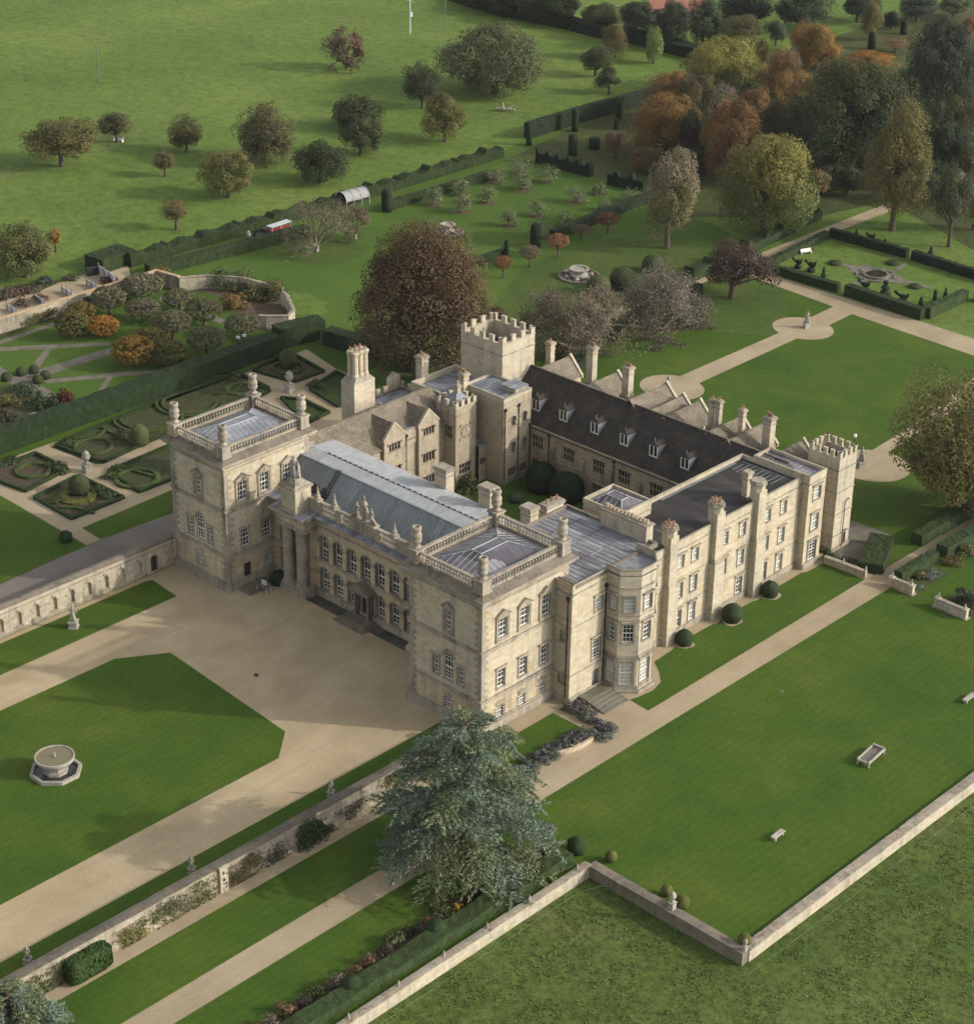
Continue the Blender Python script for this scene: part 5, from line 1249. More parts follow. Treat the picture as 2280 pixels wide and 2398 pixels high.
hedge([F2(760, -5), F2(1000, 70), F2(1300, 130), F2(1480, 178), F2(1640, 205), F2(1880, 266), F2(2060, 312)], 4.5, 2.6, 'long dark hedge at the far edge of the meadow below the tree belt', (.018, .026, .013), step=1.2, jit=.25)
# ---------------------------------------------------------------- walls
def rough_wall(name, pts, th, h, label, m=M_RUBBLE, cop=M_DARKTRIM, z0=0.0, coph=.18, over=.07, piers=(), group=None, finials=()):
    root = empty(name, label, 'wall', (0, 0, 0), 0, group)
    mb, cb = MB(), MB(); rng = random.Random(len(pts) + int(pts[0][0]))
    P = []
    for i in range(len(pts) - 1):
        a, b = Vector((*pts[i], 0)), Vector((*pts[i + 1], 0)); n = max(1, int((b - a).length / 2.0))
        for k in range(n): P.append(a.lerp(b, k / n))
    P.append(Vector((*pts[-1], 0)))
    R, Cc = [], []
    for i, p in enumerate(P):
        t = (P[min(i + 1, len(P) - 1)] - P[max(i - 1, 0)]).normalized(); s = Vector((t.y, -t.x, 0)); hz = h + rng.uniform(-.03, .03)
        R.append([p + s * th / 2 + UP * z0, p + s * (th / 2 - .02) + UP * hz, p - s * (th / 2 - .02) + UP * hz, p - s * th / 2 + UP * z0])
        o = th / 2 + over + rng.uniform(-.02, .02)
        Cc.append([p + s * o + UP * hz, p + s * o + UP * (hz + coph * .8), p + UP * (hz + coph), p - s * o + UP * (hz + coph * .8), p - s * o + UP * hz])
    for mm, rows in ((mb, R), (cb, Cc)):
        k = len(rows[0])
        mm.add([v for r in rows for v in r], [(i * k + j, (i + 1) * k + j, (i + 1) * k + (j + 1) % k, i * k + (j + 1) % k) for i in range(len(rows) - 1) for j in range(k)] + [tuple(range(k - 1, -1, -1)), tuple(range((len(rows) - 1) * k, len(rows) * k))], 0)
    mb.build('wall_face', [m], root); cb.build('coping', [cop], root)
    for (x, y, w, hh) in piers:
        q = MB(); q.box(x - w / 2, x + w / 2, y - w / 2, y + w / 2, z0, hh, 0); q.box(x - w / 2 - .08, x + w / 2 + .08, y - w / 2 - .08, y + w / 2 + .08, hh, hh + .15, 0); q.build('pier', [M_PALE], root)
    for (x, y, z) in finials:
        q = MB(); q.lathe(x, y, [(.13, z), (.16, z + .08), (.07, z + .15), (.14, z + .28), (.12, z + .42), (.05, z + .5), (.09, z + .6), (.03, z + .7)], 8, 0); q.build('finial', [M_STATUE], root)
    return root
rough_wall('garden_wall', [(.65, -140), (.65, -.4)], 1.0, 2.95, 'tall rubble wall with climbing plants between forecourt and lower garden', M_RUBBLE, stone_mat('dark mossy coping', (.10, .09, .075), (.17, .15, .12), (.045, .045, .035), .8, .1, 1.4, 1.0, .2), piers=[(.95, -38.0, 1.0, 2.9), (.95, -25.3, .5, 2.9), (.9, -.75, .9, 3.4)])
rough_wall('boundary_wall', [(24.3, -140), (24.3, -9.6)], .62, .35, 'pale boundary wall of the lower garden with small finials', M_PALE, M_TRIM, z0=-1.2, over=.12, coph=.12, finials=[(24.2, y, .42) for y in (-62, -55.5, -49.5, -42.5, -36.2, -30.2, -24.3, -18.3, -11.2)])
rough_wall('boundary_wall', [(24.5, -9.3), (44.1, -9.5)], .95, .30, 'mossy retaining wall from the lower garden to the lawn corner', stone_mat('mossy wall stone', (.20, .175, .13), (.28, .245, .18), (.075, .075, .05), .9, .5, .5, .2, .2), M_DARKTRIM, z0=-1.3, over=.1, coph=.12)
rough_wall('boundary_wall', [(43.75, -9.0), (43.75, 160)], .95, .30, 'long retaining wall along the right side of the great lawn', M_PALE, M_TRIM, z0=-1.3, over=.08, coph=.12)
rough_wall('terrace_wall', [(3.2, 60.75), (9.4, 61.1)], .5, .8, 'low stone wall at the end of the terrace lawn beneath the slim tower', M_RUBBLE, M_TRIM, finials=[(9.3, 61.1, .95), (6.0, 60.95, .95)])
def planter(x0, x1, y, y1, label):
    r = rough_wall('planter_wall', [(x0, y), (x1, y)], .45, 1.15, label, M_PALE, M_TRIM, piers=[(x0, y, .6, 1.2), (x1, y, .6, 1.2)], finials=[(x0 + .1, y, 1.35), (x1 - .1, y, 1.35)])
    q = MB(); q.box(x0 - .5, x1 + .5, y - .5, y + .5, .02, .14, 0); q.build('plinth', [M_TRIM], r)
planter(12.9, 15.9, 61.6, 0, 'stone planter wall nearest the narrow path, silver leaves behind it')
planter(20.0, 24.0, 61.1, 0, 'stone planter wall at the right edge with dark shrub behind')
# arcaded wall of the forecourt
def arcade_wall():
    root = empty('arcaded_wall', 'pale forecourt wall with a row of round arched niches', 'wall')
    X, Y0, Y1, H = -55.5, -140.0, 1.4, 3.75
    f = Face((X, Y0), 90); mb = MB(); w = []
    ys = [1.0 - .3 - 2.58 * k for k in range(0, 52)]
    for k, y in enumerate(ys):
        if y - Y0 < 2: break
        w.append((y - Y0, .62 if k != 1 else .1, 1.15, 1.95 if k != 1 else 2.4, 'arch_door' if k == 1 else 'archniche'))
    us = [f.pt(0, 0)]
    wall(mb, f, Y1 - Y0, 0, H, [q for q in w if q[4] == 'arch_door'] + [], parent=root) if False else None
    zs = [0, .1, .62, 2.5, 2.57, H]
    cuts = sorted({0.0, Y1 - Y0} | {round(a, 3) for q in w for a in (q[0] - q[2] / 2, q[0] + q[2] / 2)})
    for i in range(len(cuts) - 1):
        uc = (cuts[i] + cuts[i + 1]) / 2
        q = next((q for q in w if abs(uc - q[0]) < q[2] / 2), None)
        for a, b in ([(0, H)] if q is None else [(0, q[1]), (q[1] + q[3], H)]):
            mb.poly([f.pt(cuts[i], a), f.pt(cuts[i + 1], a), f.pt(cuts[i + 1], b), f.pt(cuts[i], b)])
        if q:
            (x0, x1), z0, z1, d = (cuts[i], cuts[i + 1]), q[1], q[1] + q[3], -.38; r = (x1 - x0) / 2; hs = z1 - r; K = 6
            mb.poly([f.pt(x0, z0, d), f.pt(x1, z0, d), f.pt(x1, z1, d), f.pt(x0, z1, d)], 2 if q[4] == 'archniche' else 3)
            mb.poly([f.pt(x0, z0), f.pt(x1, z0), f.pt(x1, z0, d), f.pt(x0, z0, d)]); mb.poly([f.pt(x0, z0), f.pt(x0, z0, d), f.pt(x0, hs, d), f.pt(x0, hs)]); mb.poly([f.pt(x1, z0, d), f.pt(x1, z0), f.pt(x1, hs), f.pt(x1, hs, d)])
            arc = [(q[0] - r * cos(pi * j / (2 * K)), hs + r * sin(pi * j / (2 * K))) for j in range(2 * K + 1)]
            for j in range(2 * K):
                (ua, za), (ub, zb) = arc[j], arc[j + 1]
                mb.poly([f.pt(ua, za), f.pt(ub, zb), f.pt(ub, z1), f.pt(ua, z1)]); mb.poly([f.pt(ua, za), f.pt(ua, za, d), f.pt(ub, zb, d), f.pt(ub, zb)])
            f.box(mb, x0 - .15, x1 + .15, 0, .1, z0 - .14, z0, 1); f.box(mb, q[0] - .13, q[0] + .13, 0, .09, z1 - .12, z1 + .25, 1)
            f.box(mb, x0 - .2, x0, 0, .07, hs - .12, hs + .02, 1); f.box(mb, x1, x1 + .2, 0, .07, hs - .12, hs + .02, 1)
    mb.box(X - .9, X - .001, Y0, Y1, 0, H, 0) if False else None
    mb.poly([(X - .85, Y1, 0), (X - .85, Y0, 0), (X - .85, Y0, H), (X - .85, Y1, H)])
    band(mb, f, 0, Y1 - Y0, 0, .32, .09); band(mb, f, 0, Y1 - Y0, 3.05, 3.2, .07)
    mb.build('wall_face', [M_PALE, M_TRIM, M_STONE, M_DOOR], root)
    c = MB(); c.box(X - 1.0, X + .16, Y0, Y1, H, H + .22, 0); c.prism([(X - 1.0, Y0), (X + .16, Y0), (X + .16, Y1), (X - 1.0, Y1)], H + .22, H + .4, 0, [(X - .6, Y0), (X - .2, Y0), (X - .2, Y1), (X - .6, Y1)])
    c.build('coping', [M_DARKTRIM], root)
arcade_wall()
# walled garden
wp = [(-136.3, -60), (-136.2, 62.1), (-131.1, 62.9)]
rough_wall('garden_wall', wp, .5, 2.5, 'sunlit rubble wall of the walled garden with trained plants', M_RUBBLE, stone_mat('orange tile coping', (.46, .33, .20), (.50, .38, .24), (.24, .17, .10), .5, .2, .5, .3, .4), over=.12)
rough_wall('garden_wall', [(-131.1, 62.9), (-128.7, 67.1), (-124.0, 70.5), (-118.5, 71.6), (-116.8, 71.5)], .5, 2.3, 'curved wall at the end of the walled garden, left half', M_PALE, M_TRIM, finials=[(-116.9, 71.5, 2.5)])
rough_wall('garden_wall', [(-114.0, 71.0), (-112, 70.4), (-109.9, 69.0), (-106.6, 66.9), (-105.2, 64.5), (-107.6, 62.0), (-108.6, 61.2)], .5, 2.3, 'curved wall at the end of the walled garden, right half', M_PALE, M_TRIM, finials=[(-113.9, 71, 2.5)])
# ================================================================== leaf clouds (shrubs, trees)
def leaf_mesh(name, P, Nn, size, m, tint=None, rng=None, aspect=1.0, droop=None):
    """one small folded leaf spray (a quad) at every point, facing roughly along Nn"""
    n = len(P); rng = rng or np.random.default_rng(0)
    Nn = Nn / np.maximum(np.linalg.norm(Nn, axis=1, keepdims=True), 1e-6)
    a = rng.normal(size=(n, 3)) if droop is None else droop
    u = np.cross(Nn, a); u /= np.maximum(np.linalg.norm(u, axis=1, keepdims=True), 1e-6)
    v = np.cross(Nn, u)
    s = (size * rng.uniform(.65, 1.35, n))[:, None]
    q = np.stack([P - u * s * .5 * aspect, P - v * s * .5, P + u * s * .5 * aspect, P + v * s * .5], 1).reshape(-1, 3)
    me = bpy.data.meshes.new(name)
    me.vertices.add(4 * n); me.vertices.foreach_set('co', q.astype(np.float32).ravel())
    me.loops.add(4 * n); me.loops.foreach_set('vertex_index', np.arange(4 * n, dtype=np.int32))
    me.polygons.add(n); me.polygons.foreach_set('loop_start', np.arange(0, 4 * n, 4, dtype=np.int32)); me.polygons.foreach_set('loop_total', np.full(n, 4, dtype=np.int32))
    at = me.attributes.new('tint', 'FLOAT_COLOR', 'POINT')
    t = np.ones((n, 4), np.float32)
    if tint is not None: t[:, :3] = tint
    at.data.foreach_set('color', np.repeat(t, 4, 0).ravel())
    me.materials.append(m); me.update(calc_edges=True); me.validate()
    return me
def crown_points(r, rz, zc, rng, n, clumps, spread=.42, shape='round', hollow=.72, lumps=0.0):
    """points over many leaf clumps filling an ellipsoid; returns points, outward normals, clump index, clump centres"""
    d = rng.normal(size=(clumps, 3)); d /= np.linalg.norm(d, axis=1, keepdims=True)
    d[:, 2] = np.where(d[:, 2] < -.88, -d[:, 2], d[:, 2])
    rad = np.where(rng.random(clumps) < .72, rng.uniform(hollow, 1.0, clumps), rng.uniform(.2, hollow, clumps))[:, None] * (1 - spread * .55)
    Cc = d * rad
    if shape == 'cone': f = 1 - .55 * np.clip((Cc[:, 2] + .4) / 1.4, 0, 1); Cc[:, :2] *= f[:, None]
    if shape == 'vase': f = .55 + .5 * np.clip((Cc[:, 2] + 1) / 1.6, 0, 1); Cc[:, :2] *= f[:, None]
    if shape == 'dome': Cc[:, 2] = np.abs(Cc[:, 2]) * 1.75 - .85
    cr = spread * rng.uniform(.6, 1.25, clumps)
    w = cr ** 2; idx = rng.choice(clumps, n, p=w / w.sum())
    e = rng.normal(size=(n, 3)); e /= np.linalg.norm(e, axis=1, keepdims=True)
    e[:, 2] = np.where((e[:, 2] < -.2) & (rng.random(n) < .25), -e[:, 2], e[:, 2])
    rr = rng.uniform(.72, 1.06, n) ** .7
    P = Cc[idx] + e * (cr[idx] * rr)[:, None]
    if lumps:                                    # broad lobes and bays in the outline
        V = rng.normal(size=(9, 3)); V /= np.linalg.norm(V, axis=1, keepdims=True); A = rng.uniform(-.30, .30, 9) * lumps
        def warp(Q):
            L = np.maximum(np.linalg.norm(Q, axis=1, keepdims=True), 1e-6); k = np.clip((Q / L) @ V.T, 0, 1) ** 4
            return Q * (1 + k @ A)[:, None]
        P, Cc = warp(P), warp(Cc)
    S = np.array([r, r, rz])
    Nn = e * 1.0 + rng.normal(size=(n, 3)) * .42 + np.array([0, 0, .3]) + Cc[idx] * .4
    P = P * S; P[:, 2] += zc
    Cw = Cc * S; Cw[:, 2] += zc
    return P, Nn, idx, Cw, cr
def shrub(name, x, y, r, rz, color, label, cat='shrub', group=None, n=None, size=None, zc=None, clumps=None, seed=0, tint2=None, p2=0.0, root=False, z0=0.0, m=None, shape='dome'):
    rng = np.random.default_rng(seed + int(abs(x) * 13 + abs(y) * 7))
    zc = rz if zc is None else zc; size = size or max(.16, .11 * r + .1)
    n = n or int(min(6000, max(150, 3.2 * 4 * pi * r * max(rz, r * .5) / size ** 2 * .55)))
    P, Nn, idx, Cw, cr = crown_points(r, rz, zc, rng, n, clumps or max(6, int(10 + r * 6)), .40, shape)
    P[:, 2] = np.maximum(P[:, 2], .04)
    k = len(Cw); t = rng.uniform(.82, 1.18, (k, 1)) * np.ones((k, 3))
    if tint2 is not None:
        sel = rng.random(k) < p2; t[sel] = np.array(tint2) / np.array(color) * rng.uniform(.85, 1.15, (sel.sum(), 1))
    me = leaf_mesh(name, P, Nn, size, m or M_LEAF, t[idx], rng)
    o = link(name, me, None, loc=(x, y, z0)); o.color = (*[min(.5, q * 1.3) for q in color], 1)
    return tag(o, label, cat, group)

# ------------------------------------------------------------------ topiary and balls
TB = 'topiary balls along the lawn edges'
for (fr, x, y, rr, lab) in ((L5, 52, 1318, .62, 'small golden box ball at the inner corner of the great lawn'), (L5, 275, 1455, .62, 'golden box ball just behind the stone urn on the mossy wall'), (L5, 338, 1505, .72, 'golden box ball in front of the stone urn on the mossy wall'), (L5, 588, 1655, .68, 'golden box ball tucked into the outer corner of the great lawn')):
    c = fr(x, y); ball(c, rr, rr * 2, lab, (.095, .100, .028), 'topiary', TB, shape='ball')
for (fx, fy, r, h, lab) in ((460, 1430, 1.1, 1.9, 'striped yew dome on the terrace lawn nearest the bay window'), (722, 1300, 1.32, 2.25, 'middle yew dome on the terrace lawn, the largest of three'), (930, 1165, 1.15, 2.0, 'yew dome on the terrace lawn farthest from the bay window')):
    c = A3(fx - 10, fy - 15); ball((c[0] + .6, c[1]), r, h, lab, (.030, .046, .018), 'topiary', 'yew domes along the west front', name='topiary_dome')
    patch((c[0] + .6, c[1]), r + .16, r + .16, .036, M_PATH, 'gravel_ring', 20)
for (fr, x, y, r, h, col, lab) in ((F5, 1460, 700, 2.1, 3.2, (.075, .082, .035), 'round grey green clipped dome beside the far fountain'), (F5, 1578, 675, 2.4, 3.6, (.048, .056, .024), 'dark brown green clipped dome left of the bare grey bush'), (F5, 1725, 595, 2.0, 3.0, (.055, .065, .03), 'clipped dome half hidden behind the bare grey bush'), (F5, 1275, 1120, 1.8, 2.9, (.065, .085, .036), 'pale clipped dome beside the castle chimneys')):
    ball(fr(x, y), r, h, lab, col, shape='dome', name='topiary_dome')
for (fr, x, y, r, h, col, lab) in ((L1, 1665, 735, 1.5, 2.8, (.060, .072, .028), 'topiary dome in the top knot garden bed'), (L1, 805, 1185, 1.5, 3.1, (.075, .085, .034), 'light green clipped tree in the long knot garden bed'), (L1, 460, 1465, 1.5, 2.7, (.050, .064, .026), 'dark topiary dome in the diamond shaped knot bed'), (L1, 385, 1745, .9, 1.5, (.026, .044, .018), 'small dark ball on the lawn by the road')):
    ball(fr(x, y), r, h, lab, col, 'topiary', None, shape='dome')
for i, (x, y, lab) in enumerate(((125, 785, 'ball left of the centre of the crossing paths'), (200, 772, 'ball above the crossing of the garden paths'), (265, 805, 'ball right of the crossing of the garden paths'), (222, 830, 'ball below the crossing of the garden paths'), (40, 815, 'ball at the left end of the crossing paths'))):
    ball(L1(x, y), .85, 1.3, 'low box ' + lab, (.045, .06, .024), 'topiary', 'box balls round the crossing paths')
# clipped round trees of the walled garden: trunk and dense head
def mop_tree(fr, x, y, w, h, col, label, col2=None, p2=0.0, name='clipped_tree', stem=.5, group=None, sz=None, dens=1.0):
    k = fr.mpp(x, y); r = w / 2 * k * 1.14; H = h * k / .93; c = fr(x, y)
    root = empty(name, label, 'tree', (c[0], c[1], 0), 0, group)
    rng = np.random.default_rng(int(x * 3 + y)); st = H * stem * .45; rz = (H - st) / 2
    size = (sz or .26) * .62; n = int(min(20000, 3.4 * 4 * pi * r * rz / size ** 2 * 1.5 * dens))
    P, Nn, idx, Cw, cr = crown_points(r * 1.05, rz * 1.02, st + rz, rng, n, 420, .085, 'round', .93)
    t = rng.uniform(.85, 1.15, (len(Cw), 1)) * np.ones((len(Cw), 3))
    if col2 is not None:
        sel = rng.random(len(Cw)) < p2; t[sel] = np.array(col2) / np.array(col) * rng.uniform(.85, 1.15, (sel.sum(), 1))
    me = leaf_mesh('crown', P, Nn, size, M_LEAF, t[idx], rng); cr_ = link('crown', me, root); cr_.color = (*[min(.5, q * 1.5) for q in col], 1)
    mb = MB(); mb.tube((0, 0, 0), (0, 0, st + rz * .8), .07 * r + .06, .05 * r + .04, 7)
    for a in range(5): mb.tube((0, 0, st * .8), (.6 * r * cos(a * 1.26), .6 * r * sin(a * 1.26), st + rz * .9), .04 * r + .03, .02, 5)
    mb.build('trunk', [M_BARK], root)
    return root
OL, GR, DG = (.085, .085, .032), (.078, .080, .045), (.055, .062, .028)
for a in ((L1, 425, 570, 175, 150, (.082, .085, .028), 'tall olive clipped tree at the left of the golden bush', (.12, .09, .03), .25), (L1, 470, 480, 150, 110, (.12, .095, .03), 'yellowing clipped tree behind the olive one by the garden wall', (.16, .10, .03), .3),
          (L1, 598, 560, 165, 110, (.25, .12, .025), 'bright orange clipped tree, smaller of the two', (.20, .13, .03), .3), (L1, 780, 735, 215, 170, (.21, .125, .03), 'large orange gold clipped tree in front of the walled garden hedge', (.10, .095, .028), .25),
          (L1, 870, 640, 190, 120, (.105, .10, .034), 'olive clipped tree behind the large orange one', (.15, .11, .03), .2), (L1, 985, 730, 190, 130, (.078, .088, .026), 'dark olive clipped tree right of the large orange one', (.12, .10, .03), .25)): mop_tree(*a, name='clipped_tree', stem=.25)
for i, (x, y, w, h, lab) in enumerate(((635, 430, 175, 150, 'grey green bare mop tree close to the sunlit wall'), (830, 350, 215, 140, 'grey mop tree in front of the orange climber'), (830, 480, 175, 130, 'grey mop tree in the middle of the walled garden'), (1040, 410, 165, 115, 'thin grey mop tree left of the pale green one'), (1000, 580, 195, 160, 'grey brown mop tree behind the olive clipped trees'), (1195, 665, 190, 150, 'dim grey mop tree by the yew hedge'), (1400, 570, 175, 130, 'brown grey mop tree at the right end of the walled garden'), (1180, 500, 190, 150, 'fresh green mop tree by the curved flower bed'))):
    mop_tree(L1, x, y, w, h, ((.118, .122, .062) if i < 7 else (.085, .10, .036)), lab, (.10, .085, .06), .4, name='mop_tree', stem=.55, dens=.85, sz=.26)
for (fr, x, y, w, h, col, lab) in ((F5, 1262, 525, 95, 110, (.20, .10, .05), 'russet standard tree on the lawn beside the yew pillar'), (F5, 995, 628, 80, 105, (.17, .085, .04), 'small russet standard tree by the low hedge'), (F5, 1125, 577, 90, 105, (.12, .10, .065), 'pale bare standard tree between the two russet ones'), (F5, 1505, 410, 100, 100, (.12, .055, .035), 'dark plum standard tree by the orchard hedge'), (F5, 1375, 440, 80, 70, (.13, .095, .06), 'pale pinkish small tree by the orchard hedge')):
    mop_tree(fr, x, y, w, h, col, lab, name='standard_tree', stem=.95, dens=.5, sz=.3)
for (fr, x, y, r, h, lab) in ((F5, 1153, 475, 1.0, 4.4, 'yew pillar at the end of the orchard hedge'), (F5, 1013, 530, .5, 3.4, 'thin yew pillar at the end of the low hedge'), (F5, 430, 302, 1.05, 4.4, 'broad yew pillar ending the hedge near the white canopy'), (F2, 1122, 708, .6, 4.3, 'slender yew on the grass walk nearest the double hedge'), (F2, 1345, 640, .7, 5.0, 'slender yew against the tall dark hedge'), (F2, 1333, 760, .95, 4.6, 'square yew pillar standing beyond the orchard'), (F2, 1558, 580, .7, 3.8, 'slender yew at the woodland end of the tall hedge'), (F2, 1546, 630, .5, 2.4, 'short yew below the woodland end of the tall hedge'), (F2, 1440, 725, 1.2, 2.4, 'dark rounded bush beyond the orchard')):
    ball(fr(x, y), r, h, lab, (.020, .032, .014), 'topiary', None, 'yew_pillar', shape='pillar')
TP = 'bird and tiered topiary of the parterre'
for (x, y, r, h, s, lab) in ((1085, 150, .6, 2.0, 'bird', 'bird topiary on the left of the parterre front hedge'), (1145, 165, .7, 2.2, 'bird', 'second bird topiary inside the left front hedge'), (1200, 190, .5, 1.9, 'tiers', 'thin tiered topiary left of the parterre gate'), (1385, 250, .7, 1.9, 'bird', 'bird topiary just right of the parterre gate'), (1475, 275, 1.0, 2.9, 'tiers', 'tall tiered topiary in the parterre'), (1555, 300, .8, 1.7, 'bird', 'bird topiary near the front right of the parterre'), (1635, 325, .6, 1.9, 'tiers', 'small tiered topiary at the front right corner'), (1697, 305, .35, 2.4, 'pillar', 'thin pillar topiary at the right of the parterre'), (1745, 285, .5, 1.9, 'tiers', 'tiered topiary by the right hedge of the parterre'), (1010, 120, .5, 2.0, 'tiers', 'tiered topiary at the left end hedge'), (1345, 15, .5, 1.7, 'tiers', 'tiered topiary behind the far hedge, leftmost'), (1412, 35, .55, 1.9, 'bird', 'bird topiary behind the far hedge'), (1472, 60, .5, 1.8, 'tiers', 'tiered topiary behind the far hedge by its gap'), (1678, 105, .65, 2.2, 'tiers', 'tiered topiary behind the right half of the far hedge')):
    ball(F4(x, y), r, h, lab, (.024, .038, .016), 'topiary', TP, 'topiary', shape=s)
# parterre paving, rose beds
for i, (c, rx, ry) in enumerate(((F4(1440, 180), 5.2, 3.6),)): patch(c, rx, ry, .05, M_FLAG, 'stone_paving', 28)
c = F4(1435, 183)
root = empty('parterre_fountain', 'low stone ring pool in the middle of the parterre', 'fountain', (c[0], c[1], 0))
mb = MB()
for q in range(24):
    a0, a1 = q * pi / 12, (q + 1) * pi / 12
    for r0, r1, h in ((1.9, 2.3, .45), (3.1, 3.5, .25)):
        if r0 > 3 and q % 3 == 0: continue
        mb.hexa([(r0 * cos(a0), r0 * sin(a0), .05), (r1 * cos(a0), r1 * sin(a0), .05), (r1 * cos(a1), r1 * sin(a1), .05), (r0 * cos(a1), r0 * sin(a1), .05), (r0 * cos(a0), r0 * sin(a0), h), (r1 * cos(a0), r1 * sin(a0), h), (r1 * cos(a1), r1 * sin(a1), h), (r0 * cos(a1), r0 * sin(a1), h)])
mb.build('rim', [M_FLAG], root)
mb = MB(); mb.poly([(1.9 * cos(i * pi / 12), 1.9 * sin(i * pi / 12), .3) for i in range(24)]); mb.build('water', [M_WATERDARK], root)
for pts in ([F4(1340, 160), F4(1260, 130), F4(1275, 122), F4(1370, 150)], [F4(1520, 155), F4(1560, 125), F4(1580, 128), F4(1545, 162)], [F4(1370, 200), F4(1290, 232), F4(1310, 242), F4(1400, 212)], [F4(1520, 200), F4(1680, 245), F4(1690, 235), F4(1530, 190)]): sheet('stone_paving', pts, .046, M_FLAG)
for (x, y, lab) in ((1253, 130, 'flat round rose bed at the left path of the parterre'), (1610, 235, 'flat round clipped bed at the right path of the parterre'), (1510, 130, 'flat round bed at the far path of the parterre')): ball(F4(x, y), 1.2, .6, lab, (.04, .055, .022), 'flower bed', None, 'round_bed')
def bench(c, rz, label, L=1.8, m=M_STATUE, name='garden_bench'):
    root = empty(name, label, 'bench', (c[0], c[1], 0), rz)
    mb = MB(); mb.box(-L / 2, L / 2, -.25, .25, .42, .5, 0); mb.build('seat', [m], root)
    mb = MB(); mb.box(-L / 2, L / 2, .2, .28, .55, .95, 0); mb.build('backrest', [m], root)
    for sx in (-1, 1):
        mb = MB(); mb.box(sx * (L / 2 - .1) - .06, sx * (L / 2 - .1) + .06, -.25, .25, 0, .42, 0); mb.build('leg', [m], root)
bench(F4(1122, 85), 1.2, 'white bench at the left end of the parterre', 2.2, M_WHITE)
bench(F1(578, 690), .3, 'white bench under the small dark meadow tree', 2.4, M_WHITE)
# ------------------------------------------------------------------ knot garden beds
def bed(pts, label, m=M_BED, edge=BOX):
    root = empty('knot_bed', label, 'flower bed', (0, 0, 0), 0, 'box edged beds of the knot garden')
    mb = MB(); mb.poly([(p[0], p[1], .03) for p in pts]); o = mb.build('planting', [m], root)
    if o.data.polygons[0].normal.z < 0: o.data.flip_normals()
    cx, cy = sum(p[0] for p in pts) / len(pts), sum(p[1] for p in pts) / len(pts)
    q = [(cx + (p[0] - cx) * .955, cy + (p[1] - cy) * .955) for p in pts]
    h = hedge_mesh(q + [q[0]], .48, .42, step=.5, jit=.03, seed=len(pts)).build('edging', [M_HEDGE], root); h.color = (*edge, 1)
    return root, (cx, cy)
def curl(root, pts, w=.42, h=.36, col=(.062, .086, .026)):
    o = hedge_mesh(pts, w, h, step=.5, jit=.03).build('box_scroll', [M_HEDGE], root); o.color = (*col, 1)
def arc(c, r, a0, a1, n=14, ry=None): return [(c[0] + r * cos(a0 + (a1 - a0) * i / n), c[1] + (ry or r) * sin(a0 + (a1 - a0) * i / n)) for i in range(n + 1)]
M_BEDBROWN = bed_mat('brown heather bed', [(0.3, (.05, .04, .027)), (.5, (.095, .072, .05)), (.62, (.05, .062, .024)), (.72, (.10, .08, .05))], 1.0)
M_BEDGREEN = bed_mat('leafy green bed', [(0.3, (.025, .042, .014)), (.5, (.045, .068, .02)), (.72, (.085, .10, .03))], 1.2)
b1, c1 = bed([L1(-60, 1340), L1(210, 1238), L1(402, 1335), L1(152, 1468), L1(-60, 1390)], 'box edged knot bed at the left edge of the picture', M_BEDBROWN)
curl(b1, arc(L1(195, 1345), 2.3, 0, 2 * pi), .5, .4)
b2, c2 = bed([L1(190, 1500), L1(455, 1368), L1(728, 1500), L1(415, 1628)], 'diamond knot bed with a dark topiary dome', M_BEDBROWN)
curl(b2, arc(L1(450, 1490), 2.0, 0, 2 * pi), 1.3, .3, (.11, .12, .03)); curl(b2, [L1(300, 1555), L1(440, 1560), L1(545, 1590)])
b3, c3 = bed([L1(298, 1205), L1(430, 1140), L1(700, 1030), L1(1000, 900), L1(1400, 770), L1(1560, 850), L1(1570, 885), L1(1200, 1050), L1(860, 1180), L1(600, 1300), L1(555, 1302)], 'long knot garden bed with box scrolls behind the far tower', M_BED)
curl(b3, arc(L1(540, 1205), 2.6, 0, 2 * pi, 22)); curl(b3, arc(L1(860, 1040), 5.0, -2.2, 1.2, 20)); curl(b3, arc(L1(860, 1040), 4.0, -2.2, 1.2, 20))
curl(b3, arc(L1(1100, 950), 5.0, -2.6, .9, 20)); curl(b3, arc(L1(1100, 950), 4.1, -2.6, .9, 20)); curl(b3, arc(L1(1270, 850), 3.2, -1, 3.4, 20)); curl(b3, arc(L1(1400, 870), 2.2, 0, 2 * pi, 20), .8, .3, (.10, .13, .035))
curl(b3, [L1(590, 1095), L1(760, 1180), L1(850, 1190)]); curl(b3, [L1(430, 1160), L1(560, 1150), L1(620, 1105)])
b4, c4 = bed([L1(612, 1350), L1(1090, 1150), L1(1300, 1280), L1(800, 1473)], 'knot bed with a daffodil green oval beside the far tower', M_BED)
curl(b4, arc(L1(795, 1390), 2.9, 0, 2 * pi, 22), .7, .38, (.07, .10, .028)); curl(b4, [L1(700, 1325), L1(900, 1380), L1(930, 1330)])
b5, c5 = bed([L1(1455, 765), L1(1660, 645), L1(1880, 770), L1(1700, 835)], 'top knot bed with the rounded topiary', M_BEDBROWN)
curl(b5, arc(L1(1665, 750), 2.4, 0, 2 * pi, 20))
b6, c6 = bed([A1(805, 500), A1(955, 400), A1(1030, 440), A1(1040, 580), A1(965, 600)], 'knot bed beside the clustered chimney', M_BEDGREEN)
b7, c7 = bed([A1(650, 545), A1(770, 555), A1(922, 630), A1(800, 690), A1(700, 600)], 'knot bed behind the far tower roof', M_BEDGREEN)
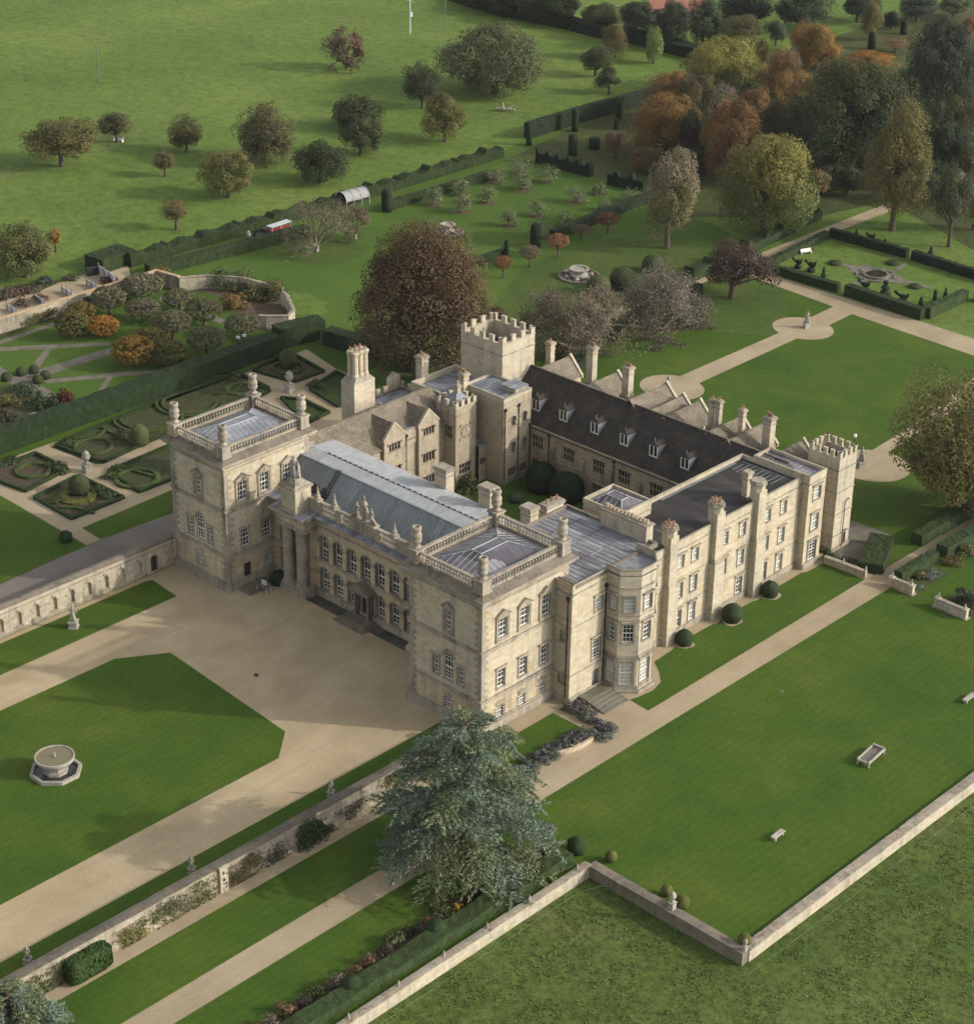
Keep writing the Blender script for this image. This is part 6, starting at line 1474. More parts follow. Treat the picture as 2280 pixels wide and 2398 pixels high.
for i, (x, y) in enumerate(((320, 1320), (60, 1290), (350, 1345), (640, 1380), (700, 1340), (560, 1470), (620, 1490), (340, 1520), (1350, 800), (1500, 880), (700, 1140), (380, 1190), (1830, 850))):
    c = L1(x, y); shrub('bed_shrub', c[0], c[1], 1.5, .55, (.055, .08, .03), 'low leafy planting in a knot garden bed', 'shrub', 'low shrubs in the knot beds', size=.24, tint2=(.10, .11, .05), p2=.3)
# pots, urns and statues
def urn_statue(fr, x, y, H, label, kind='urn', name=None, group=None, deg=0.0):
    c = fr(x, y)
    root = empty(name or ('garden_urn' if kind == 'urn' else 'statue'), label, 'urn' if kind == 'urn' else 'statue', (c[0], c[1], 0), radians(deg), group)
    mb = MB(); w = .15 * H
    mb.box(-w * 1.25, w * 1.25, -w * 1.25, w * 1.25, 0, .05 * H, 0); mb.box(-w, w, -w, w, .05 * H, .34 * H if kind == 'urn' else .26 * H, 0)
    t = .34 * H if kind == 'urn' else .26 * H
    mb.box(-w * 1.2, w * 1.2, -w * 1.2, w * 1.2, t, t + .04 * H, 0)
    mb.build('pedestal', [M_STATUE], root)
    mb = MB(); t += .04 * H; h = H - t
    if kind == 'urn': mb.lathe(0, 0, [(.14 * h, t), (.2 * h, t + .04 * h), (.08 * h, t + .12 * h), (.1 * h, t + .2 * h), (.27 * h, t + .42 * h), (.30 * h, t + .6 * h), (.2 * h, t + .7 * h), (.24 * h, t + .76 * h), (.17 * h, t + .88 * h), (.05 * h, t + .94 * h), (.06 * h, t + h)], 12, 0); mb.build('urn', [M_STATUE], root, True)
    else: statue_on(mb, 0, 0, t, h, random, 0, 0); mb.build('figure', [M_STATUE], root, True)
    return root
urn_statue(L1, 505, 1345, 3.3, 'tall lidded urn on a pedestal where the near knot garden paths cross', 'urn')
urn_statue(L1, 1675, 882, 3.5, 'tall lidded urn on a pedestal where the far knot garden paths cross', 'urn')
urn_statue(L2, 362, 562, 3.2, 'pale draped statue on the lawn before the arcaded wall', 'statue', deg=40)
for (fr, x, y, lab) in ((L3, 1463, 385, 'statue on the grass strip behind the rubble wall, near the cedar'), (L3, 850, 718, 'statue on the grass strip behind the rubble wall, the middle one'), (L3, 132, 1112, 'statue on the grass strip behind the rubble wall, near the left edge')):
    c = fr(x, y); q = urn_statue(fr, x, y, 2.1, lab, 'statue', deg=30); q.location = (-3.3, c[1] - .6, .03)
urn_statue(F4, 505, 705, 2.9, 'weathered statue on the round gravel nearest the castle roof', 'statue', deg=60)
urn_statue(F4, 1125, 417, 3.0, 'weathered statue on the round gravel by the parterre', 'statue', deg=60)
urn_statue(F4, 1368, 1042, 3.2, 'tall weathered statue half behind the slim tower', 'statue', deg=60)
urn_statue(F1, 1215, 1192, 2.6, 'pale urn at the head of the miniature train on the grass walk', 'urn')
c = L5(284, 1505); r = urn_statue(L5, 284, 1505, 2.0, 'stone urn standing on the mossy retaining wall', 'urn'); r.location = (34.9, -9.3, .4)
c = L5(597, 1690); r = urn_statue(L5, 597, 1690, 1.3, 'small stone vase on the outer wall corner', 'urn'); r.location = (43.9, -9.4, .4)
# forecourt fountain
c = L2(275, 1268)
root = empty('fountain', 'round stone bowl fountain in an octagonal pool on the forecourt lawn', 'fountain', (c[0], c[1], 0.03))
def octa(r): return [(r * cos(pi / 4 * i + pi / 8), r * sin(pi / 4 * i + pi / 8)) for i in range(8)]
mb = MB()
for i in range(8):
    a, b, c_, d = octa(2.85)[i], octa(2.85)[(i + 1) % 8], octa(2.5)[(i + 1) % 8], octa(2.5)[i]
    mb.hexa([(*a, 0), (*b, 0), (*c_, 0), (*d, 0), (*a, .42), (*b, .42), (*c_, .42), (*d, .42)])
mb.build('pool_rim', [M_STATUE], root)
mb = MB(); mb.poly([(*p, .12) for p in octa(2.51)]); mb.build('pool_water', [M_WATERDARK], root)
mb = MB(); mb.prism(octa(1.35), 0, .45, 0); mb.prism(octa(1.1), .45, .85, 0); mb.prism(octa(1.25), .85, 1.05, 0); mb.build('pedestal', [M_STATUE], root)
mb = MB(); mb.lathe(0, 0, [(.8, 1.05), (1.35, 1.18), (1.88, 1.45), (2.12, 1.75), (2.16, 1.98), (2.16, 2.08), (1.98, 2.08), (1.96, 1.94)], 40, 0); mb.build('bowl', [M_STATUE], root)
mb = MB(); mb.poly([(1.97 * cos(i * pi / 20), 1.97 * sin(i * pi / 20), 2.0) for i in range(40)]); mb.build('bowl_water', [M_WATER], root)
mb = MB(); mb.lathe(0, 0, [(.14, 2.0), (.17, 2.15), (.07, 2.25), (.1, 2.4), (.03, 2.6)], 10, 0); mb.build('nozzle', [M_STATUE], root)
# two old stone fountains / well heads in the park lawn
def wellhead(fr, x, y, R, label):
    c = fr(x, y); root = empty('stone_fountain', label, 'fountain', (c[0], c[1], 0.02))
    mb = MB(); mb.lathe(0, 0, [(R, 0), (R, .3), (R * .88, .35), (R * .86, .1)], 24, 0); mb.build('rim', [M_DARKTRIM], root)
    mb = MB(); mb.poly([(R * .87 * cos(i * pi / 12), R * .87 * sin(i * pi / 12), .12) for i in range(24)]); mb.build('water', [M_WATERDARK], root)
    mb = MB(); mb.lathe(0, 0, [(R * .42, .1), (R * .45, .5), (R * .36, .6), (R * .34, 1.2), (R * .46, 1.35), (R * .48, 1.6), (R * .36, 1.6), (R * .34, 1.4)], 12, 0)
    for k in range(6): mb.blob((R * .62 * cos(k * 1.05), R * .62 * sin(k * 1.05), .3), (.45, .45, .4), 6, 4, 0, .2)
    mb.build('basin', [M_STATUE], root)
wellhead(F5, 1366, 622, 3.7, 'rustic stone fountain in a ring on the lawn by the clipped domes')
wellhead(F5, 725, 405, 3.0, 'rustic stone fountain in front of the orchard, above the copper beech')
# furniture on the great lawn
c = L5(1095, 905)
root = empty('stone_trough', 'long weathered stone table with raised rails on the great lawn', 'table', (c[0], c[1], .01), radians(96))
L_, W_ = 3.5, 1.35
mb = MB(); mb.box(-L_ / 2, L_ / 2, -W_ / 2, W_ / 2, .42, .55, 0); mb.build('table_top', [M_FLAG], root)
for s in (-1, 1):
    mb = MB(); mb.box(-L_ / 2, L_ / 2, s * W_ / 2 - .08, s * W_ / 2 + .08, .42, .72, 0); mb.build('rail', [M_STATUE], root)
    mb = MB(); mb.box(s * L_ / 2 - .12, s * L_ / 2 + .12, -W_ / 2, W_ / 2, .40, .62 if s < 0 else .80, 0); mb.build('end_panel', [M_STATUE], root)
for sx in (-1, 1):
    for sy in (-1, 1):
        mb = MB(); mb.lathe(sx * L_ / 2, sy * W_ / 2, [(.13, 0), (.13, .6), (.16, .65), (.08, .72), (.11, .82), (.03, .9)], 8, 0); mb.build('leg', [M_STATUE], root)
def stone_bench(c, rz, label, L=1.9):
    root = empty('stone_bench', label, 'bench', (c[0], c[1], .01), rz)
    mb = MB(); mb.box(-L / 2, L / 2, -.3, .3, .38, .5, 0); mb.build('seat', [M_STATUE], root)
    for s in (-1, 1):
        mb = MB(); mb.box(s * L * .36 - .09, s * L * .36 + .09, -.22, .22, 0, .38, 0); mb.build('leg', [M_STATUE], root)
stone_bench(L5(722, 1222), radians(93), 'small stone bench on the great lawn near the wall corner')
stone_bench(L5(1490, 670), radians(93), 'stone bench on the great lawn at the right edge', 2.2)
c = A3(1008, 1686); o = patch(c, .45, .22, .035, M_FLAG, 'stone_slab', 8); del o['kind']; tag(o, 'small pale slab lying flush in the great lawn', 'slab')
c = F1(1400, 1273); o = patch(c, .7, .3, .04, M_FLAG, 'stone_slab', 8); del o['kind']; tag(o, 'small pale slab in the bright lawn left of the copper beech', 'slab')
# steps from the west garden door
root = empty('garden_steps', 'wide stone steps down from the arched west door', 'steps', (0, 0, 0))
for i in range(5):
    mb = MB(); mb.box(2.82, 6.9 - .62 * i, 13.1 + (.0 if i else 0), 17.3, (.012 if i == 0 else .13 * i), .13 * (i + 1), 0); mb.build('step', [M_FLAG], root)
# small white porch table by the dark door of the far tower
root = empty('sign_table', 'small pale table with a stand beside the dark tower door', 'table', (-42.0, 4.6, 0.03), radians(10))
mb = MB(); mb.box(-.9, .9, -.55, .55, .78, .86, 0); mb.build('table_top', [M_FLAG], root)
for sx in (-1, 1):
    for sy in (-1, 1):
        mb = MB(); mb.tube((sx * .75, sy * .4, 0), (sx * .75, sy * .4, .78), .04, .04, 6); mb.build('leg', [M_WHITE], root)
mb = MB(); mb.box(-.4, .4, .1, .16, .86, 1.5, 0); mb.build('panel', [M_PANEL], root)
c = A1(592, 1600); mb = MB(); mb.lathe(c[0], c[1], [(.25, .02), (.22, .08), (.05, .12), (.04, 1.0), (.09, 1.05), (.02, 1.15)], 8, 0); tag(mb.build('bollard', [M_STATUE]), 'thin white post standing on the gravel by the tower steps', 'post')
c = A2(1108, 1672); root = empty('planter_pot', 'round stone pot with a small plant by the lavender bed', 'planter', (8.9, 5.6, .02))
mb = MB(); mb.lathe(0, 0, [(.35, 0), (.55, .3), (.62, .55), (.62, .65), (.5, .65), (.48, .5)], 14, 0); mb.build('pot', [M_BUFFPOT], root)
q = shrub('plant', 0, 0, .5, .3, (.08, .085, .05), 'x', z0=.6, n=140, size=.2); q.parent = root; del q['label']; del q['category']
mb = MB(); n = 9
for i in range(n):
    t0, t1 = i / n, (i + 1) / n
    f_ = lambda t: (8.2 + 1.0 * t + .5 * sin(t * pi), 2.6 + 5.6 * t)
    a, b = f_(t0), f_(t1); mb.hexa([(a[0], a[1], 0), (a[0] + .35, a[1], 0), (b[0] + .35, b[1], 0), (b[0], b[1], 0), (a[0], a[1], .5), (a[0] + .35, a[1], .5), (b[0] + .35, b[1], .5), (b[0], b[1], .5)])
tag(mb.build('kerb_wall', [M_BUFFPOT]), 'low curved cream kerb wall round the lavender bed', 'wall')
# lavender
rng = random.Random(4)
for k, (x, y) in enumerate([(3.4 + .95 * i, 10.9 + .25 * sin(i)) for i in range(5)] + [(4.0 + i, 12.0) for i in range(3)] + [(8.5 + .3 * sin(i * 2), 9.6 - 1.0 * i) for i in range(16)] + [(7.6 + .3 * cos(i * 2), 8.4 - 1.05 * i) for i in range(14)] + [(9.6, 10.2), (10.0, 8.9), (8.4, 10.8), (9.2, 11.5), (10.1, 10.0)]):
    grey = (.105, .105, .105) if k % 3 else (.125, .135, .105)
    shrub('lavender_bush', x + rng.uniform(-.2, .2), y + rng.uniform(-.2, .2), rng.uniform(.75, 1.0), rng.uniform(.45, .65), grey, 'grey lavender bush in the L shaped hedge round the small lawn', 'shrub', 'lavender bushes below the near tower', size=.17, seed=k)
# border shrubs along the boundary hedge
rng = random.Random(9)
KINDS = {'russet': ((.15, .085, .045), (.11, .10, .04), 'russet autumn shrub in the long border'), 'green': ((.06, .085, .03), (.10, .11, .045), 'leafy green shrub in the long border'), 'dark': ((.045, .05, .028), (.09, .06, .04), 'dark twiggy shrub in the long border'), 'pale': ((.17, .145, .10), (.10, .09, .045), 'pale seedhead clump in the long border')}
seq = ['dark', 'russet', 'russet', 'pale', 'dark', 'green', 'russet', 'pale', 'russet', 'dark', 'green', 'pale', 'russet', 'russet', 'dark', 'green', 'dark', 'russet', 'green', 'dark', 'dark', 'green', 'green', 'pale', 'russet', 'green']
for i, kd in enumerate(seq):
    y = -62 + i * 2.02; c1, c2, lab = KINDS[kd]
    shrub('border_shrub', 19.6 + rng.uniform(-.5, .5), y, rng.uniform(1.0, 1.5), rng.uniform(.55, .95), c1, lab, 'shrub', 'shrubs of the long border', tint2=c2, p2=.4, size=.2, seed=i)
shrub('border_shrub', 19.9, -24.0, .9, .6, (.28, .19, .03), 'bright yellow shrub in the long border below the cedar', tint2=(.2, .15, .03), p2=.3, size=.2)
shrub('border_shrub', 19.4, -12.2, 1.0, .7, (.20, .05, .03), 'red flowering shrub at the lawn end of the long border', tint2=(.07, .08, .03), p2=.5, size=.2)
shrub('border_shrub', 17.6, -8.6, 1.2, .7, (.15, .155, .16), 'silver grey shrub at the corner of the great lawn', size=.2)
# climbers on the rubble garden wall
def climber(y, w, h, label, col, x=1.30, d=.22, n=None, size=.22, tint2=None, p2=0, z0=.1, stems=True, axis='y', sgn=1, cat='climber', dens=1.0):
    g = np.random.default_rng(int(abs(y * 10))); n = n or int(w * h * 60 * dens)
    k = 14; cy, cz = g.uniform(-w / 2, w / 2, k), g.uniform(.1, 1, k) * h
    i = g.integers(0, k, n)
    py = np.clip(cy[i] + g.normal(0, w * .14, n), -w * .62, w * .62); pz = np.clip(cz[i] * (1 - .25 * (np.abs(py) / w)) + g.normal(0, h * .16, n), .05, h * 1.05)
    px_ = g.uniform(0, d, n)
    if axis == 'y': P = np.stack([px_ * sgn, py, pz], 1); Nn = np.stack([np.full(n, 1.0 * sgn), g.normal(0, .5, n), g.normal(.3, .5, n)], 1)
    t = g.uniform(.8, 1.2, (k, 1)) * np.ones((k, 3))
    if tint2 is not None:
        s = g.random(k) < p2; t[s] = np.array(tint2) / np.array(col)
    root = empty('climbing_plant', label, cat, (x, y, 0))
    o = link('foliage', leaf_mesh('foliage', P, Nn, size, M_LEAF, t[i], g), root); o.color = (*col, 1)
    mb = MB()
    for q in range(6): mb.tube((.06 * sgn, 0, 0), (.08 * sgn, w * .45 * (q - 2.5) / 2.5, h * .85), .035, .012, 4)
    mb.build('stem', [M_BARK], root)
climber(-13.8, 4.6, 2.7, 'olive climber on the rubble wall closest to the cedar', (.10, .105, .035), tint2=(.14, .12, .05), p2=.3)
climber(-24.2, 1.6, 1.0, 'small dark shrub at the foot of the rubble wall', (.045, .065, .028), d=.7)
climber(-26.8, 3.0, 2.9, 'dark green wall shrub bulging from the rubble wall', (.045, .070, .024), d=1.1, size=.26, dens=1.5)
climber(-35.6, 4.0, 2.6, 'tawny green climber right of the white pier', (.095, .10, .04), tint2=(.13, .10, .05), p2=.4)
climber(-42.5, 7.0, 2.6, 'long pale trained climber left of the white pier', (.115, .12, .05), tint2=(.08, .09, .035), p2=.4, dens=.7)
climber(-49.4, 3.4, 2.2, 'yellow climber spreading on the rubble wall', (.17, .155, .045), tint2=(.11, .115, .04), p2=.3)
climber(-60.4, 5.6, 2.4, 'thin grey green climber near the left edge on the rubble wall', (.10, .105, .05), tint2=(.07, .08, .03), p2=.4, dens=.7)
climber(-31.0, 3.6, 2.2, 'bare wisteria mottling the rubble wall between the two green shrubs', (.075, .072, .055), dens=.45)
climber(-21.0, 3.6, 1.9, 'bare creeper low on the rubble wall near the cedar', (.085, .08, .06), dens=.35)
for i, (y, w, lab) in enumerate(((24, 6, 'leafy row at the foot of the walled garden wall'), (38, 6, 'trained fruit tree with yellow leaves on the walled garden wall'), (48, 5, 'dark trained plant on the walled garden wall'))):
    climber(y, w, 1.7, lab, ((.06, .09, .03), (.13, .12, .045), (.06, .07, .035))[i], x=-136.0, d=.5)
g = np.random.default_rng(5); n = 5200                     # bush clipped to a block: leaves over a rounded box
B = g.uniform(-1, 1, (n, 3)); ax = g.integers(0, 3, n); B[np.arange(n), ax] = np.sign(B[np.arange(n), ax]); B /= np.maximum(1, (np.abs(B) ** 6).sum(1, keepdims=True) ** (1 / 6) * .98)
Nb = B ** 5 + g.normal(0, .35, B.shape); P = B * np.array([.78, 2.35, 1.22]) * g.uniform(.94, 1.03, (n, 1)) + np.array([0, 0, 1.25])
o = link('clipped_bush', leaf_mesh('clipped_bush', P, Nb, .22, M_LEAF, g.uniform(.75, 1.25, (n, 1)) * np.ones((1, 3)), g), loc=(1.95, -54.9, 0)); o.color = (.060, .105, .028, 1)
tag(o, 'block shaped bright green bush clipped against the rubble wall', 'shrub')
# trellis-like orange shrub and border of the curved walled garden bed
for (x, y, r, h, col, t2, lab) in ((925, 250, 2.4, 1.7, (.22, .135, .03), (.10, .09, .03), 'orange yellow climber heap in the corner of the walled garden'), (1345, 400, 2.7, 1.8, (.16, .10, .035), (.14, .10, .03), 'orange brown shrub in the curved flower bed'), (1270, 275, 3.0, 1.9, (.065, .092, .038), (.09, .10, .045), 'green perennials under the curved wall, left clump'), (1400, 285, 3.0, 2.0, (.075, .10, .035), (.11, .10, .045), 'green perennials under the curved wall, middle clump'), (1585, 345, 2.9, 2.2, (.07, .095, .03), (.12, .11, .04), 'leafy clump under the curved wall, right end'), (1470, 345, 2.4, 1.7, (.095, .105, .035), (.14, .11, .035), 'yellow green clump in the curved bed'), (1555, 520, 1.3, .7, (.33, .34, .32), (.10, .12, .06), 'white flowering shrub beside the yew hedge block'),
        (375, 950, 1.5, 1.4, (.105, .020, .024), (.075, .025, .02), 'crimson maple bush at the end of the garden path'), (240, 990, 1.0, 2.2, (.045, .075, .028), (.035, .055, .02), 'dark conical shrub beside the garden path'), (130, 900, 2.6, 1.2, (.07, .10, .06), (.045, .07, .03), 'grey green heap of perennials left of the path'), (40, 960, 2.0, 1.3, (.16, .13, .045), (.06, .085, .03), 'yellowing shrub at the left edge by the hedge'), (310, 960, 2.0, 1.0, (.045, .065, .03), (.07, .09, .04), 'dark green perennials beside the crimson bush'), (130, 1065, 1.3, .6, (.24, .26, .05), (.12, .15, .04), 'lime yellow low plant by the tall hedge'), (190, 1035, .9, .7, (.33, .34, .36), (.24, .25, .26), 'silvery blue mound by the tall hedge'), (60, 1040, 2.2, .9, (.085, .08, .05), (.05, .07, .03), 'brown green bed planting at the left edge'), (215, 950, 1.6, .8, (.075, .10, .05), (.12, .11, .06), 'loose green shrub above the silvery mound')):
    c = L1(x, y); shrub('garden_shrub', c[0], c[1], r, h, col, lab, tint2=t2, p2=.4, size=.3)
for i, (x, y, lab) in enumerate(((60, 405, 'left end'), (190, 350, 'second from left'), (350, 300, 'in the middle'), (510, 250, 'beside the pale yard'))):
    c = R2(x * 0 + (110, 500, 860, 1200)[i], (730, 610, 490, 390)[i])
    root = empty('compost_bay', 'pale panel fence of a compost bay behind the garden wall, ' + lab, 'fence', (c[0], c[1], 0), radians(-8))
    mb = MB(); mb.box(0, 3.6, -.05, .05, 0, 1.0, 0); mb.build('panel', [M_PANEL], root)
    for q in (0, 1.7, 3.5):
        mb = MB(); mb.box(q - .08, q + .08, -.14, -.05, 0, 1.7, 0); mb.build('post', [M_WOOD], root)
c = R2(1370, 250); root = empty('compost_bay', 'large pale panel fence and bin in the nursery corner', 'fence', (c[0], c[1], 0), radians(-12))
mb = MB(); mb.box(0, 6.2, -.05, .05, .0, 1.7, 0); mb.build('panel', [M_PANEL], root)
for q in (0, 2.2, 4.4): mb = MB(); mb.box(q - .1, q + .1, -.16, -.05, 0, 2.2, 0); mb.build('post', [M_WOOD], root)
mb = MB(); mb.box(-.6, 0, -2.2, .2, 0, 1.5, 0); mb.build('bin', [M_IRON], root)
for i, (x, y, r, col) in enumerate(((150, 520, 2.6, (.11, .075, .06)), (420, 470, 2.4, (.10, .085, .055)), (620, 360, 1.7, (.08, .08, .075)), (300, 680, 1.8, (.09, .07, .05)), (560, 610, 1.6, (.13, .075, .06)), (1480, 350, 1.9, (.09, .06, .05)), (980, 320, 1.6, (.08, .09, .05)), (50, 560, 2.2, (.085, .08, .045)))):
    c = R2(x, y); shrub('nursery_plant', c[0], c[1], r, .6, col, 'brownish plant clump in the nursery beds behind the garden wall', 'shrub', 'plants of the nursery beds', size=.3, clumps=26)
# planting behind the planter walls at the right
for (x, y, r, h, col, t2, lab) in ((13.6, 63.4, 1.0, .45, (.17, .10, .05), (.10, .11, .05), 'russet planting behind the first stone planter'), (15.2, 63.3, 1.3, .4, (.16, .19, .14), (.11, .14, .08), 'silver leaved planting behind the first stone planter'), (14.0, 66.2, 1.4, .5, (.13, .12, .045), (.09, .11, .04), 'yellow green planting in the silver bed'), (15.4, 67.6, 1.6, .4, (.15, .18, .13), (.10, .13, .08), 'silver leaved planting at the far end of the bed'), (15.2, 72.4, 1.6, .7, (.16, .10, .045), (.10, .10, .04), 'russet planting on the lawn edge beyond the silver bed'), (15.2, 76.0, 1.8, .8, (.12, .14, .05), (.16, .14, .06), 'pale green planting at the right edge'), (23.2, 63.2, 1.8, 1.3, (.035, .05, .028), (.05, .06, .035), 'dark shrub behind the right planter'), (21.2, 64.8, 1.3, .9, (.04, .055, .03), (.06, .07, .04), 'smaller dark shrub left behind the right planter'), (3.6, 62.4, 1.0, .5, (.13, .125, .09), (.07, .08, .04), 'pale rockery plant below the slim tower'), (5.4, 63.0, 1.1, .4, (.12, .115, .085), (.06, .07, .04), 'grey rockery plant by the low terrace wall'), (2.9, 61.4, .8, .9, (.04, .06, .024), (.06, .08, .03), 'dark green bush in the corner by the slim tower')):
    shrub('garden_shrub', x, y, r, h, col, lab, tint2=t2, p2=.4, size=.2)
# courtyard and house plants
for (x, y, r, h, lab) in ((-36.9, 50.4, 2.3, 4.1, 'dark clipped courtyard bush nearest the corner block'), (-32.4, 50.6, 2.4, 4.0, 'dark clipped courtyard bush in front of the lower windows')): ball((x, y), r, h, lab, (.016, .026, .012), 'topiary', None, 'courtyard_bush')
c = A4(1000, 1110); ball((c[0], c[1]), 1.1, 1.3, 'small grey green courtyard bush beside the hall chimneys', (.05, .07, .04), 'topiary')
shrub('wall_shrub', -44.0, 43.2, 1.5, 1.6, (.12, .11, .045), 'yellow green climber at the foot of the clock tower', tint2=(.07, .085, .03), p2=.4, size=.25)
shrub('wall_shrub', -42.2, 40.2, 1.6, 1.1, (.075, .085, .04), 'loose shrub in the courtyard below the clock tower', size=.25)
shrub('wall_shrub', -40.5, 7.4, 1.4, 1.2, (.03, .042, .02), 'dark shrub between the tower steps and the ringed columns', size=.2) if False else ball((-42.3, 7.3), 1.2, 1.7, 'dark shrub between the tower steps and the ringed columns', (.02, .03, .014), 'shrub', name='corner_shrub')
# miniature train and white canopy on the grass walk
c = R1(330, 745); d = R1(650, 640); az = atan2(d[1] - c[1], d[0] - c[0])
root = empty('miniature_train', 'dark miniature steam engine with a red and white carriage on the grass walk', 'train', (c[0], c[1], .02), az)
mb = MB(); mb.box(-.4, 3.2, -.55, .55, .35, .6, 0); mb.tube((0, 0, 1.05), (2.2, 0, 1.05), .48, .48, 12, 0); mb.box(2.2, 3.2, -.6, .6, .6, 1.9, 0); mb.box(2.0, 3.4, -.7, .7, 1.9, 2.0, 0); mb.lathe(.35, 0, [(.16, 1.4), (.14, 1.9), (.22, 2.1)], 8, 0); mb.lathe(1.3, 0, [(.2, 1.4), (.2, 1.65), (.05, 1.8)], 8, 0)
mb.build('engine', [M_IRON], root)
for x in (.3, 1.2, 2.1, 2.9, 4.4, 7.6):
    for s in (-1, 1): mb = MB(); mb.tube((x, s * .58, .32), (x, s * .68, .32), .32, .32, 12, 0); mb.build('wheel', [M_IRON], root)
mb = MB(); mb.box(3.8, 8.4, -.6, .6, .35, 1.1, 0); mb.build('carriage', [M_RED], root)
mb = MB(); mb.box(3.6, 8.6, -.75, .75, 1.9, 2.02, 0); mb.build('canopy', [M_PANEL], root)
for x in (3.9, 6.1, 8.3):
    for s in (-1, 1): mb = MB(); mb.tube((x, s * .58, 1.1), (x, s * .58, 1.9), .05, .05, 6, 0); mb.build('canopy_post', [M_WHITE], root)
mb = MB(); mb.box(4.2, 8.2, -.61, -.601, .55, .9, 0); mb.build('side_panel', [M_WHITE], root)
c = F1(1665, 1015); d = F1(1760, 990); az = atan2(d[1] - c[1], d[0] - c[0])
root = empty('barrel_canopy', 'white barrel vaulted canopy shelter above the bare tree', 'shelter', (c[0], c[1], 0), az)
mb = MB(); Lc = hypot(d[0] - c[0], d[1] - c[1]) + .8; n = 12
for i in range(n):
    a, b = pi * i / n, pi * (i + 1) / n
    for r0 in (1.7,): mb.poly([(0, r0 * cos(a), 1.5 + r0 * .9 * sin(a)), (Lc, r0 * cos(a), 1.5 + r0 * .9 * sin(a)), (Lc, r0 * cos(b), 1.5 + r0 * .9 * sin(b)), (0, r0 * cos(b), 1.5 + r0 * .9 * sin(b))])
mb.build('canopy', [plain('grey canvas', (.30, .30, .29), .8, .15)], root)
for x in (0, Lc / 3, 2 * Lc / 3, Lc):
    mb = MB()
    for i in range(n):
        a, b = pi * i / n, pi * (i + 1) / n
        mb.tube((x, 1.74 * cos(a), 1.5 + 1.6 * sin(a)), (x, 1.74 * cos(b), 1.5 + 1.6 * sin(b)), .06, .06, 5)
    for s in (-1, 1): mb.tube((x, s * 1.74, 0), (x, s * 1.74, 1.5), .06, .06, 5)
    mb.build('hoop', [M_PANEL], root)
# poles in the meadow, floodlights by the knot garden
def pole(fr, x, y, ytop, label, r=.13, m=M_WOOD, top=False):
    k = fr.mpp(x, y); h = (y - ytop) * k / .89; c = fr(x, y)
    root = empty('utility_pole', label, 'pole', (c[0], c[1], 0))
    mb = MB(); mb.tube((0, 0, 0), (0, 0, h), r, r * .75, 8); mb.build('pole', [m], root)
    if top:
        mb = MB(); mb.box(-.9, .9, -.06, .06, h - .7, h - .55); mb.build('cross_arm', [m], root)
        mb = MB(); mb.box(-.3, .3, .1, .6, h * .48, h * .6); mb.build('transformer', [M_PANEL], root)
pole(F2, 542, 165, 12, 'pale pole with a grey box in the far meadow', .2, M_PANEL, True)
pole(F2, 712, 152, 12, 'plain pole in the far meadow right of the boxed one', .16)
pole(F1, 485, 400, 232, 'lone leaning pole in the open meadow at the left', .16)
c = A1(462, 360); root = empty('floodlight_mast', 'thin dark mast with a bent arm on the knot garden path', 'lamp', (c[0], c[1], 0))
mb = MB(); mb.tube((0, 0, 0), (-1.0, .6, 3.0), .05, .05, 6); mb.tube((-1.0, .6, 3.0), (-1.1, .7, 4.2), .05, .04, 6); mb.tube((-2.4, .4, 0), (-2.2, .4, 3.6), .04, .04, 6); mb.build('mast', [M_IRON], root)
mb = MB(); mb.box(-2.5, -1.9, .2, .6, 3.6, 3.9, 0); mb.box(-1.4, -.8, .5, .9, 4.2, 4.5, 0); mb.build('lamp_head', [M_PANEL], root)
# field wire fence, near right
root = empty('wire_fence', 'thin green wire fence in the field along the boundary walls', 'fence')
W_ = plain('green wire', (.07, .14, .06), .6, .1)
fp = [(26.6, -140), (26.4, -60), (26.3, -13.2), (27.5, -10.6), (46.0, -11.5), (46.4, 40), (46.4, 150)]
for z in (-.1,):
    mb = MB()
    for a, b in zip(fp[:-1], fp[1:]): mb.tube((*a, z), (*b, z), .016, .016, 4)
    mb.build('wire', [W_], root)
for a, b in zip(fp[:-1], fp[1:]):
    n = max(1, int(hypot(b[0] - a[0], b[1] - a[1]) / 8))
    for i in range(n):
        x, y = a[0] + (b[0] - a[0]) * i / n, a[1] + (b[1] - a[1]) * i / n
        if y < -75 or y > 75: continue
        mb = MB(); mb.tube((x, y, -1.12), (x, y, 0), .03, .03, 5); mb.build('post', [W_], root)
# fallen log in the meadow
c = F2(1005, 545); root = empty('fallen_tree', 'pale fallen trunk and stump in the meadow', 'log', (c[0], c[1], 0), .4)
mb = MB(); mb.tube((-2, 0, .4), (2.2, .3, .6), .4, .25, 8); mb.tube((.6, .1, .5), (1.4, 1.2, 1.3), .14, .05, 6); mb.tube((-.4, 0, .5), (-.5, -.3, 2.0), .3, .2, 7); mb.build('trunk', [M_PALEBARK], root)

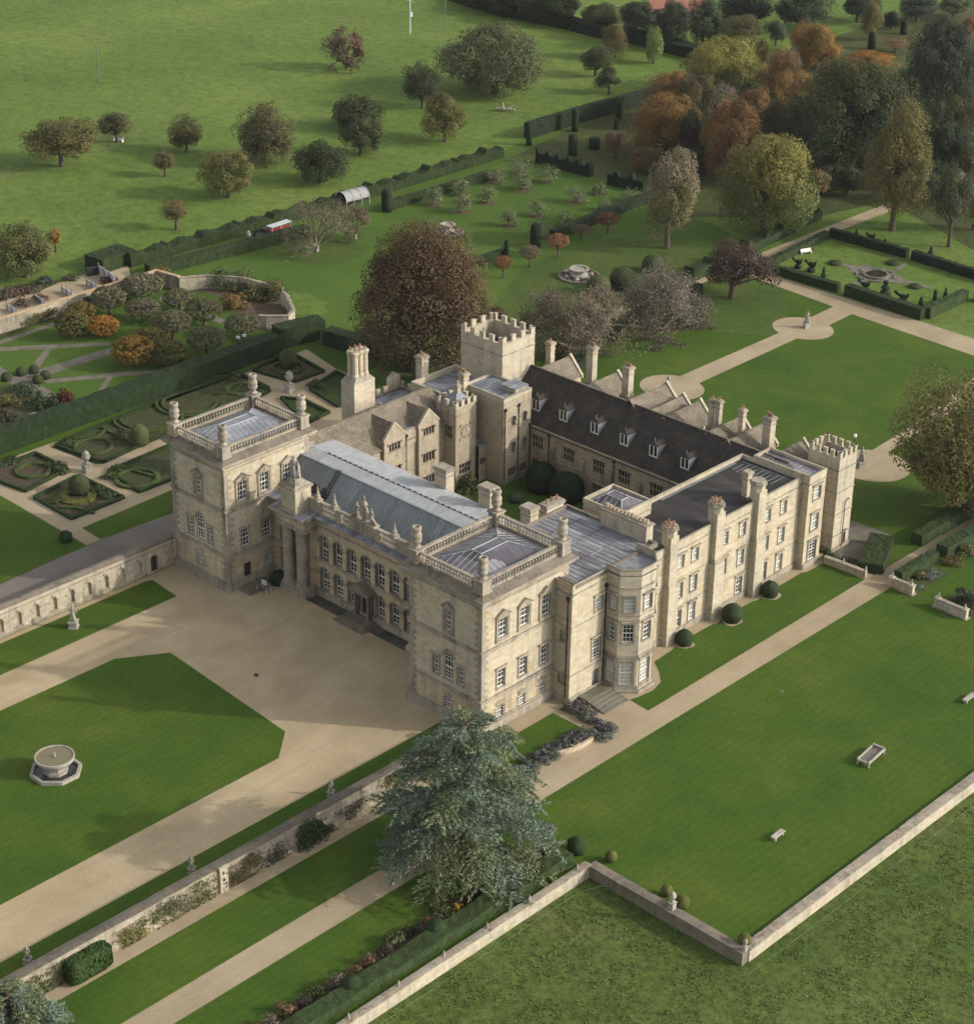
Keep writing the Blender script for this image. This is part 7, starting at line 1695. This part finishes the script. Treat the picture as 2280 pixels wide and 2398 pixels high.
# long grass tufts of the rough field in front of the walls
g = np.random.default_rng(21); n = 60000
Q = np.stack([g.uniform(25, 75, n), g.uniform(-66, 62, n), np.full(n, -1.12)], 1)
keep = ((Q[:, 0] > 45.2) | (Q[:, 1] < -10.9)) & (np.sin(Q[:, 0] * .9 + 1.7 * np.sin(Q[:, 1] * .35)) + np.sin(Q[:, 1] * .8 + 1.3 * np.sin(Q[:, 0] * .5)) + g.normal(0, .8, n) > -.2)
Q = Q[keep]; n = len(Q); hgt = g.uniform(.06, .20, n); Q[:, 2] += hgt * .35
Dr = np.stack([g.normal(0, .45, n), g.normal(0, .45, n), np.ones(n)], 1); Nn = np.stack([g.normal(0, 1, n), g.normal(0, 1, n), np.full(n, .9)], 1)
T = g.uniform(.75, 1.25, (n, 1)) * np.ones((1, 3))
o = link('grass_tufts', leaf_mesh('grass_tufts', Q, Nn, .24, M_LEAF, T, g, aspect=.8, droop=Dr)); o.color = (.115, .155, .038, 1); o['kind'] = 'stuff'
# ================================================================== trees
def solve_z(fr, b, y, x=None):
    """height above the point b of the image row y (in the frame) on the vertical line through b"""
    py = fr.y + fr.k * y; lo, hi = -5.0, 80.0
    def row(z):
        q = Vector((b[0], b[1], z)) - CAM
        return H_PX / 2 - FPX * q.dot(up) / q.dot(fw)
    for _ in range(40):
        m = (lo + hi) / 2
        if row(m) > py: lo = m
        else: hi = m
    return (lo + hi) / 2
def limbs(mb, base, tips, r0, rng, fork=.45):
    z0 = Vector(base)
    for t in tips:
        t = Vector(t); k = fork * rng.uniform(.7, 1.2)
        s = Vector((base[0], base[1], base[2] + (t.z - base[2]) * k * .55))
        m = s.lerp(t, .5) + Vector((0, 0, (t.z - s.z) * .12))
        mb.tube(s, m, r0 * .42, r0 * .26, 6); mb.tube(m, t, r0 * .26, r0 * .08, 5)
def tree(fr, bx, by, l, r, t, b, color, label, col2=None, p2=.3, name='tree', shape='round', clumps=None, dens=1.0, size=None, bark=M_BARK, group=None, spread=None, seed=0, top=None, sparse=False):
    """a tree from where it stands (bx,by) and the extent of its crown in the photograph"""
    c = fr(bx, by); k = fr.mpp(bx, by); R = (r - l) / 2 * k
    off = ((l + r) / 2 - bx) * k
    zc = solve_z(fr, c, (t + b) / 2); E = (b - t) / 2 * k
    rz = sqrt(max((E * E - (.455 * R) ** 2), (.35 * E) ** 2)) / .89
    zc = max(zc, rz * .92)
    root = empty(name, label, 'tree', (c[0], c[1], 0), 0, group)
    rng = np.random.default_rng(int(bx * 3 + by * 5) + seed); prng = random.Random(int(bx + by))
    size = size or min(.34, .017 * R + .17)
    n = int(min(64000 if R > 8 else 42000, max(900, 3.3 * 4 * pi * ((R * R + R * rz * 2) / 3) / size ** 2 * dens)))
    ncl = int((clumps or 26 + R * 5) * 1.7)
    P, Nn, idx, Cw, cr = crown_points(R, rz, zc, rng, n, ncl, spread or (.33 if R < 4 else .25), shape, lumps=1.0)
    P[:, :2] *= 1.07; P[:, 2] = zc + (P[:, 2] - zc) * 1.06
    o = np.array([off * rt.x, off * rt.y, 0]); P += o; Cw = Cw + o
    T = rng.uniform(.78, 1.22, (len(Cw), 1)) * np.ones((len(Cw), 3))
    if col2 is not None:
        s = rng.random(len(Cw)) < p2
        T[s] = np.array(col2) / np.array(color) * rng.uniform(.85, 1.15, (s.sum(), 1))
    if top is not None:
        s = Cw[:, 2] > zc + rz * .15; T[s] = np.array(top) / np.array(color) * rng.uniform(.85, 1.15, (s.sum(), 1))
    P[:, 2] = np.maximum(P[:, 2], .15)
    me = leaf_mesh('crown', P, Nn, size, M_LEAF, T[idx], rng); co = link('crown', me, root); gain = 1.2 if color[1] < .062 else 1.6
    co.color = (*[min(.5, q * gain) for q in color], 1)
    mb = MB(); r0 = .055 * R + .12; zt = max(zc - rz * .2, .5)
    mb.tube((0, 0, -.1), (0, 0, zt * .35), r0 * 1.25, r0 * .95, 9); mb.tube((0, 0, zt * .35), (o[0] * .6, o[1] * .6, zt + rz * .3), r0 * .95, r0 * .35, 8)
    sel = prng.sample(range(len(Cw)), min(len(Cw), 16 if R < 4 else 26))
    limbs(mb, (0, 0, zt * .3), [Cw[i] for i in sel], r0, prng)
    mb.build('trunk', [bark], root)
    return root
def twigs(mb, p, d, L, r, depth, rng, leafpts, droop=0.0, fan=.55):
    q = p + d * L
    mb.tube(p, q, r, r * .68, 5 if r > .05 else 3)
    if depth == 0: leafpts.append((q, d)); return
    n = 3 if depth > 1 else 4
    for i in range(n):
        a = Vector((rng.gauss(0, 1), rng.gauss(0, 1), rng.gauss(0, .7) + .15 - droop)).normalized()
        nd = (d * (1 - fan * .55) + a * fan).normalized()
        twigs(mb, p.lerp(q, rng.uniform(.55, 1.0)), nd, L * rng.uniform(.62, .86), r * .6, depth - 1, rng, leafpts, droop, fan)
def bare_tree(fr, bx, by, l, r, t, b, label, twig=M_BARK, leaf=None, nleaf=4, depth=5, fan=.6, stem=.2, name='bare_tree', droop=0.0, seed=0, lsize=.3, trunkm=None, rb=.09):
    c = fr(bx, by); k = fr.mpp(bx, by); R = (r - l) / 2 * k; H = solve_z(fr, c, t + (b - t) * .12)
    root = empty(name, label, 'tree', (c[0], c[1], 0))
    rng = random.Random(int(bx + 3 * by) + seed); mb = MB(); lp = []
    st = H * stem; tb = MB(); tb.tube((0, 0, -.1), (0, 0, st), .05 * R + .1, .04 * R + .08, 8)
    for i in range(7):
        a = 2 * pi * i / 7 + rng.uniform(-.3, .3); e = rng.uniform(.25, 1.2)
        d = Vector((cos(a) * cos(e), sin(a) * cos(e), sin(e)))
        twigs(mb, Vector((0, 0, st * rng.uniform(.8, 1.0))), d, 1.0, rb, depth - 1, rng, lp, droop, fan)
    V = np.array(mb.v); V -= np.array([0, 0, st])
    sx = R / np.percentile(np.abs(V[:, :2]), 96); sz = (H - st) / max(np.percentile(V[:, 2], 98), .1)
    cap = Vector((1, 1, 1))
    w = V * np.array([sx, sx, sz]); w[:, 2] += st; w[:, 2] = np.maximum(w[:, 2], .1)
    mb.v = [tuple(q) for q in w]
    mb.build('branches', [twig], root); tb.build('trunk', [trunkm or twig], root)
    if leaf is not None:
        g = np.random.default_rng(seed); Q = np.array([[q.x, q.y, q.z - st] for q, d in lp]) * np.array([sx, sx, sz]); Q[:, 2] += st
        Q = np.repeat(Q, nleaf, 0) + g.normal(0, R * .05 + .12, (len(Q) * nleaf, 3)); Q[:, 2] = np.maximum(Q[:, 2], .2)
        if len(Q) > 24000: Q = Q[g.choice(len(Q), 24000, False)]
        Nn = Q - np.array([0, 0, H * .4]); Nn = Nn / np.linalg.norm(Nn, axis=1, keepdims=True) + g.normal(0, .5, Q.shape)
        T = g.uniform(.75, 1.25, (len(Q), 1)) * np.ones((1, 3))
        co = link('crown', leaf_mesh('crown', Q, Nn, lsize, M_LEAF, T, g), root); co.color = (*[min(.5, q * 1.4) for q in leaf], 1)
    return root
def cedar(fr, bx, by, l, r, t, b, label, seed=0, color=(.150, .188, .124), nb=80):
    c = fr(bx, by); k = fr.mpp(bx, by); R = (r - l) / 2 * k * 1.0; H = solve_z(fr, c, t)
    root = empty('cedar_tree', label, 'tree', (c[0], c[1], 0))
    rng = np.random.default_rng(seed); mb = MB(); PP, NN, DD, TT = [], [], [], []
    mb.tube((0, 0, -.1), (0, 0, H * .5), .55, .32, 10); mb.tube((0, 0, H * .5), (.3, .2, H * .97), .32, .05, 8)
    for i in range(nb):
        f = (i + .5) / nb; z = H * (.10 + .88 * f ** .9); a = i * 2.399 + rng.uniform(-.4, .4)
        L = R * (1.04 * (1 - max(0, f - .12) ** 2.1 * .92)) * rng.uniform(.78, 1.06)
        rise = rng.uniform(.0, .10) + .25 * f; dz = -.10 - .22 * (1 - f)
        d = np.array([cos(a), sin(a), 0]); s = np.array([-sin(a), cos(a), 0])
        pt = lambda u: np.array([0, 0, z]) + d * L * u + np.array([0, 0, 1]) * L * (rise * u * 1.3 + (dz - rise * .6) * u * u)
        pr = None
        for j in range(7):
            q = pt(j / 6)
            if pr is not None: mb.tube(pr, q, .14 * (1 - j / 7) + .02, .14 * (1 - (j + 1) / 7) + .02, 4)
            pr = q
        tone = rng.uniform(.75, 1.25) * (np.array([1.15, 1.08, .8]) if rng.random() < .25 else np.array([.95, 1.0, 1.02]))
        m = int(11 + L * 2.6)
        for j in range(m):                              # side sprays, flat plates hanging at their tips
            u = .22 + .80 * (j + rng.random()) / m; q = pt(min(u, 1.02)); sd = 1 if j % 2 else -1
            Ls = (.25 + .30 * sin(min(u, 1) * pi * .85)) * L * rng.uniform(.5, 1.0) * .62 + .35
            dirv = d * rng.uniform(.45, .9) + s * sd * rng.uniform(.5, 1.0); dirv /= np.linalg.norm(dirv)
            kk = int(6 + Ls * 13)
            for v_ in range(kk):
                w = (v_ + rng.random()) / kk
                p = q + dirv * Ls * w + np.array([0, 0, -.28 * Ls * w * w + rng.normal(0, .04)]) + rng.normal(0, .07, 3)
                nd = dirv + rng.normal(0, .55, 3) + np.array([0, 0, .15]); nd /= np.linalg.norm(nd)
                PP.append(p); NN.append(np.array([0, 0, 1]) + rng.normal(0, .45, 3)); DD.append(nd); TT.append(tone * rng.uniform(.8, 1.2))
    P, Nn, D = np.array(PP), np.array(NN), np.array(DD)
    P[:, 2] = np.maximum(P[:, 2], .3)
    me = leaf_mesh('needles', P, Nn, .46, M_NEEDLE, np.array(TT), rng, aspect=.26, droop=D); co = link('crown', me, root); co.color = (*color, 1)
    mb.build('trunk', [M_BARK], root)
    return root
cedar(L4, 602, 880, 180, 1000, 185, 1050, 'great blue green cedar in front of the near tower', 3)
cedar(L3, 70, 1560, -230, 250, 1270, 1800, 'blue green cedar cut off by the bottom left corner', 8, nb=60)

DKG, MIDG, OLV, YOL, BRN, ORA, RST = (.042, .056, .022), (.055, .072, .026), (.085, .088, .028), (.125, .118, .032), (.10, .078, .032), (.19, .105, .028), (.145, .070, .032)
# meadow trees
tree(F1, 302, 812, 128, 482, 575, 790, (.078, .076, .030), 'wide tawny oak at the left of the meadow', (.105, .082, .03), .3, name='oak_tree')
tree(F1, 572, 695, 488, 638, 548, 665, (.062, .062, .032), 'small dark meadow tree with a white bench below', (.08, .07, .03), .3)
tree(F1, 912, 742, 826, 995, 580, 722, (.058, .064, .030), 'dark round meadow tree right of the bench tree', (.085, .08, .03), .25)
tree(F1, 808, 862, 752, 860, 730, 835, (.105, .088, .036), 'small orange brown meadow tree', (.09, .08, .03), .3)
tree(F1, 1115, 962, 980, 1245, 738, 945, (.085, .090, .030), 'broad yellow olive meadow tree near the double hedge', (.108, .10, .032), .35)
tree(F1, 1285, 795, 1145, 1440, 525, 800, (.068, .070, .030), 'tall brownish green meadow tree with low skirts', (.09, .075, .03), .3)
tree(F1, 1565, 892, 1432, 1698, 668, 890, DKG, 'dark green meadow tree nearest the white canopy', (.075, .078, .026), .25)
tree(F2, 300, 752, 200, 425, 568, 748, (.050, .062, .026), 'dark green meadow tree in front of its twin', (.11, .085, .03), .2)
tree(F2, 262, 625, 160, 415, 455, 640, (.046, .060, .026), 'dark green meadow tree half hidden behind its twin', (.07, .072, .03), .25)
tree(F1, 862, 1122, 780, 940, 968, 1075, (.10, .096, .040), 'sparse tawny sapling low in the meadow', (.14, .09, .035), .3, dens=.6)
tree(F1, 130, 1352, -30, 302, 1098, 1370, (.072, .084, .030), 'large olive tree at the left edge above the nursery', (.10, .095, .032), .3)
tree(F1, 275, 1230, 225, 320, 1120, 1200, (.20, .12, .03), 'small orange tree peeping out behind the large olive one', (.12, .10, .03), .3)
bare_tree(F1, 1692, 338, 1600, 1765, 140, 300, 'two toned half bare tree alone in the upper meadow', M_BARK, (.115, .07, .05), 2, 5, .55, .25, lsize=.45)
tree(F2, 602, 528, 498, 682, 320, 515, (.048, .058, .026), 'dark meadow tree behind the yellowing one', (.07, .07, .028), .25)
tree(F2, 712, 692, 592, 815, 448, 670, (.085, .088, .030), 'yellowing meadow tree beside the double hedge', (.105, .095, .03), .35, shape='cone')
tree(F2, 955, 452, 722, 1202, 110, 465, (.066, .076, .036), 'huge dark willow like tree in the upper meadow', (.085, .088, .038), .35, clumps=110, spread=.22, name='willow_tree')
tree(F2, 1445, 372, 1375, 1540, 215, 360, (.050, .064, .030), 'dark green tree near the woodland ditch, left of two', (.07, .078, .03), .3)
tree(F2, 1512, 458, 1448, 1568, 322, 435, (.048, .060, .028), 'small dark tree in front near the woodland ditch', (.065, .07, .03), .3)
tree(F2, 1540, 285, 1465, 1602, 105, 285, (.098, .092, .036), 'olive gold tree at the woodland ditch', (.13, .10, .035), .35, shape='cone')
tree(F2, 1728, 310, 1675, 1778, 152, 300, (.13, .165, .050), 'bright lime green tree at the woodland ditch', (.10, .13, .04), .3, shape='cone')
# far belt and parkland at the top right
far = [(F2, 860, 40, 760, 960, -60, 30, (.036, .048, .024), 'dark far tree at the left end of the top tree belt'), (F2, 1010, 75, 900, 1110, -70, 65, (.040, .052, .026), 'dark far tree second in the top tree belt'), (F2, 1160, 105, 1060, 1270, -60, 95, (.046, .058, .028), 'dark far tree third in the top tree belt'), (F2, 1290, 125, 1200, 1390, -70, 115, (.042, .054, .026), 'dark far tree fourth in the top tree belt'),
       (F2, 1450, 140, 1370, 1550, 5, 135, (.085, .088, .032), 'olive tree among the dark top tree belt'), (F3, 185, 200, 85, 300, 0, 195, (.048, .060, .034), 'grey green tree behind the lime one'), (F3, 370, 245, 270, 480, 10, 240, (.044, .056, .032), 'dark tree behind the yellow green giant, left'), (F3, 520, 230, 440, 615, 0, 225, (.050, .064, .036), 'dark tree behind the yellow green giant, right'), (F3, 30, 160, -60, 100, 10, 150, (.06, .066, .03), 'olive far tree left of the red roof'),
       (F3, 715, 250, 605, 822, 78, 235, (.088, .086, .034), 'olive brown tree right of the dark pair'), (F3, 690, 100, 580, 870, -60, 130, (.034, .044, .028), 'very dark broad tree at the top edge'), (F3, 885, 225, 832, 940, 108, 215, (.05, .062, .036), 'small dark tree before the orange group'), (F3, 1000, 155, 868, 1132, -50, 150, (.044, .058, .034), 'large dark parkland tree at the top edge'), (F3, 1290, 110, 1200, 1420, -50, 95, (.046, .058, .036), 'dark parkland tree behind the golden cone'), (F3, 1590, 110, 1490, 1700, -40, 100, (.050, .062, .038), 'parkland tree at the top edge, right'), (F3, 1460, 145, 1415, 1505, 60, 140, (.028, .036, .026), 'small black green shrub in the parkland'), (F3, 1770, 90, 1700, 1860, -20, 80, (.07, .085, .04), 'pale green parkland tree top right')]
for a in far: tree(*a, name='parkland_tree')
tree(F3, 1355, 198, 1293, 1418, 8, 190, (.120, .105, .036), 'golden cone shaped parkland tree', (.09, .09, .03), .3, shape='cone')
tree(F3, 1845, 205, 1795, 1900, 75, 190, (.16, .085, .05), 'rust red tree at the right top edge', (.11, .06, .035), .3)
ball(F3(1522, 170), .9, 3.6, 'tiny dark cypress in the parkland', (.018, .026, .014), 'tree', None, 'cypress', shape='pillar')
ball(F3(1362, 245), 1.0, 4.2, 'dark square yew at the edge of the parkland', (.02, .028, .014), 'topiary', None, 'yew_pillar', shape='pillar')
# autumn woodland
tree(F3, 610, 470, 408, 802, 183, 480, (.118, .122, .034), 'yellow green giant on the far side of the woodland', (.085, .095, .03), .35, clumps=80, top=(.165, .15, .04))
tree(F3, 820, 330, 770, 850, 195, 300, (.16, .125, .035), 'yellow brown tree between the giants', (.11, .10, .03), .3)
tree(F3, 1085, 345, 955, 1202, 118, 350, (.185, .105, .032), 'orange tree high in the woodland', (.13, .095, .03), .35)
tree(F3, 1010, 260, 958, 1060, 125, 250, (.165, .10, .035), 'smaller orange tree top left of the orange one', (.11, .09, .03), .3)
tree(F3, 1365, 330, 1245, 1482, 238, 335, (.22, .11, .03), 'bright orange tree behind the holm oak', (.16, .10, .03), .3)
tree(F3, 1480, 262, 1395, 1560, 175, 250, (.15, .10, .055), 'pinkish brown low tree at the parkland edge', (.12, .09, .04), .3, dens=.7)
tree(F3, 890, 530, 795, 985, 258, 520, (.138, .090, .046), 'pinkish orange beech in the middle of the woodland', (.17, .105, .035), .4)
tree(F3, 985, 480, 900, 1090, 340, 470, (.135, .10, .035), 'olive orange tree in front of the pinkish beech', (.17, .10, .03), .4)
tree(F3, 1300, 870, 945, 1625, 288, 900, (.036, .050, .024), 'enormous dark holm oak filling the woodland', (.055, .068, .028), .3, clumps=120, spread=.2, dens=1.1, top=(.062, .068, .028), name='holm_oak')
tree(F3, 385, 610, 248, 525, 335, 600, (.125, .085, .036), 'brown orange tree behind the copper orange one', (.17, .095, .03), .4)
tree(F3, 340, 770, 170, 522, 470, 765, (.120, .078, .026), 'copper orange tree on the left edge of the woodland', (.165, .095, .026), .4)
tree(F3, 655, 905, 508, 805, 500, 900, (.112, .064, .028), 'rust red beech in front of the holm oak', (.145, .082, .030), .4)
bare_tree(F3, 612, 545, 535, 692, 415, 540, 'pale bare tree among the autumn crowns', M_PALEBARK, (.15, .12, .10), 1, 5, .45, .2, lsize=.3)
bare_tree(F3, 985, 345, 940, 1020, 190, 340, 'grey bare tree left of the orange crown', M_PALEBARK, None, 0, 5, .4, .3)
tree(F3, 430, 830, 395, 530, 560, 820, (.052, .056, .032), 'shadowy tree between the copper and the rust trees', (.08, .06, .035), .3)
tree(F3, 820, 1165, 610, 1082, 688, 1165, (.082, .100, .032), 'big yellow green sycamore by the woodland path', (.105, .115, .034), .4, clumps=75, spread=.24, top=(.142, .132, .038), name='sycamore')
tree(F3, 342, 1240, 212, 522, 742, 1222, (.125, .118, .048), 'two toned lime tree, brown top over yellow skirts', (.10, .10, .045), .3, shape='cone', top=(.155, .130, .080), dens=.7)
tree(F3, 1465, 1150, 1288, 1665, 560, 1100, (.090, .090, .034), 'olive orange tree by the end of the woodland path', (.122, .100, .034), .4, shape='cone')
tree(F3, 1690, 560, 1510, 1885, 105, 555, (.044, .056, .034), 'towering blue green evergreen at the right', (.058, .072, .046), .35, clumps=90, spread=.22, name='evergreen_tree')
tree(F3, 1800, 740, 1700, 1900, 440, 730, (.056, .066, .030), 'dark tree at the right edge under the evergreen', (.08, .08, .03), .3)
tree(F3, 1735, 885, 1610, 1860, 640, 880, (.044, .058, .034), 'rounded dark evergreen between the olive trees', (.056, .07, .04), .3)
tree(F3, 1748, 1232, 1645, 1850, 850, 1130, (.052, .062, .034), 'slim dark tree behind the parterre', (.075, .078, .036), .3)
tree(F3, 1870, 1150, 1795, 1950, 855, 1130, (.125, .135, .036), 'yellow lime tree cut by the right edge', (.09, .105, .03), .3)
tree(F3, 1088, 1010, 1018, 1152, 848, 960, (.13, .085, .036), 'little orange tree right of the sycamore', (.10, .08, .035), .3)
tree(F3, 85, 795, 18, 142, 648, 780, (.105, .072, .045), 'small brown tree beyond the orchard opening', (.13, .075, .03), .3, dens=.6)
tree(F3, 665, 1488, 488, 885, 1155, 1425, (.062, .045, .036), 'purple brown tree by the corner of the south park path', (.085, .055, .035), .4, shape='dome', dens=.7)
bare_tree(F3, 318, 1655, 85, 492, 1315, 1650, 'bare grey bush tree in fallen leaves behind the castle', M_TWIG, (.132, .118, .088), 7, 6, .6, .1, lsize=.24, rb=.06)
bare_tree(F5, 1345, 1045, 1090, 1522, 662, 965, 'pinkish half bare tree beside the battlemented tower', M_TWIG, (.128, .104, .074), 6, 6, .6, .25, lsize=.25, rb=.06)
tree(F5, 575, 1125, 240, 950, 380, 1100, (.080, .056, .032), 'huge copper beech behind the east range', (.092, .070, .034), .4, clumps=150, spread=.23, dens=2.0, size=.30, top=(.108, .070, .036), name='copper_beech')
tree(F5, 950, 900, 880, 1010, 765, 860, (.10, .058, .035), 'russet shrub tree beside the battlemented tower', (.12, .07, .03), .4)
tree(F5, 1270, 1010, 1205, 1330, 900, 1010, (.105, .072, .045), 'low russet bush under the pinkish tree', (.09, .08, .04), .4, dens=.7)
tree(F4, 1790, 1235, 1500, 2060, 690, 1290, (.125, .118, .038), 'golden olive tree at the right edge near the slim tower', (.10, .095, .034), .4, clumps=75, spread=.24)
bare_tree(F1, 1547, 1228, 1400, 1705, 968, 1200, 'pale stemmed bare tree spreading on the garden lawn', M_TWIG, (.13, .12, .06), 1, 6, .42, .16, lsize=.24, trunkm=M_PALEBARK, rb=.05)
bare_tree(F1, 1736, 1167, 1670, 1797, 1000, 1120, 'smaller pale stemmed bare tree by the white canopy', M_TWIG, (.12, .095, .06), 1, 6, .42, .2, lsize=.24, trunkm=M_PALEBARK, rb=.05)
for a in ((F3, 470, 640, 380, 600, 380, 640, (.060, .062, .030), 'dim green tree behind the rust red beech', (.10, .075, .03), .3), (F3, 760, 640, 660, 880, 430, 650, (.115, .075, .036), 'brown beech between the rust tree and the holm oak', (.15, .09, .035), .4), (F3, 900, 760, 780, 1010, 520, 770, (.060, .052, .028), 'shadowed brown tree against the holm oak', (.09, .065, .03), .3),
          (F3, 560, 420, 470, 640, 330, 420, (.085, .085, .03), 'olive tree behind the copper orange one', (.12, .09, .03), .3), (F3, 760, 430, 690, 850, 300, 420, (.12, .105, .034), 'yellowing tree right of the yellow green giant', (.15, .10, .03), .3), (F3, 1200, 420, 1100, 1300, 290, 420, (.10, .085, .032), 'tawny tree behind the holm oak, left', (.15, .09, .03), .4), (F3, 1560, 480, 1480, 1650, 330, 480, (.050, .060, .032), 'dark tree behind the holm oak, right', (.07, .07, .03), .3),
          (F3, 1650, 760, 1560, 1760, 560, 760, (.048, .058, .03), 'dark tree between the holm oak and the evergreens', (.07, .07, .03), .3), (F3, 1850, 950, 1780, 1930, 700, 950, (.05, .062, .03), 'dark green tree at the right edge above the lime yellow one', (.08, .08, .03), .3), (F3, 1560, 1010, 1500, 1700, 830, 1010, (.045, .055, .028), 'dark undergrowth tree right of the olive orange tree', (.06, .065, .03), .3), (F3, 480, 900, 420, 560, 740, 900, (.055, .055, .03), 'shadowy thicket beneath the rust red beech', (.09, .065, .03), .3), (F3, 1130, 960, 1040, 1230, 800, 960, (.045, .055, .026), 'dark undergrowth tree beneath the holm oak, left', (.06, .065, .03), .3), (F3, 1240, 980, 1180, 1330, 830, 980, (.05, .058, .028), 'dark undergrowth tree beneath the holm oak, middle', (.07, .065, .03), .3), (F3, 1660, 960, 1590, 1740, 800, 960, (.045, .058, .03), 'dark undergrowth tree between the two slim trunks', (.06, .07, .03), .3),
          (F3, 240, 860, 150, 330, 720, 860, (.085, .07, .035), 'low brown thicket at the left edge of the woodland', (.11, .07, .03), .4), (F3, 1820, 560, 1750, 1900, 400, 560, (.048, .058, .03), 'dark tree at the right edge behind the evergreen', (.07, .075, .03), .3)): tree(*a, name='woodland_tree')
# orchard
for (x, y, w, h, lab) in ((658, 272, 95, 95, 'gnarled orchard tree at the left end beside the hedge'), (797, 308, 110, 90, 'gnarled orchard tree in front row, left'), (922, 264, 95, 90, 'gnarled orchard tree second row, left of centre'), (958, 165, 110, 85, 'gnarled orchard tree back row, left'), (787, 225, 95, 85, 'gnarled orchard tree behind the left front one'), (1095, 200, 110, 90, 'gnarled orchard tree second row, centre'), (1213, 160, 120, 90, 'gnarled orchard tree back row, near the dark hedge'), (1350, 260, 120, 85, 'gnarled orchard tree right of centre, wide crown'), (1467, 218, 70, 55, 'tiny orchard tree near the hedge opening'), (1618, 252, 110, 60, 'orchard tree at the right end by the lime tree'), (1490, 298, 70, 65, 'small orchard tree near the right hedge'), (1160, 326, 95, 85, 'gnarled orchard tree front row, centre'), (1022, 374, 95, 90, 'gnarled orchard tree nearest the castle'), (1300, 370, 95, 80, 'gnarled orchard tree front row, right'), (1170, 430, 120, 95, 'grey orchard tree behind the yew pillar'), (1080, 125, 130, 80, 'gnarled orchard tree at the far back, widest crown')):
    c = F5(x, y); k = F5.mpp(x, y); rng = random.Random(x)
    patch(c, 1.7, 1.5, .045, M_SOIL, 'tree_pit', 12)
    bare_tree(F5, x, y, x - w * .42, x + w * .42, y - h * .95, y, lab, M_TWIG, (.13, .17, .07), 2, 4, .8, .32, name='orchard_tree', lsize=.26, droop=.3, seed=x, rb=.07)

# red tiled cottage glimpsed beyond the tree belt
c = F3(395, 112); root = empty('cottage', 'red tiled cottage glimpsed at the top edge behind the trees', 'house', (c[0], c[1], 0), radians(35))
mb = MB(); mb.box(-7, 7, -3.5, 3.5, 0, 4.2, 0)
for s_ in (-1, 1): mb.poly([(s_ * 7, -3.5, 4.2), (s_ * 7, 3.5, 4.2), (s_ * 7, 0, 7.2)])
mb.build('wall', [M_STONE], root)
mb = MB(); slab(mb, [(-7.4, -3.9, 3.9), (7.4, -3.9, 3.9), (7.4, 0, 7.3), (-7.4, 0, 7.3)], .15); slab(mb, [(-7.4, 0, 7.3), (7.4, 0, 7.3), (7.4, 3.9, 3.9), (-7.4, 3.9, 3.9)], .15); rf = mb.build('roof', [plain('red clay tile', (.36, .17, .11), .85, .25, 1.5)], root)
mb = MB(); mb.box(4.5, 5.5, -.5, .5, 6.5, 8.6, 0); mb.build('chimney', [M_ORANGE], rf)
for x in (-4.5, 0, 4.5): mb = MB(); mb.box(x - .6, x + .6, -3.56, -3.5, 1.2, 2.8, 0); mb.build('window', [M_GLASS], root)
# ------------------------------------------------------------------ air
def haze(density):
    m = bpy.data.materials.new('haze'); m.use_nodes = True; t = m.node_tree; t.nodes.clear()
    o = t.nodes.new('ShaderNodeOutputMaterial'); v = t.nodes.new('ShaderNodeVolumePrincipled')
    v.inputs['Color'].default_value = (.93, .95, 1.0, 1); v.inputs['Density'].default_value = density; v.inputs['Anisotropy'].default_value = .25
    t.links.new(v.outputs[0], o.inputs['Volume'])
    mb = MB(); mb.box(-4100, 4100, -3100, 4100, -3.0, 132.0); h = mb.build('haze', [m]); h['kind'] = 'stuff'
haze(.00004)
